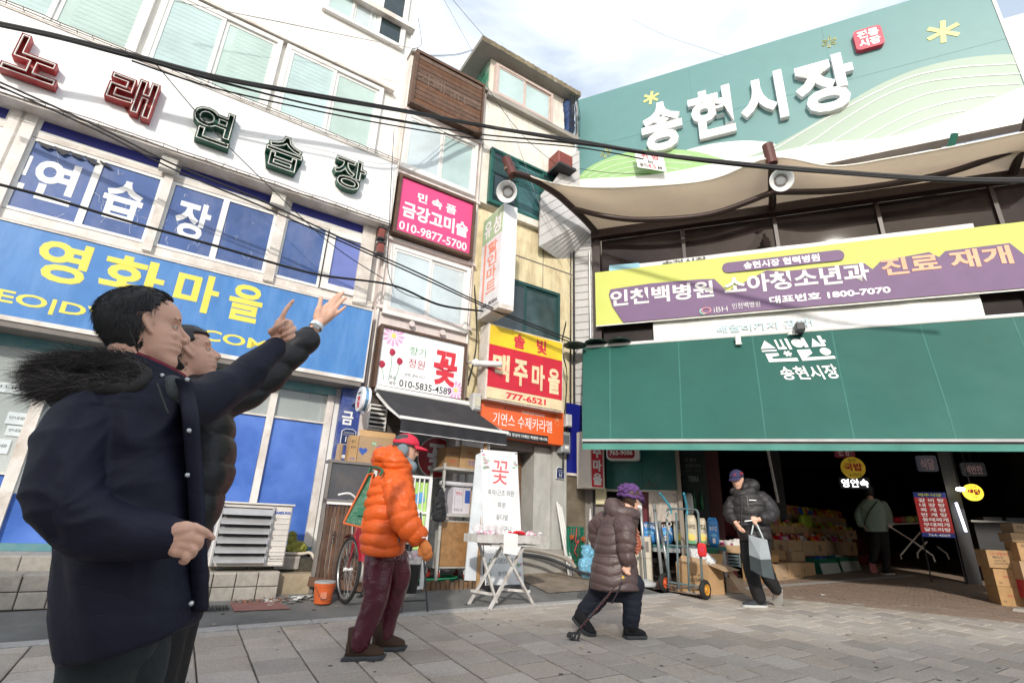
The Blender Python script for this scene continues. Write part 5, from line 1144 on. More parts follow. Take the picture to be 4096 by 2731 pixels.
def trunk(b, rings, n=28, ex=2.3):
    """rings: (left pixel, right pixel, D, half thickness along the view)"""
    out=[]
    for (xl,yl),(xr,yr),D,t in rings:
        Lp=at(xl,yl,D); Rp=at(xr,yr,D); c=(Lp+Rp)/2; a=(Rp-Lp)/2; vd=V3((c.x,c.y,0)).normalized()
        out.append([c+a*(abs(cos(q))**(2/ex)*(1 if cos(q)>0 else -1))+vd*t*(abs(sin(q))**(2/ex)*(1 if sin(q)>0 else -1)) for q in [2*pi*k/n for k in range(n)]])
    # rounded ends
    def mid(r): return sum(r,V3())/len(r)
    c0=mid(out[0]); c1=mid(out[-1])
    up0=(c0-mid(out[1])).normalized(); up1=(c1-mid(out[-2])).normalized(); 
    e0=[c0+(p-c0)*.6+up0*.02 for p in out[0]]; e1=[c1+(p-c1)*.85+up1*.008 for p in out[-1]]
    return b.loft([e0]+out+[e1])
HS=[(-.112,.060,.020,.020),(-.104,.073,-.002,.034),(-.090,.080,-.028,.045),(-.076,.078,-.045,.052),(-.066,.080,-.056,.056),(-.058,.087,-.062,.058),(-.049,.085,-.068,.060),(-.041,.090,-.072,.062),
    (-.030,.087,-.080,.065),(-.016,.088,-.088,.068),(0,.085,-.095,.070),(.012,.080,-.100,.071),(.022,.081,-.103,.072),(.032,.087,-.105,.073),(.05,.088,-.107,.075),(.068,.083,-.105,.074),(.085,.072,-.097,.068),(.100,.054,-.083,.057),(.112,.030,-.060,.042),(.120,.0,-.03,.02)]
def _hs():
    q=smooth([V3((a[1],a[2],a[3])) for a in HS],3); z=smooth([V3((a[0],0,0)) for a in HS],3); return [(zz.x,p.x,p.y,p.z) for zz,p in zip(z,q)]
def head_rings(grow=0,zmin=-9,f=1.0):
    out=[]
    for z,fr_,bk,w in _hs():
        if z<zmin: continue
        c=(fr_+bk)/2; a=(fr_-bk)/2+grow; ww=w+grow; ring=[]
        for k in range(64):
            q=2*pi*k/64; cx_,sy=cos(q),sin(q)
            narrow=1-.22*max(0,cx_)**3*(1 if z>-.02 else 1.25)
            yy=ww*(abs(sy)**.9)*(1 if sy>0 else -1)*narrow; sock=.0095*math.exp(-((abs(yy)-.030)/.013)**2-((z-.010)/.011)**2) if cx_>.2 else 0
            ring.append(V3((c+a*cx_-sock, yy, z+grow*(z/.12))))
        out.append(ring)
    return out
def add_head(b, Mh, s=1.0, nose=1, ears=True):
    """head facing +X in Mh space"""
    t=MB(); t.loft(head_rings())
    chain(t,[(V3((.080,0,.024)),.007),(V3((.089,0,.006)),.0080),(V3((.1015,0,-.013)),.0095),(V3((.097,0,-.023)),.009)],10)
    for sy in (-1,1):
        chain(t,[(V3((.092,sy*.010,-.022)),.0075),(V3((.086,sy*.014,-.021)),.007)],8)
        chain(t,[(V3((.077,sy*.012,.031)),.005),(V3((.072,sy*.040,.033)),.005)],8)          # brow ridge
        chain(t,[(V3((.058,sy*.034,-.016)),.016),(V3((.02,sy*.050,-.02)),.016)],8)            # cheek bone
        chain(t,[(V3((.081,sy*.004,-.0435)),.005),(V3((.074,sy*.022,-.050)),.0045)],8)        # upper lip
        chain(t,[(V3((.080,sy*.004,-.0565)),.0055),(V3((.074,sy*.020,-.053)),.0045)],8)
        if ears:
            e=[(V3((.006,sy*.070,-.020)),.006),(V3((-.001,sy*.076,-.010)),.0055),(V3((-.010,sy*.081,.010)),.0055),(V3((-.010,sy*.082,.024)),.005),(V3((.000,sy*.080,.032)),.005),(V3((.010,sy*.074,.024)),.005),(V3((.012,sy*.071,.008)),.005)]
            chain(t,e,8); chain(t,[(V3((-.002,sy*.070,.018)),.010),(V3((.002,sy*.069,-.006)),.009)],8)
    chain(t,[(V3((.040,0,-.088)),.026),(V3((.0,0,-.100)),.040)],12); chain(t,[(V3((-.025,0,-.05)),.058),(V3((-.035,0,-.10)),.056),(V3((-.045,0,-.17)),.060)],16)
    b.add([Mh@(V3(p)*s) for p in t.v],t.f)
def eyes(T,Mh,s=1.0,par=None):
    for sy in (-1,1):
        m=MB(); m.ball((0,0,0),.0100,12,8); m.v=[Mh@((V3(p)+V3((.0625,sy*.030,.0105)))*s) for p in m.v]; e=T.part('eye',m,M('eye_white',(.62,.58,.55),.25),smooth=True,parent=par)
        m=MB(); m.ball((0,0,0),.0052,10,6,(.4,1,1)); m.v=[Mh@((V3(p)+V3((.0718,sy*.0295,.0105)))*s) for p in m.v]; T.part('iris',m,M('iris_dark',(.02,.012,.01),.1),smooth=True,parent=e)
        m=MB(); chain(m,[(V3((.081,sy*.013,.0325)),.0022),(V3((.078,sy*.030,.036)),.0026),(V3((.066,sy*.046,.033)),.0014)],6); m.v=[Mh@(V3(p)*s) for p in m.v]; T.part('eyebrow',m,M('hair_black',(.012,.011,.012),.45,spec=.6),smooth=True,parent=par)
        m=MB(); chain(m,[(V3((.0690,sy*.019,.0150)),.0028),(V3((.0715,sy*.030,.0165)),.0036),(V3((.0630,sy*.043,.0125)),.0028)],8); chain(m,[(V3((.0680,sy*.020,.0045)),.0024),(V3((.0700,sy*.030,.0025)),.0028),(V3((.0620,sy*.041,.0055)),.0024)],8); m.v=[Mh@(V3(p)*s) for p in m.v]; T.part('eyelid',m,m_skin,smooth=True,parent=par)
m_skin=M('skin',(.68,.40,.29),.5,var=.10,scale=14,bump=.0006,bscale=260,spec=.4)
m_skin.node_tree.nodes['Principled BSDF'].inputs['Subsurface Weight'].default_value=.12
m_skin.node_tree.nodes['Principled BSDF'].inputs['Subsurface Radius'].default_value=(.012,.005,.003)
m_hair=M('hair_black',(.012,.011,.012),.45,spec=.6); m_hairg=M('hair_greying',(.05,.048,.05),.45)
def orient(c, fwd, up=(0,0,1)):
    x=V3(fwd).normalized(); z=V3(up); z=(z-x*z.dot(x)).normalized(); y=z.cross(x)
    m=Matrix((x,y,z)).transposed().to_4x4(); m.translation=V3(c); return m
def ribbons(b, pts_list, w):
    for pts in pts_list:
        o=len(b.v); n=len(pts)
        for i,p in enumerate(pts):
            d=(V3(pts[min(i+1,n-1)])-V3(pts[max(i-1,0)])); s=d.cross(V3(p)-V3((0,0,EYE))).normalized()*w*(1-i/(n-.6))
            b.v.append(tuple(V3(p)-s)); b.v.append(tuple(V3(p)+s))
        for i in range(n-1): b.f.append((o+2*i,o+2*i+1,o+2*i+3,o+2*i+2))
def add_hand(b, wrist, spec):
    """spec: list of chains (each a list of (point,r)); all rooted in the palm"""
    for c in spec: chain(b,c,10)
def hp(x,y,D,r): return (at(x,y,D),r)
def hair_cap(T,Mh,s,line,mat,thick=.010,strands=0,seed=1,par=None,flow=(-.6,0,-.8),L=.05,gl=None):
    """scalp hair: head surface above line(x,y)->z, grown outwards, closed by remesh, plus loose strands"""
    rings=head_rings(thick); b=MB(); dense=[]
    for i in range(len(rings)-1):
        for k in range(3): dense.append([rings[i][j] for j in range(0,64,2)]) if k==0 else None
    dense.append([rings[-1][j] for j in range(0,64,2)])
    inner=[[V3((p.x*.84-.008,p.y*.80,p.z*.9)) for p in r] for r in dense]
    keep=[[p.z>line(p.x,p.y) for p in r] for r in dense]
    o=0; n=32
    for r in dense: b.v+= [tuple(p) for p in r]
    N=len(b.v)
    for r in inner: b.v+= [tuple(p) for p in r]
    faces=[]
    for i in range(len(dense)-1):
        for k in range(n):
            k2=(k+1)%n
            if keep[i][k] and keep[i][k2] and keep[i+1][k] and keep[i+1][k2]: faces.append((i*n+k,i*n+k2,(i+1)*n+k2,(i+1)*n+k))
    top=[(len(dense)-1)*n+k for k in range(n)]; faces.append(tuple(top))
    edges={}
    for f in faces:
        for i in range(len(f)):
            e=(f[i],f[(i+1)%len(f)]); edges[e]=1
    b.f=list(faces)+[tuple(N+i for i in reversed(f)) for f in faces]
    for (a,c) in edges:
        if (c,a) not in edges: b.f.append((a,N+a,N+c,c))
    b.v=[Mh@(V3(p)*s) for p in b.v]
    hb=blob('hair',b,mat,.004,2,par or T.o)
    if T.T is not None: hb.data.transform(T.T)
    rr=random.Random(seed)
    if strands:
        sb=MB(); cand=[(i,k) for i in range(len(dense)-1) for k in range(n) if keep[i][k]]; lst=[]
        for _ in range(strands):
            i,k=rr.choice(cand); p=dense[i][k].lerp(dense[min(i+1,len(dense)-1)][(k+1)%n],rr.random()); c=V3((-.01,0,.02)); nrm=(p-c).normalized()
            fl=V3(flow) if p.x<.015 else V3((-.9,0,.05)); fl=(fl-nrm*fl.dot(nrm)); 
            if fl.length<.1: fl=V3((-.3,rr.uniform(-1,1),0))
            fl=fl.normalized(); pts=[]; ll=L*rr.uniform(.5,1.2); sd=V3((rr.uniform(-.12,.12),rr.uniform(-.12,.12),rr.uniform(-.12,.12)))
            for j in range(5):
                t=j/4; q=p-nrm*.002+(fl+sd)*ll*t+nrm*(.0035*sin(pi*t)*rr.random()); pts.append(Mh@(q*s))
            lst.append(pts)
        ribbons(sb,lst,.0009*s)
        st=T.part('hair_strands',sb,gl or mat,parent=hb,stuff=True,fix=False)
    return hb
def puff(per, amp, phase=0, noise_amp=.006, axis=V3((0,0,1)), nscale=7):
    """quilting: rounded ridges with stitched grooves along an axis, plus soft folds"""
    def fn(co,no):
        h=(co.dot(axis)+phase+.030*noise.noise(co*4)+.008*noise.noise(co*13))/per; g=abs(sin(pi*h))**.55
        return co+no*(amp*(g-.6)*(1+.7*noise.noise(co*6))+noise_amp*1.5*noise.noise(co*nscale)+noise_amp*.5*noise.noise(co*nscale*2.3))
    return fn
def folds(amp=.01, nscale=6):
    def fn(co,no):
        q=V3((co.x*nscale,co.y*nscale,co.z*nscale*.8)); w=noise.noise(q+V3((noise.noise(q*.7)*1.2,0,noise.noise(q*.6+V3((5,5,5)))*1.2))); 
        return co+no*(amp*(1-abs(w)*2.6)*.6+amp*.35*noise.noise(q*2.6))
    return fn
def vcol_fn(): pass
# =================================================================== things along the shop fronts (frame FA)
def gA(X,Y): P=FA.M@V3((X,Y,0)); return G(P.x,P.y)
def gM(X,Y): P=FM.M@V3((X,Y,0)); return G(P.x,P.y)
m_card=M('cardboard',(.46,.30,.165),.8,var=.10,scale=6,rand=.14,bump=.0006,bscale=120); m_tape=M('parcel_tape',(.42,.29,.15),.25); m_cardd=M('cardboard_inside',(.24,.14,.07),.85)
m_ink=M('box_ink',(.05,.04,.035),.7); m_inkr=M('box_ink_red',(.42,.05,.04),.6); m_inkb=M('box_ink_blue',(.04,.10,.38),.5)
def carton(T,x0,y0,z0,x1,y1,z1,mat=None,open_=False,name='body',texts=(),lid=False):
    mat=mat or m_card; t=.006
    if open_:
        b=MB().box(x0,y0,z0,x1,y1,z0+t).box(x0,y0,z0+t,x1,y0+t,z1).box(x0,y1-t,z0+t,x1,y1,z1).box(x0,y0+t,z0+t,x0+t,y1-t,z1).box(x1-t,y0+t,z0+t,x1,y1-t,z1)
        o=T.part(name,b,mat)
    else:
        o=T.part(name,MB().cbox(x0,y0,z0,x1,y1,z1,.003),mat)
        T.part('tape',MB().box(x0-.0005,(y0+y1)/2-.03,z1+.0003,x1+.0005,(y0+y1)/2+.03,z1+.0012),m_tape,parent=o)
    for s,xa,xb,za,zb,mt in texts: T.text(s,x0+(x1-x0)*xa,x0+(x1-x0)*xb,z0+(z1-z0)*za,z0+(z1-z0)*zb,y0-.0005,mt,bold=.01,depth=.0006,parent=o)
    return o
def box_thing(label,fr,x0,y0,z0,x1,y1,z1,texts=(),open_=False,mat=None,group=None,rz=0,name='cardboard_box'):
    T=Thing(name,label,'box',group,fr=fr,at=((x0+x1)/2,(y0+y1)/2,z0))
    carton(T,x0,y0,z0,x1,y1,z1,mat,open_,texts=texts)
    if rz: T.o.rotation_euler.z+=rz
    return T
# outdoor air conditioner with a louvred grille
AC=Thing('air_conditioner','white outdoor air conditioner with aluminium louvres standing on the tiled step','air conditioner',fr=FA,at=(-.52,-.35,.735))
m_acw=M('ac_white',(.66,.62,.58),.45,dirt=.3,dcol=(.4,.36,.3)); m_lou=M('louvre_alu',(.60,.60,.61),.35,metal=.5)
AC.part('case',MB().cbox(-.86,-.50,.76,-.165,-.18,1.355,.012),m_acw); AC.part('top_lid',MB().cbox(-.875,-.52,1.357,-.15,-.17,1.375,.004),m_acw)
AC.part('grille_well',MB().box(-.83,-.506,.80,-.37,-.5015,1.325),m_dark)
AC.part('fan_guard',MB().tube([(-.60+.17*cos(t*.35),-.508,1.06+.17*sin(t*.35)) for t in range(19)],.004,5).tube([(-.60+.10*cos(t*.35),-.508,1.06+.10*sin(t*.35)) for t in range(19)],.004,5),m_dark)
AC.part('grille_stile',MB().box(-.85,-.535,.775,-.832,-.51,1.345),m_lou); AC.part('grille_stile',MB().box(-.368,-.535,.775,-.35,-.51,1.345),m_lou)
for k in range(6): z=.80+k*.09; AC.part('louvre',MB().hexa([(-.831,-.585,z),(-.369,-.585,z),(-.369,-.512,z+.055),(-.831,-.512,z+.055),(-.831,-.585,z+.010),(-.369,-.585,z+.010),(-.369,-.512,z+.063),(-.831,-.512,z+.063)]),m_lou)
for k in range(7): AC.part('rib',MB().box(-.34,-.506,.90+k*.055,-.18,-.501,.906+k*.055),m_acw)
AC.text('SAMSUNG',-.345,-.18,1.27,1.30,-.502,m_inkb,bold=.04,depth=.001); AC.text('DIGITAL INVERTER',-.31,-.185,.825,.838,-.502,m_ink,depth=.001); AC.part('badge_line',MB().tube([(-.33,-.504,.81),(-.18,-.504,.81),(-.18,-.504,.86),(-.33,-.504,.86),(-.33,-.504,.81)],.0015,4),m_ink)
for x in (-.78,-.25): AC.part('foot',MB().box(x,-.49,.737,x+.05,-.2,.759),m_dark)
GSK=Thing('tied_sack','yellow green tied plastic sack slumped beside the air conditioner','sack',fr=FA,at=(0,-.1,.83))
b=MB(); zf=zb0-.065; b.ball((0.0,-.12,zf+.07),.10,14,10,(1.25,.8,.75)); b.ball((-.05,-.12,zf+.16),.055,10,8,(1,.9,.8)); b.ball((-.06,-.12,zf+.22),.035,10,8,(1.2,1,.7)); o=blob('sack',b,M('sack_lime',(.30,.30,.055),.45,wrinkle=.01,wscale=14,trans=0),.008,1,GSK.o,folds(.02,16)); o.data.transform(GSK.T)
HZ=Thing('drain_hose','off white flexible hose dropping off the step into a funnel','hose',fr=FA,at=(.2,-.3,.6))
hzp=smooth([V3((-.15,-.20,zf+.02)),V3((.05,-.24,zf+.02)),V3((.14,-.26,zf+.03)),V3((.19,-.34,zf-.05)),V3((.22,-.45,.66)),V3((.23,-.50,.60))],5)
HZ.part('pipe',MB().tube(hzp,.017,8),M('hose_cream',(.60,.53,.44),.6),smooth=True); HZ.part('funnel',MB().tube([(.23,-.50,.62),(.23,-.50,.58),(.23,-.50,.50)],[.025,.055,.050],12),M('hose_cream',(0,0,0)),smooth=True)
BK1=Thing('orange_bucket','orange plastic bucket with a grey lid and wire handle by the bicycle','bucket',fr=FA,at=(.20,-.86,gA(.2,-.86)))
g0=gA(.2,-.86); m_bko=M('bucket_orange',(.60,.12,.03),.45,dirt=.3,dcol=(.3,.1,.05)); BK1.part('body',MB().lathe([(0,0),(.083,0),(.100,.155),(.104,.155),(.106,.165),(.103,.17),(.108,.175),(.108,.185),(0,.185)],(.20,-.86,g0),24),m_bko); BK1.part('lid',MB().lathe([(0,.186),(.106,.186),(.104,.200),(.08,.204),(0,.204)],(.20,-.86,g0),24),M('lid_grey',(.33,.34,.34),.6)); BK1.part('handle',MB().tube(smooth([V3((.10,-.89,g0+.16)),V3((.16,-.975,g0+.05)),V3((.25,-.97,g0+.08)),V3((.305,-.88,g0+.16))],5),.003,5),m_dark)
BK1.part('label',MB().box(.145,-.962,g0+.05,.205,-.958,g0+.11),M('bucket_print',(.66,.24,.14),.5))
# litter and leaves by the step
LT_=MB(); rr=random.Random(21)
for k in range(46):
    x=-.32+rr.random()*.46; y=-.72+rr.gauss(0,.04); z=gA(x,y)+.004+.03*rr.random()*(x>-.1); s=rr.uniform(.012,.04); M4=Matrix.Translation((x,y,z))@Matrix.Rotation(rr.random()*6,4,'Z')@Matrix.Rotation(rr.uniform(-.7,.7),4,'X'); LT_.mbox(M4,-s,-s*.6,-.001,s,s*.6,.001)
o=solo('litter','white and pale scraps of litter heaped against the stained step','litter',LT_,M('litter_white',(.62,.61,.58),.6,rand=.3,var=.3,scale=30),fr=FA,at=(-.1,-.7,.5)); o['kind']='stuff'
LV=MB()
for k in range(150):
    x=-.62+rr.random()*.55; y=-.70+rr.gauss(0,.035); z=gA(x,y)+.003+.01*rr.random(); s=rr.uniform(.008,.02); M4=Matrix.Translation((x,y,z))@Matrix.Rotation(rr.random()*6,4,'Z')@Matrix.Rotation(rr.uniform(-.8,.8),4,'X'); a=[M4@V3(q) for q in ((-s,0,0),(0,-s*.5,.002),(s,0,0),(0,s*.5,.003))]; LV.add(a,[(0,1,2,3)])
o=solo('fallen_leaves','dry brown leaves along the foot of the tiled step','leaves',LV,M('leaf_brown',(.28,.11,.05),.8,var=.4,scale=40),fr=FA,at=(-.4,-.7,.5),fix=False); o['kind']='stuff'
DM=Thing('drain_cover','dark metal drain grating beside a faded red mat on the asphalt','drain cover',fr=FA,at=(-.75,-.8,.45)); 
for k in range(9): DM.part('bar',MB().box(-.88+k*.028,-.92,gA(-.75,-.8)-.001,-.866+k*.028,-.72,gA(-.75,-.8)+.010),m_dark)
o=solo('faded_mat','faded red rubber mat lying by the drain','mat',MB().hexa([(-.60,-.95,gA(-.6,-.95)+.002),(-.12,-.98,gA(-.12,-.98)+.002),(-.2,-.76,gA(-.2,-.76)+.002),(-.62,-.74,gA(-.62,-.74)+.002),(-.60,-.95,gA(-.6,-.95)+.008),(-.12,-.98,gA(-.12,-.98)+.008),(-.2,-.76,gA(-.2,-.76)+.008),(-.62,-.74,gA(-.62,-.74)+.008)]),M('mat_red',(.22,.10,.09),.8,dirt=.6,dcol=(.2,.15,.12)),fr=FA,at=(-.4,-.85,.45))
# screen of dark corrugated boards (low gate) with grey panel above
SG=Thing('board_screen','weathered screen of ribbed brown boards topped by a grey panel behind the bicycle','screen',fr=FA,at=(.35,-.55,.5))
ys=-.52
SG.part('grey_panel',MB().box(.17,ys,1.46,.62,ys+.02,1.86),M('panel_slate',(.075,.075,.085),.4,dirt=.5,dcol=(.2,.17,.13),dscale=3)); SG.part('frame',MB().box(.13,ys-.02,1.855,.68,ys+.20,1.885).box(.13,ys-.015,1.41,.68,ys+.03,1.455).box(.13,ys-.015,.50,.165,ys+.03,1.86).box(.645,ys-.015,.50,.68,ys+.03,1.86),m_grime)
for k in range(11): x=.175+k*.0425; SG.part('ribbed_board',MB().cbox(x,ys+random.uniform(-.004,.004),.52,x+.038,ys+.02,1.405,.008),m_wood)
SG.part('low_rail',MB().beam((.10,ys-.05,.62),(.70,ys-.06,.55),.05,.09),m_wood)
for (x,z) in ((.30,1.1),(.47,1.06)):
    for k in range(3): SG.part('ornament',MB().tube([(x+.012*cos(t)*(1+.3*k),ys-.012,z-.04*k+.02*sin(t)) for t in [q*.7 for q in range(10)]],.004,5),m_dark)
SG.part('slotted_strip',MB().box(.17,ys-.022,1.40,.62,ys-.016,1.425),m_alu)
SG.part('post',MB().box(.66,ys-.02,.5,.70,ys+.02,1.9),M('peeling_white',(.60,.58,.54),.6,dirt=.7,dcol=(.25,.12,.06),dscale=6))
B1=box_thing('small brown carton with blue print standing on the board screen',FA,.345,-.50,1.887,.44,-.34,2.19,(('명가',.1,.6,.7,.82,m_ink),('쌀국수',.1,.8,.5,.6,m_ink),('식품',.1,.8,.06,.16,m_inkb)))
B2=box_thing('large noodle carton with a blue heart logo beside the small brown carton',FA,.445,-.50,1.887,.90,-.22,2.20,(('명가',.60,.80,.52,.68,m_wht),('쌀국수',.56,.86,.28,.46,m_wht)))
def heart(T,cx,cz,r,y,mt):
    pl=[(cx+r*(16*sin(t)**3)/17,cz+r*(13*cos(t)-5*cos(2*t)-2*cos(3*t)-cos(4*t))/17) for t in [2*pi*k/24 for k in range(24)]]; T.part('heart_print',MB().prism(pl,y-.0004,y),mt)
heart(B2,.77,2.02,.12,-.5002,m_inkb); heart(B2,.505,2.02,.055,-.5002,m_inkb); B2.part('green_print',MB().box(.60,-.5006,2.10,.66,-.5001,2.14),m_stem); B2.text('백설',.605,.655,2.105,2.135,-.5008,m_wht,depth=.0004)
B2.part('flap',MB().hexa([(.445,-.50,2.2),(.90,-.50,2.2),(.90,-.44,2.28),(.445,-.44,2.28),(.445,-.495,2.2),(.90,-.495,2.2),(.90,-.435,2.28),(.445,-.435,2.28)]),m_card)
o=solo('cardboard_sheet','upright folded sheet of pale cardboard left of the small carton','cardboard',MB().box(.255,-.40,1.887,.262,-.25,2.10).box(.268,-.42,1.887,.276,-.25,2.08).box(.285,-.40,1.887,.292,-.25,2.09),m_card,fr=FA,at=(.27,-.35,1.887))
# bicycle
BC=Thing('bicycle','red city bicycle leaning by the board screen, seen from behind its wheel','bicycle',fr=FA,at=(.45,-.92,gA(.45,-.92)))
gz=gA(.45,-.95); R_=.32
ax=V3((.97,-.24,0)).normalized()       # direction the bicycle points (to the right, slightly towards the viewer)
def bpt(s,h,w=0): return V3((.42,-.90,gz))+ax*s+V3((0,0,h))+V3((.24,.97,0))*w
yaw=V3((.55,-.83,0)).normalized()
def wheel(T,c,dirx,r):
    d=V3(dirx).normalized(); u=V3((0,0,1)); 
    def ring(rr_,tr,mt,nm,par=None): 
        return T.part(nm,MB().loft([[c+(d*cos(a)+u*sin(a))*(rr_+tr*cos(q))+d.cross(u)*tr*sin(q) for q in [2*pi*j/8 for j in range(8)]] for a in [2*pi*k/40 for k in range(40)]],cap=False,loop=True),mt,smooth=True,parent=par)
    w=ring(r-.018,.018,M('tyre',(.02,.02,.02),.8),'wheel'); ring(r-.042,.010,M('rim_chrome',(.5,.5,.5),.3,metal=.8),'rim',w)
    T.part('hub',MB().tube([c-d.cross(u)*.045,c+d.cross(u)*.045],.018,10),m_alu,parent=w)
    b=MB()
    for k in range(28): a=2*pi*k/28; b.tube([c+d.cross(u)*(.03 if k%2 else -.03),c+(d*cos(a)+u*sin(a))*(r-.045)],.0016,4)
    T.part('spokes',b,M('spoke',(.55,.55,.55),.3,metal=.8),parent=w,stuff=True)
wd_=V3((.08,-.997,0)).normalized()
c1=V3((.40,-.90,gz+R_)); c2=c1+wd_*1.02
wheel(BC,c1,wd_,R_); wheel(BC,c2,wd_,R_)
m_bkr=M('bike_red',(.30,.012,.025),.3,coat=.5)
def bl_(s,h): return c1+wd_*s+V3((0,0,h))
BC.part('frame',MB().tube([bl_(0,.0),bl_(.08,.30),bl_(.12,.52)],.014,8).tube([bl_(.12,.46),bl_(.55,-.06),bl_(.30,.40)],.018,8).tube([bl_(.13,.36),bl_(.50,.02)],.016,8).tube([bl_(1.02,0),bl_(.50,-.05)],.011,8).tube([bl_(1.02,0),bl_(.36,.42)],.010,8).tube([bl_(.50,-.06),bl_(.36,.46)],.016,8),m_bkr,smooth=True)
BC.part('mudguard',MB().loft([[c1+(wd_*cos(a)+V3((0,0,1))*sin(a))*(R_+.022)+wd_.cross(V3((0,0,1)))*w_ for w_ in (-.028,0,.028)] for a in [.3+k*.12 for k in range(16)]],cap=False,closed=False),m_bkr,smooth=True)
BC.part('handlebar',MB().tube(smooth([bl_(-.02,.72)+V3((.24,.2,0)),bl_(.06,.74)+V3((.12,.1,0)),bl_(.13,.66),bl_(.06,.74)+V3((-.14,-.12,0)),bl_(-.02,.72)+V3((-.26,-.22,0))],4),.011,8).tube([bl_(.12,.5),bl_(.13,.67)],.013,8),m_alu,smooth=True)
BC.part('saddle',MB().loft([[bl_(.24+.24*t,.62)+V3((wd_.y,-wd_.x,0))*(.02+.055*t)*cos(q)+V3((0,0,.035*sin(q))) for q in [2*pi*k/12 for k in range(12)]] for t in (0,.2,.5,.8,1)]),m_dark,smooth=True); BC.part('crank',MB().tube([bl_(.50,-.06),bl_(.42,-.20)],.010,6).beam(bl_(.42,-.20)+V3((-.04,-.05,0)),bl_(.42,-.2)+V3((.04,.03,0)),.03,.02),m_dark); BC.part('cable',MB().tube(smooth([bl_(.02,.72),bl_(-.05,.5),bl_(.0,.3),bl_(.08,.28)],5),.003,5),m_wht)
# flower stand: black buckets of bouquets on a wire easel
FK=Thing('flower_easel','folding black metal easel holding flower buckets behind the orange jacket man','easel',fr=FA,at=(.98,-1.2,gA(.98,-1.2)))
g0=gA(.95,-1.25)
FK.part('frame',MB().tube([(.84,-1.38,g0),(.96,-1.15,1.35)],.010,6).tube([(1.12,-1.38,g0),(1.04,-1.15,1.35)],.010,6).tube([(.86,-1.34,g0+.10),(1.10,-1.34,g0+.10)],.009,6).tube([(.98,-.98,g0),(1.0,-1.12,1.3)],.009,6).tube([(.90,-1.25,.93),(1.08,-1.25,.93)],.009,6),m_dark)
m_fl=[M('petal_pink',(.62,.33,.42),.6,var=.3,scale=60),M('petal_white',(.70,.64,.66),.6,var=.2,scale=60),M('petal_purple',(.28,.12,.42),.6,var=.3,scale=60)]
for i,(x,y,z,h,mi) in enumerate(((.98,-1.22,.56,.34,1),(.92,-1.12,.93,.12,2))):
    T=Thing('flower_bucket',['lower black flower bucket with a pale wrapped bouquet','upper black flower bucket with purple blooms'][i],'bucket','black flower buckets on the easel',fr=FA,at=(x,y,z))
    T.part('bucket',MB().lathe([(0,0),(.062,0),(.085,h*.8),(.078,h*.8),(.0,h*.7)],(x,y,z),20),M('bucket_black',(.012,.012,.014),.4)); rr=random.Random(i)
    for k in range(9): a=k*.7; T.part('bloom',MB().ball((x+.05*cos(a)*rr.random()*1.3,y+.05*sin(a),z+h*.8+.04+.07*rr.random()),.030,8,6,(1,1,.8)),m_fl[mi if k%3 else 0],smooth=True)
    T.part('wrapping',MB().loft([[V3((x+(.075+.012*(k%2))*s_*cos(2*pi*k/18),y+(.075+.012*(k%2))*s_*sin(2*pi*k/18),z+zz)) for k in range(18)] for s_,zz in ((.9,h*.72),(1.2,h*.8+.13))],cap=False),M('cellophane',(.85,.80,.82),.15,alpha=.35,var=0),smooth=False)
# white wire rack with posters
WR=Thing('white_grid_rack','white metal grid rack hung with a bright green and pink flower poster','rack',fr=FA,at=(1.2,-.7,.5))
zt_=1.775; zb_=.53
WR.part('frame',MB().box(1.0,-.71,zt_-.03,1.34,-.68,zt_).box(1.305,-.71,zb_,1.345,-.68,zt_-.03).box(.985,-.71,zb_,1.0,-.68,zt_).box(1.0,-.71,zb_,1.305,-.68,zb_+.03).box(1.0,-.708,1.34,1.305,-.682,1.365),M('rack_white',(.72,.72,.71),.4,dirt=.3))
for k in range(4): WR.part('bar',MB().box(1.055+k*.06,-.705,1.365,1.068+k*.06,-.692,zt_-.03),M('rack_white',(0,0,0)))
WR.part('poster',MB().box(1.01,-.678,.95,1.30,-.672,1.70),M('poster_green',(.42,.66,.18),.5)); WR.part('poster_art',MB().prism([(1.12,1.55),(1.26,1.60),(1.28,1.48),(1.16,1.44)],-.681,-.6785),M('poster_blue',(.10,.35,.65),.5)); WR.part('poster_art',MB().prism([(1.03,1.10),(1.14,1.15),(1.12,1.45),(1.03,1.48)],-.681,-.6785),m_fl[0]); WR.part('poster_art',MB().prism([(1.16,.98),(1.28,1.0),(1.27,1.35),(1.2,1.40)],-.681,-.6785),M('poster_white',(.7,.72,.7),.5))
# log edging, platform and hose
LG=Thing('log_edging','low edging of upright sawn logs along the green mat','edging',fr=FA,at=(1.7,-.55,.45))
m_log=M('sawn_log',(.17,.10,.055),.85,var=.3,scale=14,rand=.2,bump=.003,bscale=40,dirt=.4)
for k in range(12): x=1.38+k*.062; LG.part('log',MB().tube([(x,-.62+.012*(k%2),.46),(x+.001,-.62+.012*(k%2),.585+.012*((k*7)%3))],.031,9),m_log)
solo('green_mat','dark green artificial turf mat inside the log edging','mat',MB().box(1.36,-.58,.55,2.14,.5,.59),M('turf_mat',(.012,.055,.035),.95,bump=.004,bscale=260),fr=FA,at=(1.75,0,.55))
o=solo('garden_hose','bright green garden hose looped over the mat','hose',MB().tube(smooth([V3((1.30,-.50,.60)),V3((1.55,-.50,.605)),V3((1.86,-.42,.605)),V3((2.0,-.2,.605)),V3((1.8,.1,.605)),V3((1.55,.05,.605))],7),.013,8),M('hose_green',(.04,.38,.17),.4),fr=FA,at=(1.6,-.3,.6),smooth=True)
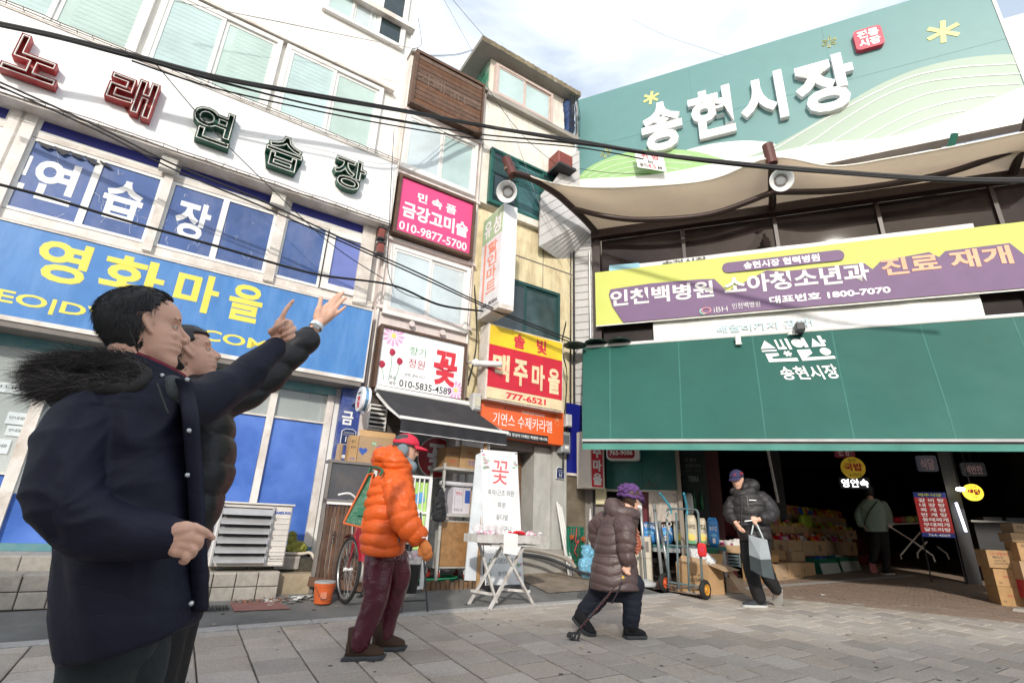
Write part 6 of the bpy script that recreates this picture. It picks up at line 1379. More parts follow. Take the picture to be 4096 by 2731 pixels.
# shelf unit with boxes, drawer cabinet on castors
SU=Thing('shelf_unit','grey slotted steel shelf unit under the awning, cartons on its shelves','shelf',fr=FA,at=(1.9,-.3,.6))
m_st=M('slotted_steel',(.42,.41,.38),.45,dirt=.5,dcol=(.2,.12,.07),dscale=6)
for x in (1.57,2.10): 
    for y in (-.52,-.12): SU.part('upright',MB().box(x,y,.50,x+.03,y+.03,1.98),m_st)
for z in (1.33,1.90): SU.part('shelf_board',MB().box(1.56,-.54,z,2.14,-.08,z+.035),m_st)
b=MB()
for k in range(26): z=.56+k*.054; b.box(2.108,-.5215,z,2.122,-.5205,z+.03)
SU.part('slot',b,m_dark,stuff=True)
CBt=Thing('wooden_cabinet','wood faced metal cabinet on red castors under the shelves','cabinet',fr=FA,at=(1.85,-.3,.7))
CBt.part('case',MB().cbox(1.60,-.46,.72,2.07,-.1,1.29,.006),m_st); CBt.part('front',MB().box(1.625,-.466,.745,2.045,-.4605,1.265),M('wood_laminate',(.30,.165,.07),.45,var=.25,scale=14))
for i,(x,y) in enumerate(((1.64,-.42),(2.03,-.42),(1.64,-.14),(2.03,-.14))):
    w=CBt.part('castor',MB().tube([(x-.014,y,.645),(x+.014,y,.645)],.045,14),M('castor_red',(.40,.04,.03),.5)); CBt.part('fork',MB().box(x-.022,y-.02,.645,x-.016,y+.02,.718).box(x+.016,y-.02,.645,x+.022,y+.02,.718),m_alu,parent=w)
box_thing('brown carton with dark end print on the top shelf, left of the pair',FA,1.60,-.48,1.937,1.80,-.2,2.19,(('너구리',.3,.9,.6,.8,m_ink),('라면',.3,.7,.2,.4,m_inkr)),mat=M('cardboard_dark',(.25,.14,.06),.8))
box_thing('brown carton printed with a red round mark on the top shelf, right of the pair',FA,1.81,-.48,1.937,2.12,-.2,2.23,(('농심',.35,.6,.62,.82,m_inkr),('안성탕면',.42,.98,.14,.40,m_inkb)))
W1=box_thing('white carton with blue corner print on the middle shelf',FA,1.75,-.48,1.367,2.0,-.2,1.69,(('행복김',.15,.5,.7,.84,m_inkr),('맛있는 김',.10,.55,.12,.2,m_ink)),mat=M('carton_white',(.58,.55,.60),.5)); W1.part('blue_print',MB().box(1.92,-.4812,1.50,1.995,-.4803,1.66),m_inkb); W1.part('outline',MB().tube([(1.775,-.481,1.40),(1.89,-.481,1.40),(1.89,-.481,1.67),(1.775,-.481,1.67),(1.775,-.481,1.40)],.0015,4),m_ink)
box_thing('narrow upright brown carton at the right of the white carton',FA,2.005,-.47,1.367,2.09,-.2,1.66,(('과자',.2,.8,.5,.7,m_inkb),))
solo('plastic_roll','clear plastic roll lying on the white carton','roll',MB().tube([(1.58,-.42,1.735),(2.08,-.44,1.735)],.028,10),M('film_roll',(.55,.55,.58),.2),fr=FA,at=(1.8,-.4,1.7))
JK=Thing('black_jacket','glossy black garment hanging at the left side of the shelves','jacket',fr=FA,at=(1.50,-.55,1.5)); b=MB(); b.loft([[V3((1.53+w*cos(q)+dx,-.57+.035*sin(q),z)) for q in [2*pi*k/14 for k in range(14)]] for z,w,dx in ((1.66,.012,0),(1.58,.06,0),(1.46,.085,-.01),(1.34,.095,.0),(1.27,.07,.01))])
o=blob('cloth',b,M('black_gloss',(.008,.008,.009),.22,wrinkle=.012,wscale=16,spec=.7),.008,2,JK.o,folds(.016,15)); o.data.transform(JK.T); JK.part('hanger',MB().tube([(1.53,-.55,1.66),(1.56,-.54,1.74)],.004,5),m_dark)
# white X-frame table with flowers
TBt=Thing('white_table','distressed white crossed leg table in front of the sandwich board','table',fr=FA,at=(2.05,-1.25,gA(2.05,-1.25)))
m_dw=M('distressed_white',(.58,.57,.55),.7,dirt=.9,dcol=(.20,.13,.09),dscale=7,var=.1)
g0=gA(2.05,-1.3)
def leg(a,b_,w=.035): TBt.part('leg',MB().beam(a,b_,w,w*.7),m_dw)
leg((1.70,-1.16,g0),(2.10,-1.2,1.06)); leg((2.05,-1.18,g0),(1.78,-1.16,1.06)); leg((1.80,-1.45,gA(1.8,-1.45)),(2.28,-1.38,1.06)); leg((2.40,-1.40,gA(2.4,-1.4)),(1.92,-1.42,1.06))
for a,c in (((1.72,-1.17,g0+.14),(1.84,-1.43,g0+.13)),((2.06,-1.2,g0+.15),(2.36,-1.39,g0+.14)),((1.80,-1.2,1.04),(2.36,-1.2,1.04)),((1.80,-1.41,1.04),(2.40,-1.41,1.04))): TBt.part('stretcher',MB().beam(a,c,.03,.025),m_dw)
for i,(x0,x1,lab) in enumerate(((1.60,2.0,'left white wooden tray of wrapped bouquets on the crossed leg table'),(2.06,2.52,'right white wooden tray with red and pink carnations on the crossed leg table'))):
    T=Thing('flower_tray',lab,'tray','flower trays on the table',fr=FA,at=((x0+x1)/2,-1.3,1.065)); z0=1.065
    T.part('tray_base',MB().box(x0,-1.46,z0,x1,-1.14,z0+.015),m_dw)
    for nm,bb in (('tray_side',(x0,-1.46,z0+.016,x1,-1.445,z0+.085)),('tray_side',(x0,-1.155,z0+.016,x1,-1.14,z0+.085)),('tray_side',(x0,-1.444,z0+.016,x0+.014,-1.156,z0+.085)),('tray_side',(x1-.014,-1.444,z0+.016,x1,-1.156,z0+.085))): T.part(nm,MB().box(*bb),m_dw)
    rr=random.Random(30+i)
    for k in range(26):
        x=x0+.05+(x1-x0-.1)*rr.random(); y=-1.42+.24*rr.random(); mt=(m_fl[1] if k%4 else m_fl[0]) if i==0 else (M('carnation_red',(.55,.01,.02),.6,var=.3,scale=60) if x<x0+.26 else m_fl[k%2])
        b=MB(); b.ball((x,y,z0+.085+.03*rr.random()),.026,9,6,(1,1,.75)); b.v=[tuple(V3(p)+V3((1,1,1))*.006*noise.noise(V3(p)*110)) for p in b.v]; T.part('bloom',b,mt,smooth=False)
    if i==0: 
        for k in range(4): T.part('wrapping',MB().loft([[V3((x0+.08+.09*k+s*.075*cos(2*pi*q/9),-1.3+s*.08*sin(2*pi*q/9),z0+zz+.02*(q%2))) for q in range(9)] for s,zz in ((.35,.05),(1,.17))],cap=False),M('cellophane',(0,0,0)))
o=solo('price_sheet','white sheet of paper hanging over the middle of the table edge','paper',MB().hexa([(1.93,-1.475,.96),(2.12,-1.475,.94),(2.12,-1.465,1.16),(1.93,-1.465,1.18),(1.93,-1.473,.96),(2.12,-1.473,.94),(2.12,-1.463,1.16),(1.93,-1.463,1.18)]),M('paper_bright',(.78,.78,.76),.6),fr=FA,at=(2.0,-1.47,1.0))
# sandwich board banner stand
XB=Thing('banner_stand','tall white flower shop banner stand with a red character, menu lines and number','sign',fr=FA,at=(2.35,-.75,gA(2.35,-.75)))
m_bs_=M('banner_sheet',(.78,.79,.80),.4)
bot_=[(2.13,-.74,.60),(2.70,-.74,.60)]; top_=[(1.965,-.74,2.165),(2.535,-.74,2.165)]
XB.part('sheet',MB().hexa([(2.135,-.752,.555),(2.70,-.752,.555),(2.70,-.748,.555),(2.135,-.748,.555),(1.965,-.752,2.17),(2.53,-.752,2.19),(2.53,-.748,2.19),(1.965,-.748,2.17)]),m_bs_)
XB.part('rear_sheet',MB().hexa([(1.93,-.60,.60),(2.12,-.72,.60),(2.12,-.70,.60),(1.93,-.58,.60),(1.93,-.70,2.10),(2.0,-.735,2.14),(2.0,-.73,2.14),(1.93,-.69,2.10)]),M('rear_pale',(.60,.64,.68),.4))
def xt(s,xc,w,z0,z1,mt,bold=0):
    sh=(2.135-1.965)*(1-(z0+z1)/2/1.615+.555/1.615); xo=2.25+.165*(1-((z0+z1)/2-.555)/1.615); XB.text(s,xo+xc-w/2,xo+xc+w/2,z0,z1,-.753,mt,bold=bold,depth=.001)
m_prn=M('print_grey',(.12,.12,.13),.5); m_prr=M('print_coral',(.72,.12,.13),.5)
xt('꽃',0,.26,1.75,2.05,m_prr,.0); xt('축하/근조 화환',0,.40,1.61,1.68,m_prn); xt('화분',0,.12,1.46,1.53,m_prn); xt('꽃다발',0,.18,1.31,1.38,m_prn); xt('꽃바구니',0,.26,1.17,1.24,m_prn); xt('방문·택배',0,.22,1.03,1.08,m_prn); xt('주문예약',0,.24,.90,.96,m_prn); xt('010-5835-4589',0,.42,.80,.86,m_prn); xt('향기정원',0,.18,.66,.71,m_prn)
rr=random.Random(8)
for k in range(26):
    top=k<14; x=rr.choice((-.24,-.2,.2,.24))+rr.uniform(-.03,.03); z=(2.05+rr.uniform(-.12,.09)) if top else (.68+rr.uniform(-.08,.14)); xo=2.25+.165*(1-(z-.555)/1.615)
    pl=[(xo+x+.022*cos(a)*(1+.5*cos(2*a)),z+.016*sin(a)) for a in [2*pi*j/8 for j in range(8)]]; XB.part('leaf_print',MB().prism(pl,-.7535,-.7522),(M('print_leaf',(.40,.56,.42),.5) if k%3 else m_fl[0]))
XB.part('base',MB().box(2.14,-.85,gA(2.4,-.8)-.01,2.72,-.62,gA(2.4,-.8)+.06),m_dark); XB.part('pole',MB().tube([(2.43,-.70,.56),(2.27,-.74,2.18)],.012,6),m_alu)
for (x,z) in ((1.985,2.15),(2.51,2.17),(2.155,.575),(2.68,.575)): XB.part('eyelet',MB().lathe([(0,0),(.010,0),(.010,.004),(0,.004)],(x,-.754,z),8,Matrix.Rotation(pi/2,3,'X')),m_dark)
# pipes, dolly, blue bag
for i in range(3): solo('white_pipe',['left','middle','right'][i]+' of three white plastic pipes leaning on the grey pillar','pipe',MB().tube([(3.80+i*.045,-.28,gA(3.8,-.28)),(3.80+i*.04,.02,1.62-i*.03)],.018,8),M('pvc_white',(.72,.72,.70),.4),fr=FA,at=(3.8,-.2,.7),smooth=True,group='white pipes against the pillar')
DL=Thing('green_dolly','green plastic crate dolly with orange wheels tied with red cord, stood on end','dolly',fr=FA,at=(4.0,-.2,.72))
m_dg=M('dolly_green',(.01,.14,.085),.45)
dx0,dx1,dz0,dz1=3.83,4.14,.73,1.27
DL.part('rim',MB().box(dx0,-.22,dz0,dx1,-.18,dz0+.025).box(dx0,-.22,dz1-.025,dx1,-.18,dz1).box(dx0,-.22,dz0,dx0+.022,-.18,dz1).box(dx1-.022,-.22,dz0,dx1,-.18,dz1),m_dg)
b=MB()
for k in range(1,8): b.box(dx0+.022,-.215,dz0+k*(dz1-dz0)/8-.006,dx1-.022,-.19,dz0+k*(dz1-dz0)/8+.006)
for k in range(1,6): b.box(dx0+k*(dx1-dx0)/6-.005,-.214,dz0+.025,dx0+k*(dx1-dx0)/6+.005,-.191,dz1-.025)
DL.part('lattice',b,m_dg,stuff=True)
for (x,z) in ((3.87,1.12),(4.09,1.10),(3.87,.78),(4.09,.77)): w=DL.part('castor',MB().tube([(x-.012,-.26,z),(x+.012,-.26,z)],.034,12),M('castor_orange',(.45,.10,.03),.5)); DL.part('castor_plate',MB().box(x-.02,-.24,z-.02,x+.02,-.221,z+.02),m_rusty,parent=w)
DL.part('cord',MB().tube(smooth([V3((3.99,-.235,1.25)),V3((3.96,-.24,1.05)),V3((4.02,-.245,1.08)),V3((3.94,-.24,.93)),V3((3.99,-.245,.86))],4),.006,5),M('cord_red',(.55,.04,.04),.6))
BB_=Thing('blue_bag','translucent light blue rubbish bag of bottles beside the green dolly','bag',fr=FA,at=(4.03,-.42,gA(4.03,-.42)))
b=MB(); g0=gA(4.03,-.42); b.ball((4.03,-.42,g0+.15),.14,14,10,(1,.8,1.1)); b.ball((4.05,-.42,g0+.32),.11,12,8,(1.1,.7,.9)); b.ball((4.05,-.42,g0+.41),.10,12,8,(1.2,.6,.3)); o=blob('sack',b,M('bag_blue',(.16,.40,.56),.2,var=.3,scale=14,wrinkle=.012,wscale=14,spec=.7),.010,1,BB_.o,folds(.024,14)); o.data.transform(BB_.T)
PPE=Thing('drain_pipe','grey metal pipes running along the wall foot to the dolly','pipe',fr=FA,at=(3.4,-.4,.75)); PPE.part('pipe',MB().tube(smooth([V3((2.7,-.25,.97)),V3((3.2,-.3,.93)),V3((3.62,-.42,.84)),V3((3.74,-.5,.72))],5),.03,8),M('old_pipe',(.36,.32,.28),.5,metal=.3,dirt=.5)); PPE.part('pipe',MB().tube(smooth([V3((2.7,-.30,.90)),V3((3.3,-.42,.84)),V3((3.8,-.62,.66)),V3((4.3,-.75,.62))],5),.022,8),m_dark)
solo('white_cone_pole','folded pale parasol leaning at the stained sheet','parasol',MB().tube([(4.37,-.18,.70),(4.36,-.12,1.1),(4.42,-.05,1.55)],[.06,.045,.012],10),M('pale_canvas',(.60,.60,.60),.6),fr=FA,at=(4.37,-.1,.7),smooth=True)
# =================================================================== left part of the market entrance (frame FM)
m_tubeg=M('galvanised',(.38,.41,.42),.35,metal=.4,dirt=.3,dcol=(.12,.09,.07),dscale=8); m_tubeb=M('cart_blue',(.12,.19,.21),.45,dirt=.8,dcol=(.16,.10,.07),dscale=9)
PB_=Thing('parasol_base','grey round parasol base with its upright pole','parasol base',fr=FM,at=(1.02,-.3,gM(1.02,-.3))); g0=gM(1.02,-.3)
PB_.part('base',MB().lathe([(0,0),(.16,0),(.17,.02),(.16,.05),(.06,.085),(.03,.10),(0,.10)],(1.03,-.3,g0),28),M('base_grey',(.42,.43,.44),.5,dirt=.3),smooth=True); PB_.part('pole',MB().tube([(1.03,-.3,g0+.09),(1.0,-.28,1.72)],.022,8),m_tubeg,smooth=True); PB_.part('knob',MB().ball((1.0,-.33,1.02),.028,8,6),m_dark)
for i,(a,c) in enumerate((((1.20,-.25,1.64),(1.27,-.3,gM(1.27,-.3))),((1.25,-.1,1.40),(1.38,-.15,gM(1.38,-.15))))): solo('steel_tube',['taller','shorter'][i]+' grey steel tube leaning behind the hand truck','steel tube',MB().tube([a,c],.024,8),m_tubeg,fr=FM,at=c,smooth=True,group='steel tubes behind the hand truck')
AC2=Thing('old_ac_unit','cream old air conditioner unit behind the parasol base','air conditioner',fr=FM,at=(.97,.1,gM(.97,.1))); AC2.part('case',MB().cbox(.80,.0,gM(.97,.1),1.10,.24,1.17,.02),M('cream_metal',(.60,.55,.45),.5,dirt=.4)); AC2.part('label',MB().box(1.02,-.004,.95,1.07,-.001,1.10),m_grime); AC2.part('seam',MB().box(.80,-.003,.86,1.10,-.0005,.865),m_grime)
CR=Thing('cable_coil','black cable coil dumped under the counter','cable coil',fr=FM,at=(1.15,.25,.6)); b=MB()
for k in range(7): b.tube([(1.17+(.09+.01*k)*cos(t),.25+.01*k,.70+(.11+.008*k)*sin(t)) for t in [q*.5 for q in range(14)]],.007,5)
CR.part('coil',b,m_cable,stuff=True)
RBs=Thing('rusty_base','rusty brown iron weight plate on the ground behind the left truck wheel','iron base',fr=FM,at=(1.2,-.25,gM(1.2,-.25))); g0=gM(1.2,-.25); RBs.part('plate',MB().hexa([(1.10,-.35,g0),(1.42,-.35,g0),(1.42,-.10,g0),(1.10,-.10,g0),(1.20,-.31,g0+.09),(1.34,-.31,g0+.09),(1.34,-.14,g0+.09),(1.20,-.14,g0+.09)]),M('rust_iron',(.14,.055,.035),.8,var=.4,scale=20)); RBs.part('skirt',MB().box(1.05,-.38,g0-.01,1.46,-.08,g0+.012),m_rusty)
# counter with kitchen roll packs
CT=Thing('sales_counter','low teal counter with steel rail at the left of the entrance','counter',fr=FM,at=(1.5,.6,.6)); CT.part('top',MB().box(.92,.20,1.02,2.18,1.1,1.06),M('counter_teal',(.02,.11,.12),.5)); CT.part('rail',MB().box(.92,.17,.955,1.72,.198,1.015),m_tubeg)
for x in (.94,1.65,2.12): CT.part('post',MB().box(x,.22,gM(x,.22),x+.04,.26,1.02),m_tubeg)
CT.part('green_skirt',MB().box(1.74,.19,.72,2.06,.20,1.04),M('skirt_green',(.01,.10,.05),.6))
m_pkb=M('pack_blue',(.05,.24,.60),.25,var=.35,scale=9,wrinkle=.006,wscale=12,spec=.6); m_pkc=M('pack_cream',(.62,.55,.42),.3,wrinkle=.006,wscale=12,spec=.5); m_pkw=M('pack_white',(.66,.68,.70),.3,wrinkle=.006,wscale=12)
def pillow(x0,y0,z0,x1,y1,z1,n=7,p=5):
    b=MB(); rings=[]
    for j in range(9):
        t=j/8; zz=z0+(z1-z0)*t; s=(1-abs(2*t-1)**p*.35); cx_,cy_=(x0+x1)/2,(y0+y1)/2; rings.append([V3((cx_+(x1-x0)/2*s*(abs(cos(q))**.45)*(1 if cos(q)>0 else -1),cy_+(y1-y0)/2*s*(abs(sin(q))**.45)*(1 if sin(q)>0 else -1),zz)) for q in [2*pi*k/24 for k in range(24)]])
    return b.loft(rings)
packs=[('blue',.96,1.20,1.07,1.42,'부자집','blue kitchen roll pack behind the woman\'s cap'),('blue',1.21,1.42,1.07,1.34,'부자집','blue kitchen roll pack left of the cream ones'),('cream',1.43,1.60,1.065,1.50,'집','first cream roll pack with a yellow picture, beside the column'),('cream',1.61,1.79,1.065,1.51,'돈워리집','second cream roll pack with a yellow picture'),('cream',1.80,1.93,1.065,1.47,'집','third cream roll pack with a yellow picture, next to the blue one'),('blue2',1.935,2.10,1.065,1.48,'부자집','upright blue kitchen roll pack at the right end of the counter')]
for kind,x0,x1,z0,z1,s,lab in packs:
    T=Thing('tissue_pack',lab,'tissue pack','kitchen roll packs on the counter',fr=FM,at=((x0+x1)/2,.4,z0)); T.part('pack',pillow(x0,.24,z0,x1,.50,z1),m_pkc if kind=='cream' else m_pkb,smooth=True)
    if kind=='cream':
        T.text(s,x0+.03,x1-.03,z0+.24,z0+.31,.236,m_ink,bold=.01,depth=.001)
        T.part('print_cap',MB().lathe([(0,0),(.05,0),(.05,.002),(0,.002)],((x0+x1)/2,.238,z0+.12),16,Matrix.Rotation(pi/2,3,'X')),m_yc); T.part('print_cap',MB().lathe([(0,0),(.03,0),(.03,.002),(0,.002)],((x0+x1)/2-.02,.2355,z0+.15),12,Matrix.Rotation(pi/2,3,'X')),m_sty); T.part('print_leaf',MB().box(x0+.03,.2358,z0+.03,x1-.03,.2378,z0+.07),m_stem)
    else:
        T.text(s,x0+.03,x1-.03,z0+.22,z0+.29,.236,m_wht,bold=.01,depth=.001); T.part('print_roll',MB().box((x0+x1)/2-.02,.2358,z0+.05,(x0+x1)/2+.02,.2378,z0+.12),m_wht); T.part('print_diamond',MB().prism([(x0+.03,z0+.16),((x0+x1)/2,z0+.19),(x1-.03,z0+.16),((x0+x1)/2,z0+.13)],.2362,.2380),M('pack_sky',(.20,.50,.78),.3))
PC=Thing('plastic_sheet','cloudy plastic sheet hanging from the green wall rail over the packs','plastic sheet',fr=FM,at=(1.3,.2,1.4)); 
PC.part('sheet',MB().grid(lambda u,v:(1.10+.44*u+.03*v*(u-.5),.13-.03*sin(u*17+v*3)*v,1.86-.47*v+.05*(u-.4)*v*v),30,12),M('cloudy_plastic',(.58,.52,.46),.3,alpha=.82,wrinkle=.01,wscale=9,spec=.6),smooth=True,fix=False)
solo('foam_block','white lumpy plastic bundle right of the column','bundle',pillow(1.62,.55,1.52,1.76,.8,1.86),m_pkw,fr=FM,at=(1.7,.6,1.5),smooth=True)
# hand truck
HT=Thing('hand_truck','tall rusty blue two wheeled hand truck with orange and yellow hubs','hand truck',fr=FM,at=(1.57,-.6,gM(1.57,-.6)))
L0,L1=V3((1.36,-.56,.58)),V3((1.80,-.80,.57)); dLR=(L1-L0)
lt,rt=V3((1.395,-.50,1.53)),V3((1.82,-.74,1.52))
m_tb=m_tubeb
def htp(u,h): return L0.lerp(L1,u).lerp(lt.lerp(rt,u),h)
for u in (0,.30,.62,1): HT.part('upright',MB().tube([htp(u,-.06),htp(u,.4),htp(u,1.0 if u in(0,1) else .98)],.015,8),m_tb,smooth=True)
HT.part('top_rail',MB().tube(smooth([htp(0,.95),htp(.02,1.01),htp(.10,1.035),htp(.5,1.04),htp(.9,1.035),htp(.98,1.01),htp(1,.95)],3),.015,8),m_tb,smooth=True)
for h in (.52,.02): HT.part('cross_rail',MB().tube([htp(0,h),htp(1,h)],.013,8),m_tb)
for u,dx in ((.12,-.09),(.66,-.02)): HT.part('grip_arm',MB().tube(smooth([htp(u,.96),htp(u,1.05)+V3((0,.0,0)),htp(u,1.17)+V3((dx,-.12,.02)),htp(u,1.22)+V3((dx*1.5,-.20,.03))],4),[.016]*13,8),M('cart_bright_blue',(.05,.30,.42),.45,dirt=.4),smooth=True)
HT.part('axle',MB().tube([L0+V3((-.02,.02,-.02)),L1+V3((.02,.02,-.02))],.016,8),m_rusty); HT.part('toe_plate',MB().hexa([tuple(L0+V3((0,-.02,-.09))),tuple(L1+V3((0,-.02,-.09))),tuple(L1+V3((.10,.20,-.12))),tuple(L0+V3((.10,.20,-.12))),tuple(L0+V3((0,-.02,-.075))),tuple(L1+V3((0,-.02,-.075))),tuple(L1+V3((.10,.20,-.105))),tuple(L0+V3((.10,.20,-.105)))]),m_rusty)
for u,sgn in ((0,-1),(1,1)): HT.part('brace',MB().tube([htp(u,-.04),htp(u,.22)+V3((0,.10,0)),htp(u,.35)],.009,6),m_rusty)
def truckwheel(c,axd,r,hubm):
    d=V3(axd).normalized(); u=V3((0,0,1)); e=d.cross(u).normalized()
    w=HT.part('wheel',MB().loft([[c+(e*cos(a)+u*sin(a))*(r*.72+r*.26*cos(q)*(1+.05*(k%2)))+d*r*.27*sin(q) for q in [2*pi*j/10 for j in range(10)]] for k,a in enumerate([2*pi*k/44 for k in range(44)])],cap=False,loop=True),M('tyre',(0,0,0)),smooth=False)
    HT.part('hub',MB().lathe([(0,-.035),(r*.30,-.03),(r*.50,-.012),(r*.52,.0),(r*.50,.012),(r*.3,.03),(0,.035)],(0,0,0),20,d.to_track_quat('Z','Y').to_matrix()).__class__() if False else _off(MB().lathe([(0,-.03),(r*.2,-.035),(r*.30,-.02),(r*.55,-.03),(r*.56,.03),(r*.30,.02),(r*.2,.035),(0,.03)],(0,0,0),20,d.to_track_quat('Z','Y').to_matrix()),c),hubm,parent=w)
def _off(b,c): b.v=[tuple(V3(p)+V3(c)) for p in b.v]; return b
axd=dLR.normalized()
ga,gb=gM(1.33,-.50),gM(1.83,-.76); truckwheel(V3((1.30,-.52,ga+.118)),axd,.125,M('hub_orange',(.62,.10,.03),.5,dirt=.3)); truckwheel(V3((1.83,-.80,gb+.118)),axd,.122,M('hub_yellow',(.60,.28,.03),.5,dirt=.3))
HT.part('rope',MB().tube(smooth([htp(0,.99)+V3((.02*cos(k*1.7),-.02,-.03*k+.02*sin(k*2.3))) for k in range(9)],4),.008,6).tube(smooth([htp(.06,1.0)+V3((.03*sin(k*2.1),-.025,-.045*k)) for k in range(8)],4),.007,6),M('rope_pale',(.55,.52,.46),.9))
RG=Thing('red_bag','small red cloth pouch with a round emblem tied on the hand truck','pouch',fr=FM,at=(1.72,-.75,1.1)); c=FM.px(*E5(1465,960),-.82); RG.part('pouch',pillow(c[0]-.055,-.84,c[1]-.085,c[0]+.06,-.80,c[1]+.085),M('pouch_red',(.55,.012,.015),.6,wrinkle=.004),smooth=True); RG.part('emblem',MB().tube([(c[0]+.022*cos(a),-.845,c[1]+.01+.022*sin(a)) for a in [q*.4 for q in range(17)]],.003,5),m_pinks)
# big open carton, white bags
BX=Thing('open_carton','large open brown carton with raised flaps beside the hand truck','box',fr=FM,at=(1.8,-.3,.45)); th_=-.28
g0=gM(1.75,-.35); z1=.85
BX.part('front',MB().hexa([(1.46,-.24,g0+.0),(1.885,-.36,g0-.005),(1.89,-.355,g0-.005),(1.465,-.235,g0),(1.46,-.24,z1),(1.885,-.36,z1-.01),(1.89,-.355,z1-.01),(1.465,-.235,z1)]),m_card)
BX.part('side',MB().hexa([(1.887,-.36,g0-.005),(2.09,-.20,g0),(2.085,-.195,g0),(1.882,-.355,g0-.005),(1.887,-.36,z1-.01),(2.09,-.20,z1),(2.085,-.195,z1),(1.882,-.355,z1-.01)]),m_card)
BX.part('back',MB().hexa([(1.65,-.05,g0),(2.09,-.19,g0),(2.09,-.185,g0),(1.65,-.045,g0),(1.65,-.05,z1),(2.09,-.19,z1),(2.09,-.185,z1),(1.65,-.045,z1)]),m_cardd); BX.part('left_side',MB().hexa([(1.46,-.235,g0),(1.65,-.05,g0),(1.655,-.055,g0),(1.465,-.24,g0),(1.46,-.235,z1),(1.65,-.05,z1),(1.655,-.055,z1),(1.465,-.24,z1)]),m_card)
BX.part('flap',MB().hexa([(1.89,-.36,z1-.01),(2.09,-.20,z1),(2.30,-.32,z1-.06),(2.10,-.50,z1-.08),(1.89,-.36,z1-.004),(2.09,-.20,z1+.006),(2.30,-.32,z1-.054),(2.10,-.50,z1-.074)]),m_card); BX.part('flap',MB().hexa([(1.46,-.24,z1),(1.885,-.36,z1-.01),(1.86,-.30,z1+.05),(1.55,-.2,z1+.09),(1.46,-.236,z1),(1.885,-.356,z1-.01),(1.86,-.296,z1+.05),(1.55,-.196,z1+.09)]),m_card)
BX.part('flap',MB().hexa([(2.09,-.19,z1),(1.70,-.06,z1),(1.80,.0,z1+.12),(2.12,-.06,z1+.13),(2.09,-.185,z1),(1.70,-.055,z1),(1.80,.005,z1+.12),(2.12,-.055,z1+.13)]),m_card)
Mt=Matrix.Translation((1.46,-.24,0))@Matrix.Rotation(atan2(-.12,.425),4,'Z')
BX.text('스타배송',.19,.40,.60,.66,-.002,m_ink,bold=.02,depth=.001,M=Mt); BX.text('마켓·옥션',.21,.37,.68,.71,-.002,m_ink,depth=.001,M=Mt)
solo('carton_flap','long torn cardboard strip trailing from the open carton to the floor','cardboard',MB().hexa([(2.10,-.28,.80),(2.18,-.24,.80),(2.36,-.42,.56),(2.26,-.48,.55),(2.10,-.28,.806),(2.18,-.24,.806),(2.36,-.42,.566),(2.26,-.48,.556)]).hexa([(2.26,-.48,.55),(2.36,-.42,.56),(2.56,-.52,gM(2.5,-.5)+.004),(2.46,-.60,gM(2.5,-.5)+.004),(2.26,-.48,.556),(2.36,-.42,.566),(2.56,-.52,gM(2.5,-.5)+.010),(2.46,-.60,gM(2.5,-.5)+.010)]),m_card,fr=FM,at=(2.3,-.4,.5))
WBg=Thing('white_plastic_bag','white plastic shopping bag with faint pink print slumped on the open carton','plastic bag',fr=FM,at=(1.8,-.1,.9)); b=MB(); b.ball((1.80,-.12,.92),.13,12,8,(1.2,.9,.6)); b.ball((1.92,-.12,.86),.10,12,8,(1,.9,.7)); b.ball((1.72,-.1,.97),.09,10,8); o=blob('sack',b,M('bag_white',(.70,.70,.70),.35,wrinkle=.01,wscale=14),.010,1,WBg.o,folds(.02,14)); o.data.transform(WBg.T)
for i,(x0,y0,x1,z0,z1) in enumerate(((2.12,.05,2.36,.47,.66),(2.10,.3,2.34,.66,.80))): 
    if i==0: box_thing('flat brown carton with a red mark on the floor left of the bagman',FM,x0,y0,gM(x0,y0),x1,y0+.2,z1,(('취급주의',.3,.7,.2,.35,m_inkr),))
solo('maroon_crate','dark maroon plastic crate behind the flat carton','crate',MB().cbox(2.06,.30,.50,2.30,.6,.74,.01),M('crate_maroon',(.16,.012,.03),.4),fr=FM,at=(2.2,.4,.5)); 
GC=Thing('grey_crate','grey slatted plastic crate under the carton of pink packets','crate',fr=FM,at=(2.2,.6,.8))
for k in range(4): GC.part('slat',MB().box(2.08,.58,.79+k*.045,2.36,.60,.82+k*.045),M('crate_grey',(.10,.14,.15),.4))
GC.part('frame',MB().box(2.07,.57,.78,2.09,.85,.97).box(2.36,.57,.78,2.38,.85,.97),M('crate_grey',(0,0,0)))
def snack(fr,x,y,z,w,h,mt,label,group,rz=0,tilt=.2):
    T_=None; b=MB(); n=7
    f=lambda u,v,s: V3(((u-.5)*w, s*.18*w*(sin(pi*u)**.5)*(sin(pi*v)**.5)-0, (v)*h))
    b.grid(lambda u,v:f(u,v,-1),6,6).grid(lambda u,v:f(u,v,1),6,6)
    Mx=Matrix.Translation((x,y,z))@Matrix.Rotation(rz,4,'Z')@Matrix.Rotation(-tilt,4,'X'); b.v=[Mx@V3(p) for p in b.v]
    cn={'red':'red','yel':'yellow','orange':'orange','white':'white','pink':'pink','green':'green','blue':'blue','brown':'brown'}[mt.name[3:]]; o=solo('snack_packet',cn+' '+label,'snack packet',b,mt,cn+' '+group,fr,(x,y,z),smooth=True,fix=False); return o
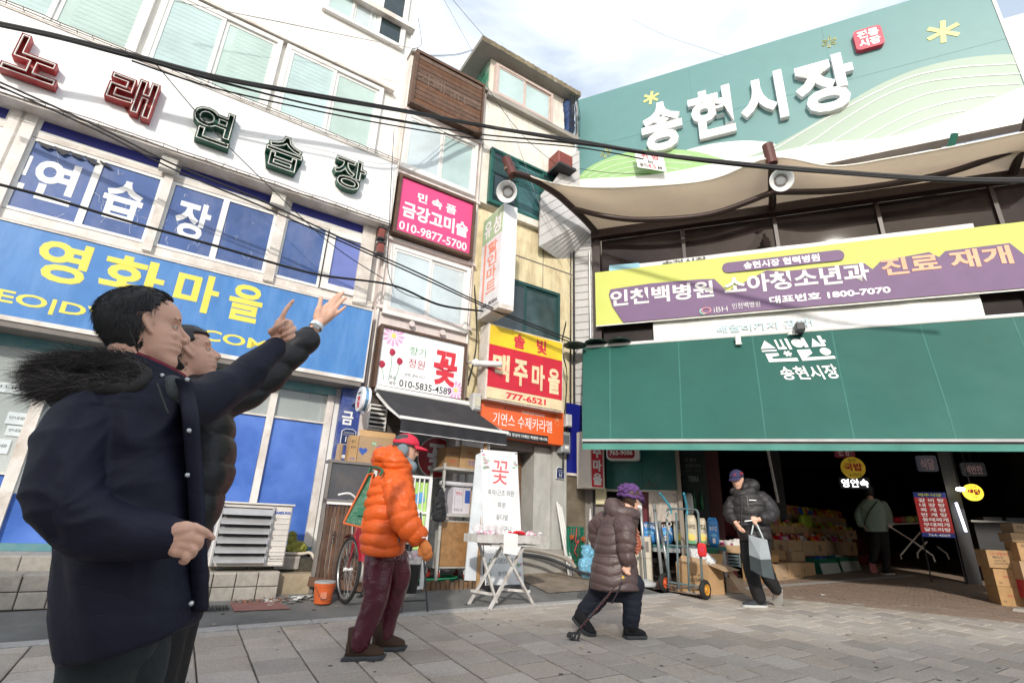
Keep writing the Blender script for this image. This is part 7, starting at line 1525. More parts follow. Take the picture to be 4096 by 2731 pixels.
cols=[M('pk_red',(.50,.02,.03),.25,rand=.25,wrinkle=.005,wscale=30),M('pk_yel',(.62,.40,.03),.25,rand=.2,wrinkle=.005,wscale=30),M('pk_orange',(.60,.16,.02),.25,rand=.2,wrinkle=.005,wscale=30),M('pk_white',(.55,.52,.50),.25,rand=.2,wrinkle=.005,wscale=30),M('pk_pink',(.62,.10,.28),.25,rand=.2,wrinkle=.005,wscale=30),M('pk_green',(.22,.38,.04),.25,rand=.2,wrinkle=.005,wscale=30),M('pk_blue',(.03,.10,.36),.3,rand=.3),M('pk_brown',(.20,.08,.03),.3,rand=.3)]
rr=random.Random(77)
def tray(label,fr,x0,y0,z0,x1,y1,z1,pal,n,plabel,rows=2,texts=(),hh=.16):
    box_thing(label,fr,x0,y0,z0,x1,y1,z1,texts,open_=True)
    for r in range(rows):
        for k in range(n):
            x=x0+.03+(x1-x0-.06)*(k+.5)/n+rr.uniform(-.01,.01); y=y0+.04+(y1-y0-.06)*(r+.3)/rows; w=min(.14,(x1-x0)/n*1.15)
            snack(fr,x,y,z1-hh*.62+r*.03,w,hh*rr.uniform(.85,1.1),cols[rr.choice(pal)],plabel,plabel.replace('packet','packets'),rr.uniform(-.3,.3),rr.uniform(.05,.4))
tray('shallow carton of pink packets on the grey crate',FM,2.08,.56,.98,2.42,.86,1.09,[4,4,3],4,'wrapped sweet packet in the shallow carton',2)
tray('carton of yellow pots at the far end of the counter',FM,2.44,.9,.98,2.60,1.2,1.09,[1,5],3,'small packet at the far end of the counter',1)
# ---- tiered stall running into the hall
FS=Frame((4.5543,9.4624),38.94)
def gS(X,Y): P=FS.M@V3((X,Y,0)); return G(P.x,P.y)
ST_=Thing('tiered_stall','stepped market stall of dark red cloth shelves running back into the hall','stall',fr=FS,at=(3,.8,.6))
m_cl=M('stall_cloth',(.13,.012,.018),.8,var=.3,scale=3)
for (y,z) in ((.42,.88),(.82,1.24),(1.22,1.56)): ST_.part('step',MB().box(.6,y,z-.03,9.2,y+.42,z),m_cl); ST_.part('riser',MB().box(.6,y+.03,z-.34,9.2,y+.05,z-.031),m_cl)
box_thing('sunlit plain brown carton at the left end of the stall foot',FS,-.35,-.02,gS(0,0),.16,.30,.80,(),open_=True)
box_thing('sunlit brown carton with small print on the stall foot',FS,.18,-.03,gS(.3,0),.60,.30,.79,(('과자류',.5,.9,.08,.2,m_ink),))
box_thing('sunlit taller brown carton next on the stall foot',FS,.62,-.05,gS(.8,0),1.12,.30,.81,(('제과 종합',.4,.9,.10,.22,m_ink),))
box_thing('sunlit brown carton end behind the taller carton',FS,1.13,.0,gS(1.2,0),1.32,.3,.80)
tray('sunlit open carton of red and yellow noodle packs',FS,-.1,.10,.81,.62,.50,.93,[0,1,1,3],6,'noodle packet in the sunlit carton',2,(),.20)
tray('large open carton with flap behind the noodle packs',FS,.68,.32,.82,1.42,.8,1.0,[2,0,3],5,'packet in the large flapped carton',1)
tray('brown carton of clear bags on the second floor box',FS,1.5,.25,.80,2.1,.7,.98,[3,7,3],5,'packet in the shaded carton',1)
box_thing('shaded brown carton with a round print on the floor',FS,1.42,.05,gS(1.6,0),2.0,.5,.79,(('원',.1,.2,.3,.6,m_ink),))
CGn=[('white fronted green crate of blue packs on the floor',2.25,3.15),('second white fronted green crate of clear packs on the floor',3.3,4.3)]
for i,(lab,x0,x1) in enumerate(CGn):
    T=Thing('green_crate',lab,'crate','white fronted crates on the hall floor',fr=FS,at=((x0+x1)/2,.15,gS(x0,0))); g0=gS(x0,0)
    T.part('white_front',MB().hexa([(x0,.0,g0),(x1,.0,g0),(x1,.02,g0),(x0,.02,g0),(x0-.03,.03,g0+.2),(x1-.03,.03,g0+.2),(x1-.03,.05,g0+.2),(x0-.03,.05,g0+.2)]),M('board_white',(.50,.50,.48),.6,dirt=.5,dcol=(.1,.3,.25),dscale=5)); T.part('crate',MB().box(x0,.05,g0,x1,.07,g0+.28).box(x0,.07,g0,x0+.02,.4,g0+.28).box(x1-.02,.07,g0,x1,.4,g0+.28).box(x0,.38,g0,x1,.40,g0+.28).box(x0+.02,.07,g0,x1-.02,.38,g0+.15),m_dg)
    for k in range(5): snack(FS,x0+.1+k*.16,.2,g0+.12,.16,.2,cols[6 if (i==0 or k<2) else 3],'packet in a white fronted crate','packets in the white fronted crates',rr.uniform(-.4,.4),.2)
def rowtrays(labs,x0,y0,z0,h,w,n,pal,pl,hh=.16,d=.36):
    for i in range(n):
        a=x0+i*w; box_thing(labs%( ['first','second','third','fourth','fifth','sixth','seventh','eighth','ninth','tenth'][i]),FS,a+.01,y0,z0,a+w-.01,y0+d,z0+h,(('%s'%rr.choice(['2000','3000','1000','5000']),.3,.6,.3,.7,m_ink),) if i%3==0 else (),open_=True)
        pl_=pl.replace(' on the',' in the '+['first','second','third','fourth','fifth','sixth','seventh'][i]+' tray from the left on the')
        for k in range(max(3,int(w/.13))):
            for r in range(2): snack(FS,a+.05+(w-.1)*(k+.5)/max(3,int(w/.13)),y0+.07+.15*r,z0+h-.07+.05*r,.15,hh*rr.uniform(.8,1.15),cols[rr.choice(pal)],pl_,pl_.replace('packet','packets'),rr.uniform(-.4,.4),rr.uniform(0,.5))
rowtrays('%s open tray of sweets from the left on the low stall step',1.15,.40,.885,.30,.62,7,[3,0,2,3,4,7],'sweet packet on the low stall step')
rowtrays('%s open tray of snacks from the left on the middle stall step',1.6,.80,1.245,.22,.75,7,[1,3,0,5,2,1],'snack packet on the middle stall step')
rowtrays('%s open carton from the left on the top stall step',2.4,1.22,1.565,.22,.85,6,[1,2,0,6,1],'boxed snack on the top stall step',.22)
for i in range(9): 
    a=2.8+i*.55; solo('snack_carton','boxed biscuit carton on the top row of the stall','snack carton',MB().cbox(a,1.35,1.79,a+.45,1.6,1.98,.004),cols[[6,0,2,1,1,5,0,1,2][i]],'biscuit cartons on the top row of the stall',FS,(a+.2,1.4,1.79))
GBg=Thing('green_chip_bag','big lime green crisp bag sticking up from the middle stall step','snack packet',fr=FS,at=(3.9,.9,1.45)); GBg.part('bag',pillow(3.75,.82,1.45,4.25,1.0,1.75),M('pk_lime',(.35,.48,.05),.25,wrinkle=.008,wscale=14),smooth=True)
YC=Thing('yellow_crate','stack of yellow plastic trays at the left of the stall','crate',fr=FS,at=(1.3,.9,1.3)); 
for k in range(4): YC.part('tray',MB().hexa([(1.45,.85,1.26+k*.045),(1.95,.85,1.26+k*.045),(1.95,1.15,1.26+k*.045),(1.45,1.15,1.26+k*.045),(1.42,.83,1.30+k*.045),(1.98,.83,1.30+k*.045),(1.98,1.17,1.30+k*.045),(1.42,1.17,1.30+k*.045)]),M('tray_yellow',(.40,.30,.03),.4))
# folding table deeper in the hall
Dt_=13.6
def tp(p,D=Dt_): q=E6(*p); return FM.loc(at(q[0],q[1],D))
FTb=Thing('folding_table','folding table on crossed white steel legs piled with produce deep in the hall','table',fr=FM,at=tuple(tp((100,600))))
for a,c in (((-150,370),(215,705)),((130,400),(-100,700))): pass
lg_=[((-255,395),(-0,555)),((-0,555),(215,712)),((215,712),(235,775)),((140,400),(-0,555)),((-0,555),(-125,705)),((-125,705),(-115,745))]
b1=[tp(p) for p in ((-255,395),(0,555),(215,712),(235,775))]; b2=[tp(p) for p in ((140,400),(0,555),(-125,705),(-115,745))]; b3=[tp(p,Dt_+.6) for p in ((255,610),(360,690),(385,750))]; b4=[tp(p,Dt_+.6) for p in ((150,560),(50,680),(55,735))]
for q in (b1,b2,b3,b4): FTb.part('leg',MB().tube(q,.016,6),M('leg_white',(.55,.53,.48),.4))
t0,t1=tp((-260,390)),tp((240,370)); FTb.part('table_top',MB().hexa([tuple(t0),tuple(t1),tuple(t1+V3((0,.6,0))),tuple(t0+V3((0,.6,0))),tuple(t0+V3((0,0,.03))),tuple(t1+V3((0,0,.03))),tuple(t1+V3((0,.6,.03))),tuple(t0+V3((0,.6,.03)))]),m_st)
for k in range(16):
    q=t0.lerp(t1,(k+.5)/16)+V3((0,.1+.3*rr.random(),.03)); b=MB().ball(tuple(q+V3((0,0,.06))),.085,8,6,(1.1,1,.8)); solo('produce_bag',['red','orange','green','white','red','green'][k%6]+' bag of produce on the folding table','produce',b,cols[[0,2,5,3,0,5][k%6]],['red','orange','green','white','red','green'][k%6]+' produce bags on the folding table',FM,tuple(q),smooth=True)
# stacked cartons at the right edge
def rbox(lab,x0,x1,z0,z1,y0,texts,mat=None,d=.35): return box_thing(lab,FM,x0,y0,z0,x1,y0+d,z1,texts,mat=mat)
g0=gM(6.05,1.5)
y=1.50
rbox('lowest of the three brown cartons stacked by the right edge',5.87,6.22,g0,.685,y,(('비비고',.28,.52,.45,.62,m_inkr),('사골곰탕',.66,1.0,.42,.6,m_inkr),('주의',.1,.2,.18,.3,m_ink)))
rbox('middle of the three brown cartons stacked by the right edge',5.87,6.24,.688,.93,y,(('비비고',.28,.52,.45,.62,m_inkr),('사골곰탕',.66,1.0,.42,.6,m_inkr),('주의',.1,.2,.12,.26,m_ink)))
rbox('top toothpaste carton with red and black print by the right edge',5.83,6.34,.935,1.18,y-.03,(('LG 생활건강',.10,.52,.72,.88,m_inkr),('페리오',.12,.38,.50,.68,m_ink),('뉴후레쉬 알파',.13,.42,.36,.46,m_ink),('150GX3X12PC',.13,.48,.2,.3,m_ink)))
T=rbox('lower pale carton of the taller right hand stack',6.14,6.60,g0,.56,y-.25,(('오뚜기',.2,.7,.2,.6,m_inkr),))
for i,(z0,z1) in enumerate(((.563,.68),(.683,.80))): rbox(['lower red and white carton in the right hand stack','upper red and white carton in the right hand stack'][i],6.11,6.60,z0,z1,y-.25,(('특가',.3,.8,.2,.8,m_wht),),mat=M('carton_red',(.50,.02,.05),.4))
rbox('plain pale carton above the red ones at the right edge',6.10,6.60,.803,1.05,y-.25,())
rbox('pale carton with black lettering high at the right edge',6.14,6.60,1.053,1.30,y-.22,(('이슬',.1,.4,.7,.9,m_ink),))
rbox('topmost pale carton of the right hand stack',6.10,6.60,1.303,1.43,y-.22,()); rbox('narrow dark printed carton on the very top of the right hand stack',6.16,6.60,1.433,1.56,y-.20,(('이',.1,.25,.4,.8,m_ink),))
PD=solo('concrete_pad','low pale concrete pad under the cartons at the right edge','pad',MB().hexa([(5.75,1.0,gM(5.75,1.0)-.02),(7.3,.6,gM(7.3,.6)-.02),(7.4,1.3,gM(7.4,1.3)-.02),(5.9,1.25,gM(5.9,1.25)-.02),(5.8,1.03,gM(5.75,1.0)+.035),(7.3,.64,gM(7.3,.6)+.035),(7.4,1.3,gM(7.4,1.3)+.035),(5.92,1.22,gM(5.9,1.25)+.035)]),m_conc,fr=FM,at=(6.5,1.0,.4))
P=gp(*C9(315,1008)); solo('paper_scrap','small white scrap of paper on the brown paving','litter',MB().add([(P.x-.05,P.y-.02,P.z+.006),(P.x+.04,P.y-.03,P.z+.012),(P.x+.05,P.y+.03,P.z+.008),(P.x-.03,P.y+.03,P.z+.02)],[(0,1,2,3)]),m_wht,at=tuple(P),fix=False)
b=MB(); rr=random.Random(99)
for k in range(150):
    x=rr.uniform(-2.5,6.5); y=rr.uniform(3.6,8.6); s=rr.uniform(.006,.022); b.lathe([(0,.001),(s,.001),(s*.8,.003),(0,.0035)],(x,y,G(x,y)),7)
o=solo('gum_spots','small dark trodden gum spots and specks on the paving slabs','gum spots',b,M('gum',(.09,.085,.08),.8),at=(2,6,.3)); o['kind']='stuff'
b=MB()
for k in range(40):
    x=rr.uniform(-2.5,6.5); y=rr.uniform(4.5,8.8); s=rr.uniform(.008,.03); Mq=Matrix.Translation((x,y,G(x,y)+.005))@Matrix.Rotation(rr.random()*6,4,'Z'); b.add([Mq@V3(q) for q in ((-s,-s*.4,0),(s,-s*.3,.004),(s*.8,s*.4,.002),(-s*.6,s*.5,.006))],[(0,1,2,3)])
o=solo('litter_specks','scattered pale scraps and dry leaf bits on the paving','litter',b,M('scraps',(.45,.38,.30),.8,rand=.3,var=.4,scale=9),at=(2,6,.3),fix=False); o['kind']='stuff'
# dark goods on the back counter right of the hall
for i,(p,s) in enumerate((((640,330),'long steel counter edge'),)):
    a=FM.px(*E6(570,325),5); c=FM.px(*E6(1160,400),5); T=Thing('steel_counter','long dark counter with a steel edge across the right of the hall','counter',fr=FM,at=(a[0],5,.7)); T.part('body',MB().box(a[0]+.1,5.02,.5,9.1,5.6,a[1]-.06),m_dark); T.part('steel_edge',MB().box(a[0]+.05,4.98,a[1]-.058,9.1,5.6,a[1]-.02),M('steel_edge',(.4,.42,.45),.2,metal=.7))
    for k in range(7): T.part('tray',MB().box(a[0]+.3+k*.38,5.05,a[1]-.019,a[0]+.6+k*.38,5.4,a[1]+.05),M('fridge_grey',(.12,.13,.16),.3))
# =================================================================== cables
LINES={'a':(FA.M@V3((-5.5,-.45,0)),FA.M@V3((2.4,-.55,0))),'b':(FA.M@V3((2.4,-.55,0)),at(2420,415,7.6)),'w':(FA.M@V3((-6,-.10,0)),FA.M@V3((2.4,-.12,0))),'v':(FA.M@V3((-6,-.25,0)),FA.M@V3((4.2,-.5,0)))}
def planD(x,y,key):
    a,c=LINES[key]; r=ray(x,y); n=V3((r.x,r.y)).normalized(); d=V3((c.x-a.x,c.y-a.y)); A_=V3((a.x,a.y)); det=n.x*(-d.y)+d.x*n.y; return (A_.x*(-d.y)+d.x*A_.y)/det
def sag(pts,r,name,label,mt=None,n=10,group=None,parts=1,spread=.02):
    """pts: (pixel x, pixel y, distance)"""
    P=[at(*p) if not isinstance(p[2],str) else at(p[0],p[1],planD(p[0],p[1],p[2])) for p in pts]; T=Thing(name,label,'cable',group,at=tuple(P[0])); rr=random.Random(len(label))
    for k in range(parts):
        off=V3((0,rr.uniform(-spread,spread),rr.uniform(-spread,spread))) if parts>1 else V3(); T.part('wire',MB().tube(smooth([p+off*(.4+.6*abs(sin(i*1.3+k))) for i,p in enumerate(P)],n),r*(1 if parts==1 else rr.uniform(.55,1)),5),mt or m_cable,smooth=True)
    return T
q1=[(-60,45,'a'),(120,80,'a'),(300,128,'a'),(500,178,'a'),(700,215,'a'),(940,258,'a'),(1130,292,'b'),(1320,324,'b'),(1480,350,'b'),(1700,377,'b'),(1950,398,'b'),(2180,412,'b'),(2420,415,'b')]
sag(q1,.019,'cable_bundle','thick black cable bundle sweeping across both buildings below the billboard',parts=6,spread=.045)
sag([(300,133,'a'),(480,185,'a'),(700,240,'a'),(900,278,'a'),(1100,310,'b'),(1320,332,'b'),(1480,354,'b')],.011,'cable_bundle','second lighter bundle of black cables just under the thick one',parts=5,spread=.07)
sag([(-60,172,'v'),(60,226,'v'),(240,308,'v'),(400,390,'v'),(600,474,'v'),(800,562,'v'),(960,634,'v'),(1130,712,'v'),(1310,786,'v')],.011,'cable_pair','lower black cable running close beside the pair over the blue windows')
sag([(-60,165,'v'),(60,218,'v'),(240,300,'v'),(400,380,'v'),(600,462,'v'),(800,556,'v'),(960,628,'v'),(1130,708,'v'),(1310,780,'v')],.014,'cable_pair','pair of black cables dropping across the blue windows to the green awning',parts=2,spread=.05)
sag([(-60,410,'w'),(100,450,'w'),(300,510,'w'),(500,566,'w'),(720,628,'w'),(900,655,'w'),(1010,700,'w'),(1115,715,'w')],.013,'wall_cable','black cable hanging along the top of the blue sign',parts=2,spread=.02)
sag([(360,150,'a'),(480,290,'v'),(620,430,'v'),(760,560,'v'),(880,640,'w')],.006,'thin_cable','thin black wire running steeply down from the thick bundle past the neon sign')
sag([(1380,0,14),(1500,70,13),(1640,120,12.5),(1850,190,11.5),(2100,290,10.8),(2420,390,10)],.004,'thin_wire','thin wire crossing the billboard diagonally')
sag([(1640,362,9.2),(1800,372,9.5),(2000,390,9.8),(2200,408,10.2),(2420,425,10.6)],.008,'wire_pair','pair of thin wires right of the middle lamp',parts=2,spread=.06)
sag([(1290,380,8.6),(1400,397,8.8),(1560,400,9.0),(1750,396,9.2)],.006,'canopy_wire','thin black wire skimming the canopy edge below the lime hill')
sag([(1040,0,10),(1100,70,10.5),(1180,160,10.6)],.006,'sky_wire','bluish wire falling through the sky to the penthouse roof'); sag([(1020,0,11),(1080,110,10.6),(1120,200,'w'),(1200,310,'w'),(1280,380,'w')],.005,'sky_wire','thin wire from the sky past the penthouse to the red box lamp')
sag([(960,125,9.0),(1000,128,9.3),(1050,125,9.8),(1095,112,10.2)],.005,'roof_wire','loose looping wires between the wooden sign and the roof slab',parts=4,spread=.12)
sag([(960,40,11),(968,100,10.6),(950,112,9.6)],.008,'roof_wire','dark twisted wire at the top corner of the white building'); sag([(400,5,'w'),(600,45,'w'),(800,85,'w'),(955,115,'w')],.005,'thin_wire','pale wires along the upper wall of the white building',parts=2,spread=.05,mt=M('wire_grey',(.35,.35,.35),.6))
sag([(905,300,'w'),(895,500,'w'),(900,650,'w'),(1000,695,'w')],.006,'drop_wire','thin drop wire over the pink sign'); sag([(1090,660,'w'),(1095,760,'w'),(1090,820,'w'),(1075,880,'w')],.010,'pipe_tangle','tangle of cables between the flower sign and the beer hall sign',parts=5,spread=.05)
sag([(1300,740,8.3),(1290,800,8.4),(1302,860,8.4),(1296,960,8.4)],.008,'pipe_tangle','tangle of cables right of the beer hall sign',parts=5,spread=.04); sag([(1160,250,'w'),(1210,390,'w'),(1240,470,'w'),(1305,600,8.4),(1310,640,8.4)],.005,'thin_wire','thin pale wires past the left bell lamp',mt=M('wire_grey',(0,0,0)),parts=2,spread=.03)
HW=Thing('height_warning_tag','small white height warning tag with red Korean lettering hanging on the cables','sign',fr=FB,at=(1.6,-.5,7.5))
D_=8.75; tl,tr_,br_,bl2=[FB.loc(at(*C(1900,550,2.613)(*p),D_)) for p in ((1665,135),(1965,185),(2003,360),(1700,310))]
e=V3((0,.006,0)); HW.part('plate',MB().hexa([bl2,br_,br_+e,bl2+e,tl,tr_,tr_+e,tl+e]),m_bwh)
ux=(tr_-tl); uz=(tl-bl2); Mh_=Matrix((ux,V3((0,1,0)),uz)).transposed().to_4x4(); Mh_.translation=bl2-V3((0,.002,0))
m_tr=M('tag_red',(.60,.05,.08),.5)
for s,xa,xb,za,zb,mt in (('위 험',.2,.8,.62,.92,m_tr),('ki',.42,.58,.36,.56,m_ink),('높이',.10,.36,.08,.32,m_ink),('4.5',.38,.66,.08,.32,m_tr),('M',.72,.86,.08,.28,m_ink)): HW.text(s,xa,xb,za,zb,0,mt,bold=.02,depth=.002,M=Mh_)
for x in (.18,.82): HW.part('print_dot',_off(MB(),(0,0,0)).prism([(x+.06*cos(a),.48+.10*sin(a)) for a in [2*pi*k/12 for k in range(12)]],-.003,0),m_lg) if False else None
# =================================================================== unseen block added behind the viewer, its roof set to shade the paving
m_bk=M('brick_block',(.66,.62,.57),.8,var=.1)  # kept pale so the added block bounces daylight into the street
OB=Thing('opposite_building','plain unseen block added behind the viewer to shade the paving','building',at=(0,-12,0))
ROOF=.20+9.3
OB.part('wall',MB().box(-10,-18,-.5,9,-9.5,7.4),m_bk); OB.part('parapet',MB().box(-10.1,-9.7,7.4,9.1,-9.4,7.7),m_conc)
for k in range(6):
    for r in range(3): OB.part('window',MB().box(-9+k*3,-9.50,.8+r*2.0,-7.4+k*3,-9.46,2.1+r*2.0),m_dkglass)

# =================================================================== the people
# ---------------------------------------------------------------- man in the navy parka, pointing
b0=at(300,1500,1.82); foot=V3((b0.x,b0.y,G(b0.x,b0.y)))
A1=Thing('person','man in a navy parka with a fur hood pointing up with his left index finger','person',at=tuple(foot)); 
fwdA=V3((.86,.42,.14)).normalized()
# head centre from the ear (pixel 365,790): face looks right, chin slightly lifted
Mh1=orient(at(334,764,1.84),(.77,.62,.20),(-.16,-.06,1)); s1=1.06
sk=MB(); add_head(sk,Mh1,s1)
trunk(sk,[((250,900),(400,900),1.85,.15),((200,980),(410,980),1.84,.15),((190,1200),(410,1200),1.83,.14),((190,1400),(400,1400),1.83,.15)])
armN=[J(240,945,1.80,.04),J(150,1070,1.66,.036),J(150,1150,1.62,.036),J(250,1215,1.58,.034),J(400,1232,1.54,.026)]
armF=[J(370,940,1.95,.05),J(470,915,2.02,.045),J(560,865,2.08,.038),J(630,790,2.15,.026)]
chain(sk,armN); chain(sk,armF)
for c in ([J(250,1380,1.82,.07),J(240,1520,1.80,.06)],[J(320,1380,1.90,.07),J(310,1540,1.90,.06)]): chain(sk,c)
kn1=at(225,1540,1.80); kn2=at(300,1545,1.92)
for k_,dx in ((kn1,-.02),(kn2,.03)):
    gz=G(k_.x,k_.y); chain(sk,[(k_,.07),(V3((k_.x-.02,k_.y,gz+.45)),.05),(V3((k_.x-.05,k_.y-.02,gz+.08)),.035)])
    chain(sk,[(V3((k_.x-.07,k_.y-.03,gz+.045)),.035),(V3((k_.x+.11,k_.y+.06,gz+.035)),.032)])
# near hand: back of the hand to the viewer, index stretched, the rest curled
D=1.50
for c in ([hp(398,1225,1.53,0.0256),hp(425,1216,D,0.0209),hp(446,1212,D,0.0121)],[hp(398,1236,1.53,0.0247),hp(428,1234,D,0.0209),hp(451,1231,D,0.0126)],[hp(395,1248,1.53,0.0228),hp(420,1250,D,0.0190),hp(439,1252,D,0.0121)],[hp(396,1256,1.53,0.0190),hp(410,1264,D,0.0162),hp(424,1270,D,0.0108)],
          [hp(445,1210,D,0.0113),hp(462,1216,D-.01,0.0090),hp(471,1221,D-.01,0.0088),hp(481,1228,D-.005,0.0079),hp(489,1235,D,0.0065)],
          [hp(451,1230,D,0.0121),hp(458,1241,D-.01,0.0108),hp(455,1254,D+.005,0.0099),hp(447,1259,D+.02,0.0081)],
          [hp(438,1250,D,0.0117),hp(445,1262,D-.01,0.0103),hp(441,1273,D+.005,0.0095),hp(432,1276,D+.02,0.0081)],
          [hp(424,1269,D,0.0103),hp(429,1279,D-.01,0.0095),hp(425,1288,D+.005,0.0086),hp(417,1288,D+.02,0.0072)],
          [hp(412,1240,D+.03,0.0162),hp(430,1238,D+.05,0.0117),hp(444,1243,D+.055,0.0090)]): chain(sk,c,10)
# far hand: pointing fist, palm side to the viewer
D=2.17
for c in ([hp(634,790,2.15,0.0239),hp(640,776,D,0.0276),hp(648,765,D,0.0285)],[hp(640,776,D,0.0258),hp(655,772,D,0.0248),hp(662,760,D,0.0221)],[hp(634,770,D,0.0221),hp(640,745,D,0.0175),hp(646,732,D,0.0112)],
          [hp(645,735,D,0.0108),hp(652,720,D-.005,0.0099),hp(659,708,D-.005,0.0093),hp(667,698,D-.005,0.0084),hp(673,691,D,0.0073)],
          [hp(624,762,D-.02,0.0156),hp(636,752,D-.045,0.0116),hp(648,743,D-.05,0.0103),hp(660,737,D-.045,0.0082)],
          [hp(658,738,D,0.0108),hp(668,742,D-.03,0.0103),hp(660,753,D-.045,0.0093),hp(648,760,D-.035,0.0077)],
          [hp(666,750,D,0.0108),hp(676,755,D-.03,0.0103),hp(664,764,D-.045,0.0093),hp(648,771,D-.035,0.0077)],
          [hp(664,764,D,0.0099),hp(674,770,D-.025,0.0093),hp(664,777,D-.04,0.0084),hp(652,782,D-.03,0.0073)]): chain(sk,c,10)
bodyA=blob('body',sk,m_skin,.0034,1,A1.o); bodyA.data.transform(A1.T)
eyes(A1,Mh1,s1)
for pts_ in ([((.0835,.0,-.0445),.0036),((.0815,-.012,-.0455),.0034),((.0745,-.021,-.0500),.0022)],[((.0825,.0,-.0550),.0042),((.080,-.012,-.0545),.0038),((.0745,-.020,-.0515),.0022)]):
    m=MB(); chain(m,[(V3(a),r) for a,r in pts_]+[],8); m.v=[Mh1@(V3(p)*s1) for p in m.v]; A1.part('lip',m,M('lip',(.42,.17,.14),.45),smooth=True)
def lineA(x,y):
    # hairline: high forehead with receding temple, sideburn in front of the ear, nape low
    if x>.045: return .094+ (x-.045)*.2
    if x>.022: return .056
    if x>-.02: return .036 if abs(y)>.04 else -.02
    return -.078
hair_cap(A1,Mh1,s1,lineA,m_hair,.009,5200,3,None,(-.25,0,-.97),.030,m_hair)
for e_,nm in (((.0,0,0),'x'),): pass
m_navy=M('navy_parka',(.0075,.008,.022),.65,var=.10,scale=5,wrinkle=.004,wscale=2.6,spec=.35,bump=.0004,bscale=500)
ck=MB()
trunk(ck,[((235,872),(400,868),1.86,.11),((185,898),(425,893),1.86,.165),((155,950),(445,942),1.86,.19),((140,1050),(450,1040),1.85,.195),((125,1150),(455,1140),1.84,.205),((125,1250),(461,1240),1.83,.21),((122,1350),(464,1320),1.83,.215),((122,1430),(464,1370),1.83,.22),((125,1505),(463,1400),1.83,.22)],36,2.4)
chain(ck,[J(228,938,1.78,.074),J(184,985,1.72,.078),J(156,1065,1.67,.076),J(150,1138,1.63,.070),J(186,1190,1.61,.067),J(255,1213,1.59,.064),J(330,1226,1.56,.055),J(398,1232,1.54,.043)],20)
chain(ck,[J(330,935,1.90,.12),J(420,925,1.97,.088),J(490,908,2.02,.072),J(555,868,2.08,.062),J(600,826,2.12,.052),J(626,798,2.15,.046)],20)
EB,AP,SH_=at(140,1165,1.60),at(255,950,1.66),at(215,900,1.74)
def coat1(co,no):
    q=co*5.5; w=noise.noise(V3((q.x+noise.noise(co*3)*1.5,q.y,q.z*.7))); d=.016*(1-abs(w)*3.2)*.5+.004*noise.noise(co*13)
    for c_,R_c,k_ in ((EB,.17,6),(AP,.15,5),(SH_,.10,4)):
        v=co-c_; r=v.length; a=atan2(v.z,v.x*.8+v.y*.6); e=math.exp(-(r/R_c)**2); d+=e*.0045*((1-abs(sin(a*k_*.5+5*noise.noise(co*6))))**1.3*2-.6)*min(1,r/.09)
    d-= .008*math.exp(-((((co-AP).z+.10)*.25+(co-AP).x*.9-(co-AP).y*.2)/.012)**2)*(1 if -.30<(co-AP).z<.02 else 0)
    return co+no*d
cA=blob('parka',ck,m_navy,.0075,4,A1.o,coat1); cA.data.transform(A1.T)
for (x,y,D,dx,dy) in ((484.5,1230,1.487,4,4.5),(671,692.5,2.155,2,-4),(657,737.5,2.11,4,-2)):
    a=at(x-dx,y-dy,D); c=at(x+dx*.6,y+dy*.6,D); m=MB(); m.ball((0,0,0),.0042,10,6,(1.5,.45,.95)); Q=orient((a+c)/2,c-a,V3((0,0,EYE))-a); m.v=[Q@V3((p[0],p[2],p[1])) for p in m.v]; A1.part('fingernail',m,M('nail',(.62,.36,.30),.25),smooth=True)
# collar, placket, scarf, studs
sc=MB(); 
def neckring(c,rx,ry,z0,z1,th,tilt=.25,fr_=fwdA,gap=0):
    x=V3((fr_.x,fr_.y,0)).normalized(); y=V3((-x.y,x.x,0)); out=[]
    rings=[]
    for (r0,zz) in ((0,z0),(.006,(z0+z1)/2),(0,z1),(-th,z1),(-th,z0)):
        rings.append([V3(c)+x*(rx+r0)*cos(q)+y*(ry+r0)*sin(q)+V3((0,0,zz-tilt*(rx)*cos(q))) for q in [gap+(2*pi-2*gap)*k/35 for k in range(36)]])
    return rings
cc=at(345,872,1.84)
A1.part('collar',MB().loft(neckring(at(345,876,1.84),.105,.095,-.06,.045,.014,.30,gap=.35)+[neckring(at(345,876,1.84),.105,.095,-.06,.045,.014,.30,gap=.35)[0]],cap=False,closed=False),m_navy,smooth=True)
A1.part('scarf',MB().loft([r for r in neckring(at(350,872,1.84),.088,.082,-.05,.048,.02,.30)],cap=False),M('scarf_maroon',(.16,.015,.03),.9,var=.35,scale=60,bump=.001,bscale=300),smooth=True)
g=MB(); chain(g,[J(395,880,1.72,.024),J(408,902,1.70,.028),J(416,922,1.70,.018)],12); A1.part('scarf_end',g,M('scarf_grey',(.07,.08,.085),.95,var=.2,scale=80,bump=.001,bscale=300),smooth=True)
g=MB(); chain(g,[J(418,915,1.70,.012),J(425,930,1.70,.010)],10); A1.part('scarf_tip',g,M('scarf_maroon',(0,0,0)),smooth=True)
pl=[]
for t,(x,y) in enumerate(((428,872),(437,905),(446,960),(452,1040),(458,1130),(462,1230),(466,1330),(466,1402))):
    pl.append(at(x,y,1.66 if t<2 else 1.60+.01*t))
g=MB(); sp=smooth(pl,5); rings=[]
for p in sp:
    vd=V3((p.x,p.y,0)).normalized(); sd=V3((vd.y,-vd.x,0)); rings.append([p-sd*.026-vd*.004,p-sd*.0-vd*.012,p+sd*.012-vd*.004,p+sd*.012+vd*.10,p-sd*.03+vd*.10])
A1.part('placket',MB().loft(rings),m_navy,smooth=True)
m_stud=M('snap_metal',(.55,.56,.58),.2,metal=.9)
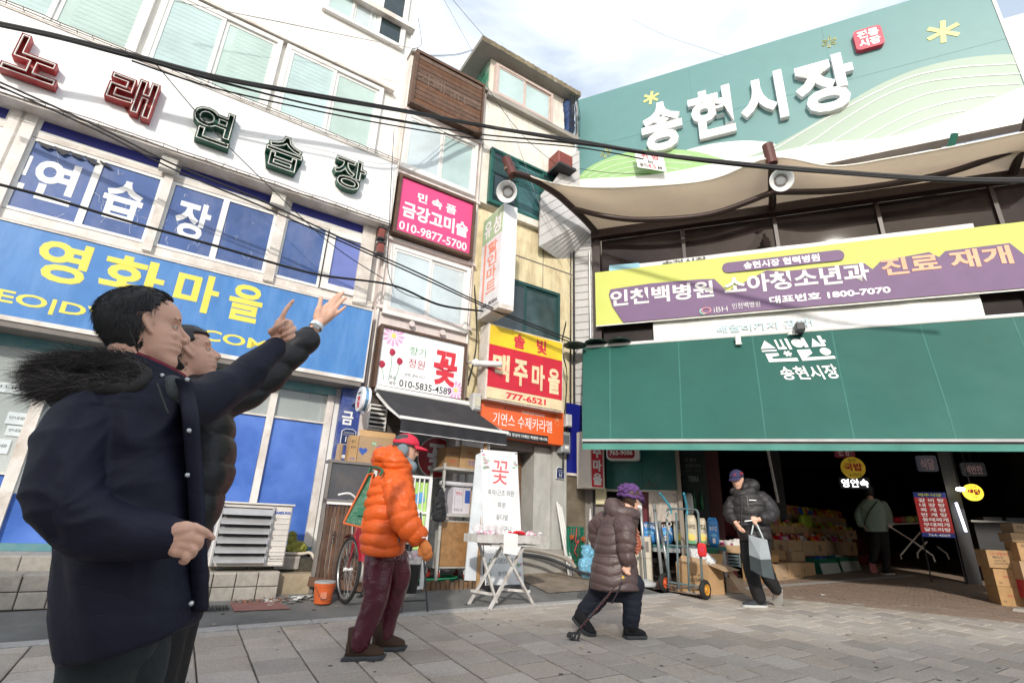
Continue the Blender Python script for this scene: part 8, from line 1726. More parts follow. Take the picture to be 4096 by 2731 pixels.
for (x,y,d_) in ((430,872,1.63),(372,862,1.72),(434,989,1.58),(430,1091,1.59),(439,1385,1.60)):
    p=at(x,y,d_); A1.part('snap_stud',MB().lathe([(0,0),(.0055,0),(.0065,.002),(.003,.004),(0,.003)],tuple(p),14,orient(p,(-p.x,-p.y,EYE-p.z)).to_3x3()@Matrix.Rotation(pi/2,3,'Y')),m_stud,smooth=True)
zp=[at(360+ (i*1.1 if i<20 else 22+(i-20)*1.6),880+i*3.0,1.645) for i in range(24)]
A1.part('zip',MB().tube(zp,.0035,6),m_dark)
# dark scarf-side hood with fur trim
hk=MB(); chain(hk,[J(160,905,1.92,.050),J(200,892,1.86,.065),J(260,880,1.82,.062),J(320,872,1.78,.042)],16); chain(hk,[J(160,900,2.0,.05),J(260,870,2.02,.07),J(330,850,1.98,.05)],16)
hd_=blob('hood',hk,m_navy,.008,3,A1.o,folds(.012,8)); hd_.data.transform(A1.T)
m_fur=M('fur_dark',(.020,.017,.016),.75,var=0); m_furg=M('fur_grey',(.13,.115,.11),.7,var=0)
rr=random.Random(11); lst=[];lst2=[]
path=[(105,862,1.86),(140,838,1.82),(185,825,1.78),(235,822,1.75),(285,826,1.73),(320,850,1.73),(300,878,1.70),(250,885,1.70),(195,880,1.72),(150,890,1.76),(112,890,1.82)]
def onpath(t):
    t=t*(len(path)-1); i=min(int(t),len(path)-2); f=t-i; a,c=path[i],path[i+1]; return at(a[0]+(c[0]-a[0])*f,a[1]+(c[1]-a[1])*f,a[2]+(c[2]-a[2])*f)
for k in range(13000):
    t=rr.random(); p=onpath(t)+V3((rr.gauss(0,.012),rr.gauss(0,.014),rr.gauss(0,.009)))
    tgt=V3((-.75,-.2,-.05)) if t<.35 or t>.75 else V3((-.35,-.3,.15)); d=(tgt+V3((rr.gauss(0,.38),rr.gauss(0,.38),rr.gauss(0,.36)))).normalized(); L=rr.uniform(.025,.055)*(1.3 if (t<.2 or t>.85) else .75); dr=V3((-.02,0,-.025*rr.random()))
    pts=[p+d*L*(j/4)+dr*(j/4)**2 for j in range(5)]
    (lst2 if rr.random()<.22 else lst).append(pts)
g=MB(); ribbons(g,lst,.0007); fu=A1.part('fur_trim',g,m_fur,stuff=True,fix=False); g=MB(); ribbons(g,lst2,.0005); A1.part('fur_guard_hair',g,m_furg,stuff=True,fix=False,parent=fu)
core=MB(); chain(core,[(onpath(i/8)+V3((.02,0,-.012)),.020) for i in range(9)],12); fc=blob('fur_core',core,m_fur,.008,2,A1.o); fc.data.transform(A1.T)
# trousers
m_trs=M('dark_trousers',(.020,.026,.030),.8,var=.15,wrinkle=.006,wscale=4)
tk=MB(); trunk(tk,[((140,1430),(400,1380),1.84,.13),((135,1530),(350,1500),1.84,.13)])
for k_,a in ((kn1,at(225,1440,1.80)),(kn2,at(300,1430,1.92))):
    gz=G(k_.x,k_.y); chain(tk,[(a,.088),(k_,.085),(V3((k_.x-.02,k_.y,gz+.45)),.072),(V3((k_.x-.04,k_.y-.01,gz+.10)),.066)],18)
t_=blob('trousers',tk,m_trs,.010,3,A1.o,folds(.007,5)); t_.data.transform(A1.T)
def shoe(T,heel,toe,w=.045,h=.085,mat=None,sole=None,name='shoe'):
    heel,toe=V3(heel),V3(toe); d=(toe-heel); L=d.length; x=d.normalized(); up=V3((0,0,1)); up=(up-x*up.dot(x)).normalized(); y=up.cross(x)
    b=MB(); rings=[]
    for t,ww,hh in ((0,.55,.75),(.06,.85,1.0),(.25,.95,1.15),(.42,.90,1.0),(.62,1.05,.72),(.82,1.0,.55),(.96,.70,.40),(1.0,.35,.25)):
        c=heel+x*L*t; rings.append([c+y*w*ww*cos(q)+up*max(0,sin(q))*h*hh+up*.022 for q in [2*pi*k/16 for k in range(16)]])
    o=T.part(name,b.loft(rings),mat,smooth=True)
    b=MB(); rings=[]
    for t,ww in ((-.02,.5),(.02,.9),(.3,1.0),(.45,.95),(.65,1.12),(.85,1.05),(.98,.75),(1.02,.4)):
        c=heel+x*L*t; rings.append([c+y*w*1.08*ww*sx_+up*uz for sx_,uz in ((-1,0),(1,0),(1.03,.015),(1,.028),(-1,.028),(-1.03,.015))])
    T.part('sole',b.loft(rings),sole,parent=o); return o
for k_ in (kn1,kn2):
    gz=G(k_.x,k_.y); shoe(A1,(k_.x-.12,k_.y-.05,gz),(k_.x+.14,k_.y+.07,gz),mat=m_dark,sole=m_blk)
# ---------------------------------------------------------------- second man, open hand, watch
b0=at(480,1500,2.45)
A2=Thing('person','man in a black padded jacket raising an open hand with a white watch','person',at=(b0.x,b0.y,G(b0.x,b0.y)))
Mh2=orient(at(432,822,2.30),(.77,.52,.42),(-.40,-.12,1)); s2=1.02
sk=MB(); add_head(sk,Mh2,s2)
trunk(sk,[((400,920),(500,910),2.38,.12),((390,1100),(490,1100),2.38,.12),((380,1300),(440,1300),2.38,.10)])
chain(sk,[J(500,930,2.40,.05),J(580,890,2.43,.045),J(650,830,2.46,.038),J(712,768,2.50,.027)]); 
for dx in (385,410):
    p=at(dx,1330,2.38+.1*(dx>400)); gz=G(p.x,p.y); chain(sk,[(p,.08),(V3((p.x,p.y,gz+.45)),.05),(V3((p.x,p.y,gz+.06)),.035)])
D=2.53
for c in ([hp(716,764,2.50,.026),hp(727,748,2.51,.026),hp(738,735,D,.030),hp(744,722,D,.030)],[hp(738,738,D,.028),hp(752,728,D,.026),hp(762,716,D,.023)],[hp(730,730,D-.01,.024),hp(733,715,D-.01,.022)],
          [hp(742,716,D,.022),hp(750,704,D,.015),hp(757,696,D,.0105),hp(764,688,D,.0098),hp(771,681,D,.0090),hp(777,675,D,.0078)],
          [hp(750,718,D,.020),hp(760,705,D,.014),hp(765,699,D,.0108),hp(773,689,D,.0100),hp(781,680,D,.0092),hp(788,672,D,.0078)],
          [hp(756,720,D,.018),hp(767,710,D,.013),hp(772,706,D,.0102),hp(780,697,D,.0096),hp(787,690,D,.0088),hp(794,684,D,.0074)],
          [hp(758,728,D,.017),hp(769,722,D,.012),hp(776,718,D,.0092),hp(784,712,D,.0084),hp(790,707,D,.0076),hp(794,704,D,.0065)],
          [hp(730,728,D-.01,.022),hp(731,714,D-.02,.0165),hp(734,702,D-.02,.0125),hp(736,692,D-.02,.0115),hp(737,683,D-.015,.0095)]): chain(sk,c,10)
bo=blob('body',sk,m_skin,.005,2,A2.o); bo.data.transform(A2.T); eyes(A2,Mh2,s2)
def lineB(x,y):
    return .072 if x>.045 else (.035 if x>.0 else (.03 if x>-.02 else -.07))
hair_cap(A2,Mh2,s2,lineB,m_hair,.010,200,5)
m_blkj=M('black_puffer',(.006,.006,.009),.5,var=.15,wrinkle=.003,wscale=5)
ck=MB(); trunk(ck,[((400,880),(505,872),2.38,.15),((385,920),(525,905),2.38,.20),((380,1000),(538,985),2.38,.23),((380,1100),(537,1085),2.38,.24),((380,1180),(512,1160),2.38,.235),((380,1260),(485,1235),2.38,.23),((380,1330),(465,1310),2.38,.22)],32)
chain(ck,[J(470,930,2.38,.12),J(545,905,2.42,.085),J(600,876,2.44,.074),J(645,836,2.46,.066),J(685,800,2.48,.060),J(706,777,2.49,.056)],20)
o=blob('jacket',ck,m_blkj,.009,3,A2.o,puff(.11,.012)); o.data.transform(A2.T)
g=MB(); chain(g,[J(500,872,2.28,.03),J(530,862,2.30,.03),J(548,868,2.34,.02)],12); A2.part('hood_edge',g,M('dark_knit',(.05,.055,.055),.9,bump=.001,bscale=300),smooth=True)
tk=MB(); 
for dx in (385,410):
    p=at(dx,1330,2.38+.1*(dx>400)); gz=G(p.x,p.y); chain(tk,[(p,.105),(V3((p.x,p.y,gz+.5)),.10),(V3((p.x,p.y,gz+.10)),.08)],18); shoe(A2,(p.x-.1,p.y-.04,gz),(p.x+.15,p.y+.05,gz),mat=m_dark,sole=m_blk)
o=blob('trousers',tk,M('black_trousers',(.010,.010,.011),.8,wrinkle=.005,wscale=5),.012,3,A2.o); o.data.transform(A2.T)
wc=at(727,749,2.505); wd=(at(744,722,2.53)-at(712,768,2.50)).normalized()
Mw=orient(wc,wd)@Matrix.Rotation(pi/2,4,'Y')
m_wat=M('watch_band',(.62,.68,.72),.35)
W_=A2.part('watch',MB().lathe([(.030,-.011),(.0325,-.011),(.0325,.011),(.030,.011)],(0,0,0),28,None,cap=False),m_wat,smooth=False)
W_.data.transform(A2.T@Mw@A2.T.inverted())
vd=(V3((0,0,EYE))-wc).normalized(); cf=wc+vd*.033; Mc=orient(cf,vd,wd)
A2.part('watch_clasp',MB().mbox(Mc,-.004,-.016,-.011,.004,.016,.011),M('clasp_silver',(.6,.62,.64),.25,metal=.6))
# ---------------------------------------------------------------- man in the orange down jacket
def E4p(x,y,D,r): p=E4(x,y); return J(p[0],p[1],D,r)
def D1p(x,y,D,r): p=D1(x,y); return J(p[0],p[1],D,r)
f1=gp(*D1(600,1375)); f2=gp(*D1(900,1262)); Do=hypot(f1.x,f1.y)+.05
A3=Thing('person','man in an orange down jacket and red cap walking, green bag on his shoulder','person',at=((f1.x+f2.x)/2,(f1.y+f2.y)/2,f1.z))
Mh3=orient(at(*E4(563,525),Do),(.95,.30,-.10),(.08,0,1)); s3=1.0
sk=MB(); add_head(sk,Mh3,s3)
trunk(sk,[(E4(380,720),E4(560,720),Do,.13),(E4(320,1100),E4(500,1100),Do,.13),(E4(310,1250),E4(510,1250),Do,.14)])
chain(sk,[E4p(500,760,Do-.22,.05),E4p(545,1000,Do-.24,.042),E4p(680,1150,Do-.25,.03)])
chain(sk,[E4p(470,740,Do+.2,.05),E4p(500,1000,Do+.22,.04),E4p(560,1150,Do+.2,.03)])
g_near=[D1p(820,150,Do-.03,.07),D1p(780,600,Do-.08,.045),D1p(590,1200,Do-.04,.032)]; g_far=[D1p(1000,150,Do+.06,.07),D1p(1010,560,Do+.14,.045),D1p(890,1120,Do+.2,.032)]
chain(sk,g_near);chain(sk,g_far)
bo=blob('body',sk,m_skin,.007,2,A3.o); bo.data.transform(A3.T); eyes(A3,Mh3,s3)
hair_cap(A3,Mh3,s3,lambda x,y:.03 if x>-.02 else -.06,m_hairg,.010)
m_orj=M('orange_down',(.66,.105,.014),.45,var=.08,wrinkle=.0035,wscale=8,spec=.4)
ck=MB(); trunk(ck,[(E4(400,650),E4(600,640),Do,.14),(E4(340,720),E4(612,700),Do,.19),(E4(305,800),E4(608,790),Do,.215),(E4(280,900),E4(600,900),Do,.225),(E4(262,1000),E4(580,1000),Do,.23),(E4(250,1100),E4(570,1100),Do,.235),(E4(246,1180),E4(562,1180),Do,.235),(E4(255,1245),E4(535,1245),Do,.225)],36)
o=blob('jacket',ck,m_orj,.009,2,A3.o,puff(.085,.020,.02)); o.data.transform(A3.T)
# near sleeve: quilted along the arm
def sleeve(T,js,per,amp,mat,name='sleeve',n=20,vox=.008):
    pts=[];R=[]; P_=[V3(p) for p,r in js]; rs=[r for p,r in js]
    sp=smooth(P_,10); acc=0; out=[]
    for i,p in enumerate(sp):
        if i: acc+=(p-sp[i-1]).length
        t=i/10; k=min(int(t),len(rs)-2); f=t-k; r=rs[k]+(rs[k+1]-rs[k])*f
        out.append((p,r+amp*(.75+.5*noise.noise(p*9))*(abs(sin(pi*(acc+.02*noise.noise(p*7))/per))**.5-.6)))
    d0=(sp[0]-sp[1]).normalized(); d1=(sp[-1]-sp[-2]).normalized(); b=MB()
    q=[sp[0]+d0*rs[0]*a for a in (.9,.6,.25)]+[p for p,_ in out]+[sp[-1]+d1*rs[-1]*a for a in (.08,.16)]
    Rr=[rs[0]*a for a in (.45,.8,.96)]+[r for _,r in out]+[rs[-1]*a for a in (.92,.7)]
    b.tube(q,Rr,n); o=blob(name,b,mat,vox,1,T.o,folds(.011,9)); o.data.transform(T.T); return o
sleeve(A3,[E4p(480,745,Do-.14,.10),E4p(520,830,Do-.22,.112),E4p(535,930,Do-.25,.108),E4p(560,1020,Do-.27,.098),E4p(620,1095,Do-.28,.082),E4p(675,1145,Do-.28,.060)],.075,.022,m_orj)
sleeve(A3,[E4p(470,745,Do+.16,.10),E4p(500,900,Do+.22,.10),E4p(520,1000,Do+.22,.09),E4p(560,1120,Do+.2,.06)],.08,.018,m_orj)
ck=MB(); chain(ck,[E4p(395,560,Do-.06,.07),E4p(400,600,Do+.0,.09),E4p(470,560,Do+.02,.09),E4p(480,600,Do-.10,.09),E4p(560,650,Do-.06,.06)],16); chain(ck,[E4p(420,590,Do+.10,.09),E4p(540,620,Do+.10,.07)],16)
o=blob('hood',ck,m_orj,.008,2,A3.o,puff(.06,.010)); o.data.transform(A3.T)
ck=MB(); chain(ck,[E4p(505,560,Do-.02,.06),E4p(560,620,Do-.02,.065),E4p(600,640,Do-.03,.05)],16); A3.part('fleece_collar',ck,M('grey_fleece',(.17,.22,.25),.95,bump=.002,bscale=200),smooth=True)
em=MB(); p=at(*E4(540,520),Do-.085); em.ball(p,.05,16,10,(1,.6,1.15)); A3.part('ear_flap',em,M('grey_fleece',(0,0,0)),smooth=True)
A3.part('ear_band',MB().tube(smooth([at(*E4(*q),Do-.10) for q in ((468,492),(510,475),(560,478),(583,500))],4),.006,6),m_dark)
def cap(T,Mh,s,mat,vis_l=.075,zc=.048,sb=1.0):
    rings=[]
    for t in range(9):
        q=t/8*pi/2; r=cos(q); z=sin(q)*.085; rings.append([Mh@(V3((-.008+(.108*r*cos(a)),(.086*r*sin(a)),zc+z*sb))*s) for a in [2*pi*k/28 for k in range(28)]])
    base=[Mh@(V3((-.008+.104*cos(a),.082*sin(a),zc-.006))*s) for a in [2*pi*k/28 for k in range(28)]]
    c_=T.part('cap',MB().loft([base]+rings),mat,smooth=True)
    def vf(u,v): a=(u-.5)*2.1; r=.100+vis_l*v*cos(a*.9); return Mh@(V3((-.008+r*cos(a),.080*sin(a)*(1+.12*v),zc+.004-.020*v*v-.018*abs(a)*.5))*s)
    def vf2(u,v): return vf(u,v)-Mh.to_3x3()@V3((0,0,.004))
    b=MB().grid(vf,14,6); o=len(b.v); b.grid(vf2,14,6); T.part('visor',b,mat,parent=c_,smooth=True); T.part('cap_button',MB().ball(Mh@(V3((-.008,0,zc+.086*sb))*s),.006,8,6),mat,parent=c_); return c_
cap(A3,Mh3,s3*1.04,M('red_cap',(.62,.025,.06),.7,var=.06,bump=.0006,bscale=300),.085)
m_pants=M('maroon_shell',(.075,.008,.022),.22,var=.15,wrinkle=.004,wscale=7,spec=.6,coat=.15)
tk=MB(); trunk(tk,[(D1(700,0),D1(1120,0),Do,.15),(D1(700,110),D1(1110,110),Do,.165)])
chain(tk,[D1p(850,120,Do-.05,.115),D1p(810,380,Do-.07,.105),D1p(790,600,Do-.08,.088),D1p(690,900,Do-.06,.078),D1p(615,1080,Do-.05,.072),D1p(590,1165,Do-.05,.066)],20)
chain(tk,[D1p(1020,120,Do+.09,.115),D1p(1070,320,Do+.12,.100),D1p(1010,600,Do+.16,.085),D1p(940,880,Do+.2,.070),D1p(905,1060,Do+.2,.064)],20)
o=blob('trousers',tk,m_pants,.008,2,A3.o,folds(.006,9)); o.data.transform(A3.T)
m_boot=M('brown_suede',(.055,.030,.018),.9,var=.2,bump=.001,bscale=200); m_sole=M('grey_sole',(.05,.055,.06),.7)
for f_,hx,tx in ((f1,D1(400,1368),D1(885,1352)),(f2,D1(735,1250),D1(1155,1238))):
    a=gp(*hx); c=gp(*tx); bt=shoe(A3,(a.x,a.y,a.z),(c.x,c.y,c.z),.058,.105,m_boot,m_sole,'boot')
    g=MB(); k_=V3(a).lerp(V3(c),.25); g.tube([k_+V3((0,0,.05)),k_+V3((-.005,0,.13)),k_+V3((-.01,0,.20))],[.062,.060,.058],16); A3.part('boot_shaft',g,m_boot,parent=bt,smooth=True)
    for j in range(14):
        k2=V3(a).lerp(V3(c),j/13); A3.part('sole_lug',MB().box(k2.x-.008,k2.y-.066,k2.z+.0,k2.x+.010,k2.y+.066,k2.z+.018),m_sole,parent=bt)
    g=MB(); k2=V3(a).lerp(V3(c),.5); 
    for j in range(3): g.tube([k2+V3((-.03+.02*j,-.04,.125-.012*j)),k2+V3((-.02+.02*j,-.01,.14-.012*j)),k2+V3((-.03+.02*j,.03,.13-.012*j))],.004,5)
    A3.part('lace',g,M('lace_tan',(.30,.14,.05),.7),parent=bt)
# orange knitted glove, five fingers
gk=MB(); D=Do-.28
def g4(x,y,r,dd=0): return E4p(x,y,D+dd,r)
for c in ([g4(680,1160,.034),g4(695,1195,.038),g4(700,1225,.034)],[g4(690,1170,.032),g4(715,1210,.034)],
          [g4(722,1215,.018),g4(738,1240,.0145),g4(735,1265,.013,.02)],[g4(712,1225,.018),g4(728,1255,.015),g4(722,1278,.013,.02)],[g4(700,1232,.018),g4(712,1262,.015),g4(705,1284,.013,.02)],[g4(685,1232,.017),g4(694,1262,.014),g4(688,1280,.012,.02)],
          [g4(672,1190,.018),g4(660,1225,.016),g4(664,1255,.013)]): chain(gk,c,10)
o=blob('glove',gk,M('glove_orange',(.68,.22,.06),.85,bump=.001,bscale=300),.005,2,A3.o); o.data.transform(A3.T)
lg=MB(); p=at(*E4(690,1142),Do-.36); A3.part('cuff_logo',MB().tube([p+V3((.02*cos(a),0,.012*sin(a))) for a in (2.4,1.9,1.4,.9)],.004,5),m_wht)
A3.part('pocket_zip',MB().tube([at(*E4(520,1110),Do-.235),at(*E4(512,1165),Do-.235)],.006,6),m_dark)
# green shoulder bag
BG1=Thing('shoulder_bag','dark green tote bag with orange piping hanging behind the orange jacket','bag',at=tuple(at(*E4(230,900),Do)))
pts=[E4(335,685),E4(300,690),E4(130,1030),E4(255,1060)]
bl=[at(*pts[0],Do+.0),at(*pts[1],Do-.02),at(*pts[2],Do-.04),at(*pts[3],Do-.08)]; v=V3((.02,.10,0))
b=MB().hexa([bl[2],bl[3],bl[3]+v,bl[2]+v,bl[1],bl[0],bl[0]+v*.4,bl[1]+v*.4])
BG1.part('body',b,M('bag_green',(.018,.13,.07),.45,wrinkle=.006,wscale=8))
for i,j in ((0,3),(3,2),(2,1),(1,0)): BG1.part('piping',MB().tube([bl[i]-V3((0,.004,0)),bl[j]-V3((0,.004,0))],.008,6),M('piping_orange',(.60,.13,.04),.5))
BG1.part('label',MB().mbox(orient(at(*E4(258,950),Do-.075),(0,-1,0)),-.002,-.035,-.03,.004,.035,.03),M('bag_label',(.02,.14,.08),.5))
BG1.part('strap',MB().tube(smooth([bl[1],at(*E4(330,640),Do-.02),at(*E4(400,660),Do-.2),at(*E4(380,700),Do-.22)],5),.010,6),M('bag_green',(0,0,0)))
# ---------------------------------------------------------------- elderly woman, brown coat
def E5p(x,y,D,r): p=E5(x,y); return J(p[0],p[1],D,r)
def D2p(x,y,D,r): p=D2(x,y); return J(p[0],p[1],D,r)
ff=gp(*D2(1050,1105)); fb=gp(*D2(530,1085)); Dw=hypot(ff.x,ff.y)+.05
A4=Thing('person','stooped elderly woman in long brown quilted coat and purple cap with a cane','person',at=(ff.x-.2,ff.y,ff.z))
Mh4=orient(at(*E5(795,490),Dw),(.90,.38,-.28),(.30,.1,1)); s4=.96
sk=MB(); add_head(sk,Mh4,s4)
trunk(sk,[(E5(560,640),E5(780,640),Dw,.13),(E5(470,1000),E5(700,1000),Dw,.13),(E5(450,1300),E5(800,1300),Dw,.14)])
chain(sk,[E5p(740,720,Dw-.2,.045),E5p(730,930,Dw-.22,.038),E5p(755,1110,Dw-.22,.026)])
for c in ([E5p(755,1115,Dw-.22,.026),E5p(750,1140,Dw-.22,.028),E5p(745,1160,Dw-.21,.028)],[E5p(715,1125,Dw-.24,.013),E5p(700,1130,Dw-.2,.012)],[E5p(735,1140,Dw-.25,.013),E5p(705,1145,Dw-.25,.012),E5p(700,1155,Dw-.2,.011)],[E5p(740,1160,Dw-.25,.013),E5p(718,1165,Dw-.25,.012),E5p(712,1172,Dw-.2,.011)],[E5p(755,1180,Dw-.25,.013),E5p(735,1185,Dw-.25,.012),E5p(730,1190,Dw-.2,.011)],[E5p(770,1190,Dw-.24,.012),E5p(755,1198,Dw-.24,.011),E5p(748,1195,Dw-.2,.010)]): chain(sk,c,8)
lb=[D2p(660,460,Dw+.06,.07),D2p(570,640,Dw+.08,.05),D2p(450,760,Dw+.08,.04),D2p(390,860,Dw+.08,.032)]; lf=[D2p(1020,480,Dw-.05,.07),D2p(1030,700,Dw-.05,.05),D2p(1010,960,Dw-.04,.035)]
chain(sk,lb);chain(sk,lf)
bo=blob('body',sk,m_skin,.007,2,A4.o); bo.data.transform(A4.T); eyes(A4,Mh4,s4)
hair_cap(A4,Mh4,s4,lambda x,y:.02 if x>-.0 else -.065,M('hair_brown',(.05,.025,.015),.5),.012,120,9,None,(-.2,0,-1),.04)
m_brc=M('brown_quilt',(.085,.055,.052),.42,var=.10,wrinkle=.0035,wscale=8,spec=.5)
ck=MB(); trunk(ck,[(E5(600,560),E5(830,600),Dw,.12),(E5(520,640),E5(850,660),Dw,.18),(E5(470,740),E5(855,740),Dw,.21),(E5(445,850),E5(845,850),Dw,.22),(E5(425,950),E5(830,950),Dw,.225),(E5(408,1050),E5(835,1050),Dw,.23),(E5(392,1150),E5(845,1150),Dw,.24),(E5(385,1250),E5(862,1240),Dw,.25),(E5(392,1325),E5(885,1335),Dw,.255)],36)
def coatfn(co,no):
    z=co.z-at(*E5(600,1340),Dw).z; u=co.x*.9+co.y*.2
    gth=math.exp(-((z-.30)/.035)**2)+math.exp(-((z-.56)/.035)**2)
    ch=abs(sin(pi*(z+.10*abs(((u*3.2)%1)-.5))/.085))**.5
    return co+no*(.011*(ch-.6)*(1-gth)-.010*gth+.004*gth*sin(z*480)+.006*noise.noise(co*8))
o=blob('coat',ck,m_brc,.009,2,A4.o,coatfn); o.data.transform(A4.T)
sleeve(A4,[E5p(700,700,Dw-.12,.10),E5p(730,780,Dw-.19,.098),E5p(735,880,Dw-.22,.088),E5p(735,960,Dw-.23,.080),E5p(745,1040,Dw-.23,.068),E5p(757,1098,Dw-.22,.055)],.075,.018,m_brc)
sleeve(A4,[E5p(520,690,Dw+.14,.10),E5p(455,740,Dw+.18,.085),E5p(445,850,Dw+.2,.07),E5p(470,940,Dw+.2,.055)],.08,.015,m_brc)
ck=MB(); chain(ck,[E5p(600,540,Dw-.06,.08),E5p(640,600,Dw-.10,.075),E5p(760,610,Dw-.12,.06),E5p(830,620,Dw-.08,.045)],16); chain(ck,[E5p(610,540,Dw+.06,.08),E5p(740,560,Dw+.08,.075)],16); chain(ck,[E5p(620,560,Dw,.10),E5p(700,590,Dw,.09)],16)
o=blob('hood',ck,m_brc,.008,2,A4.o,folds(.010,10)); o.data.transform(A4.T)
m_pk=M('purple_knit',(.105,.045,.16),.95,var=.35,scale=25,bump=.004,bscale=120)
ck=MB(); c_=at(*E5(775,405),Dw); 
for k in range(5): ck.ball(c_+V3((-.02+.012*k,0,-.012*k+.02)),.108-.003*k,20,12,(1,.85,.62))
o=blob('knit_cap',ck,m_pk,.006,2,A4.o,lambda co,no: co+no*(.006*sin(co.x*90+3*sin(co.z*60))+.003*noise.noise(co*40))); o.data.transform(A4.T)
Mv=Mh4
def vf(u,v): a=(u-.5)*1.9; r=.095+.075*v*cos(a); return Mv@V3((r*cos(a),.075*sin(a),.045-.02*v))
A4.part('visor',MB().grid(vf,12,5),M('purple_cloth',(.12,.035,.11),.8),smooth=True)
A4.part('cable_band',MB().tube([c_+V3((.118*cos(a),.098*sin(a),-.045-.018*cos(a)+.006*sin(a*9))) for a in [2*pi*k/40 for k in range(41)]],.017,8),m_pk,smooth=True)
mk=MB(); chain(mk,[(Mh4@V3((.088,0,-.012)),.016),(Mh4@V3((.092,0,-.045)),.026),(Mh4@V3((.078,0,-.085)),.018)],12)
for sy in (-1,1): chain(mk,[(Mh4@V3((.07,sy*.03,-.04)),.03),(Mh4@V3((.045,sy*.05,-.04)),.018)],10)
o=blob('face_mask',mk,M('mask_white',(.74,.70,.70),.8),.005,3,A4.o); o.data.transform(A4.T)
A4.part('mask_loop',MB().tube([Mh4@V3((.05,-.062,-.02)),Mh4@V3((.02,-.075,.0)),Mh4@V3((.0,-.078,.02))],.002,5),m_wht)
p=[at(*E5(x,y),Dw-.10) for x,y in ((838,740),(880,880),(878,960),(835,1015),(805,900),(815,780))]
b=MB(); n=len(p); b.add(p+[q+V3((.01,.06,0)) for q in p],[tuple(range(n)),tuple(reversed(range(n,2*n)))]+[(i,n+i,n+(i+1)%n,(i+1)%n) for i in range(n)])
A4.part('scarf',b,M('scarf_rust',(.34,.075,.035),.9,bump=.003,bscale=90,var=.4,scale=40))
for k in range(7):
    a_=at(*E5(828+ (7-k)*2,770+k*34),Dw-.105); c2=at(*E5(868-k*2,790+k*30),Dw-.105); A4.part('scarf_stripe',MB().tube([a_,a_.lerp(c2,.5)+V3((0,0,-.012)),c2],.005,5),M('scarf_pale',(.48,.26,.20),.9),stuff=True)
m_np=M('navy_trousers',(.008,.011,.022),.8,wrinkle=.0035,wscale=8)
tk=MB(); chain(tk,[D2p(660,440,Dw+.05,.13),D2p(570,620,Dw+.08,.095),D2p(450,740,Dw+.08,.080),D2p(400,800,Dw+.08,.070)],18); chain(tk,[D2p(1020,440,Dw-.05,.12),D2p(1030,620,Dw-.05,.088),D2p(1025,800,Dw-.05,.078),D2p(1010,925,Dw-.04,.074)],18); chain(tk,[D2p(750,450,Dw,.14),D2p(950,450,Dw,.14)],18)
o=blob('trousers',tk,m_np,.009,2,A4.o,puff(.06,.006,noise_amp=.004)); o.data.transform(A4.T)
m_bs=M('black_suede',(.008,.008,.010),.9)
a=gp(*D2(935,1105)); c=gp(*D2(1200,1100)); bt=shoe(A4,a,c,.052,.09,m_bs,m_sole,'boot'); k_=V3(a).lerp(V3(c),.28); A4.part('boot_shaft',MB().tube([k_+V3((0,0,.06)),k_+V3((0,0,.12)),k_+V3((0,0,.20))],[.056,.056,.06],16),m_bs,parent=bt,smooth=True)
toe=gp(*D2(535,1085)); toe=V3(toe); heel=at(*D2(300,830),Dw+.1); bt=shoe(A4,heel+V3((.02,0,-.02)),toe+V3((0,0,.0)),.052,.085,m_bs,m_sole,'boot'); A4.part('boot_shaft',MB().tube([at(*D2(420,900),Dw+.08),at(*D2(400,800),Dw+.08)],[.058,.062],16),m_bs,parent=bt,smooth=True)
CA=Thing('walking_cane','black floral folding cane with a four footed base held by the woman','cane',at=tuple(gp(*D2(300,1160))))
h0=at(*D2(905,170),Dw-.23); c0=at(*D2(345,1015),Dw-.30)
CA.part('handle',MB().tube(smooth([at(*D2(880,160),Dw-.23),h0,at(*D2(935,300),Dw-.23)],4),.014,8),m_dark,smooth=True)
tt=[at(*D2(925,330),Dw-.23),c0]; CA.part('shaft',MB().tube([tt[0],tt[0].lerp(tt[1],.7),tt[1]],[.012,.011,.010],10),M('cane_black',(.015,.012,.014),.3,spec=.6))
CA.part('collar',MB().tube([tt[0].lerp(tt[1],.0),tt[0].lerp(tt[1],.03)],.017,10),M('cane_yellow',(.75,.48,.05),.4)); CA.part('collar',MB().tube([tt[0].lerp(tt[1],.70),tt[0].lerp(tt[1],.76)],.016,10),m_dark)
rr=random.Random(4); b=MB()
for k in range(26): q=tt[0].lerp(tt[1],.06+.9*k/26); b.ball(q+V3((rr.uniform(-.006,.006),-.010,rr.uniform(-.004,.004))),.0045,5,4)
CA.part('flower_print',b,M('cane_red',(.50,.10,.10),.4),stuff=True)
CA.part('strap',MB().tube(smooth([at(*D2(900,400),Dw-.26),at(*D2(860,500),Dw-.27),at(*D2(775,665),Dw-.27)],5),.007,6),M('strap_plum',(.03,.018,.025),.7))
CA.part('hub',MB().tube([c0,at(*D2(350,1050),Dw-.30)],.024,8),m_dark)
for (x,y) in ((232,1080),(270,1110),(305,1140),(350,1160)): CA.part('foot',MB().tube(smooth([at(*D2(350,1045),Dw-.30),at(*D2(x+25,1035),Dw-.31),at(*D2(x,y-40),Dw-.32),at(*D2(x,y),Dw-.32)],3),.010,7).tube([at(*D2(x,y-30),Dw-.32),at(*D2(x,y+8),Dw-.32)],.016,8),m_dark,smooth=True)
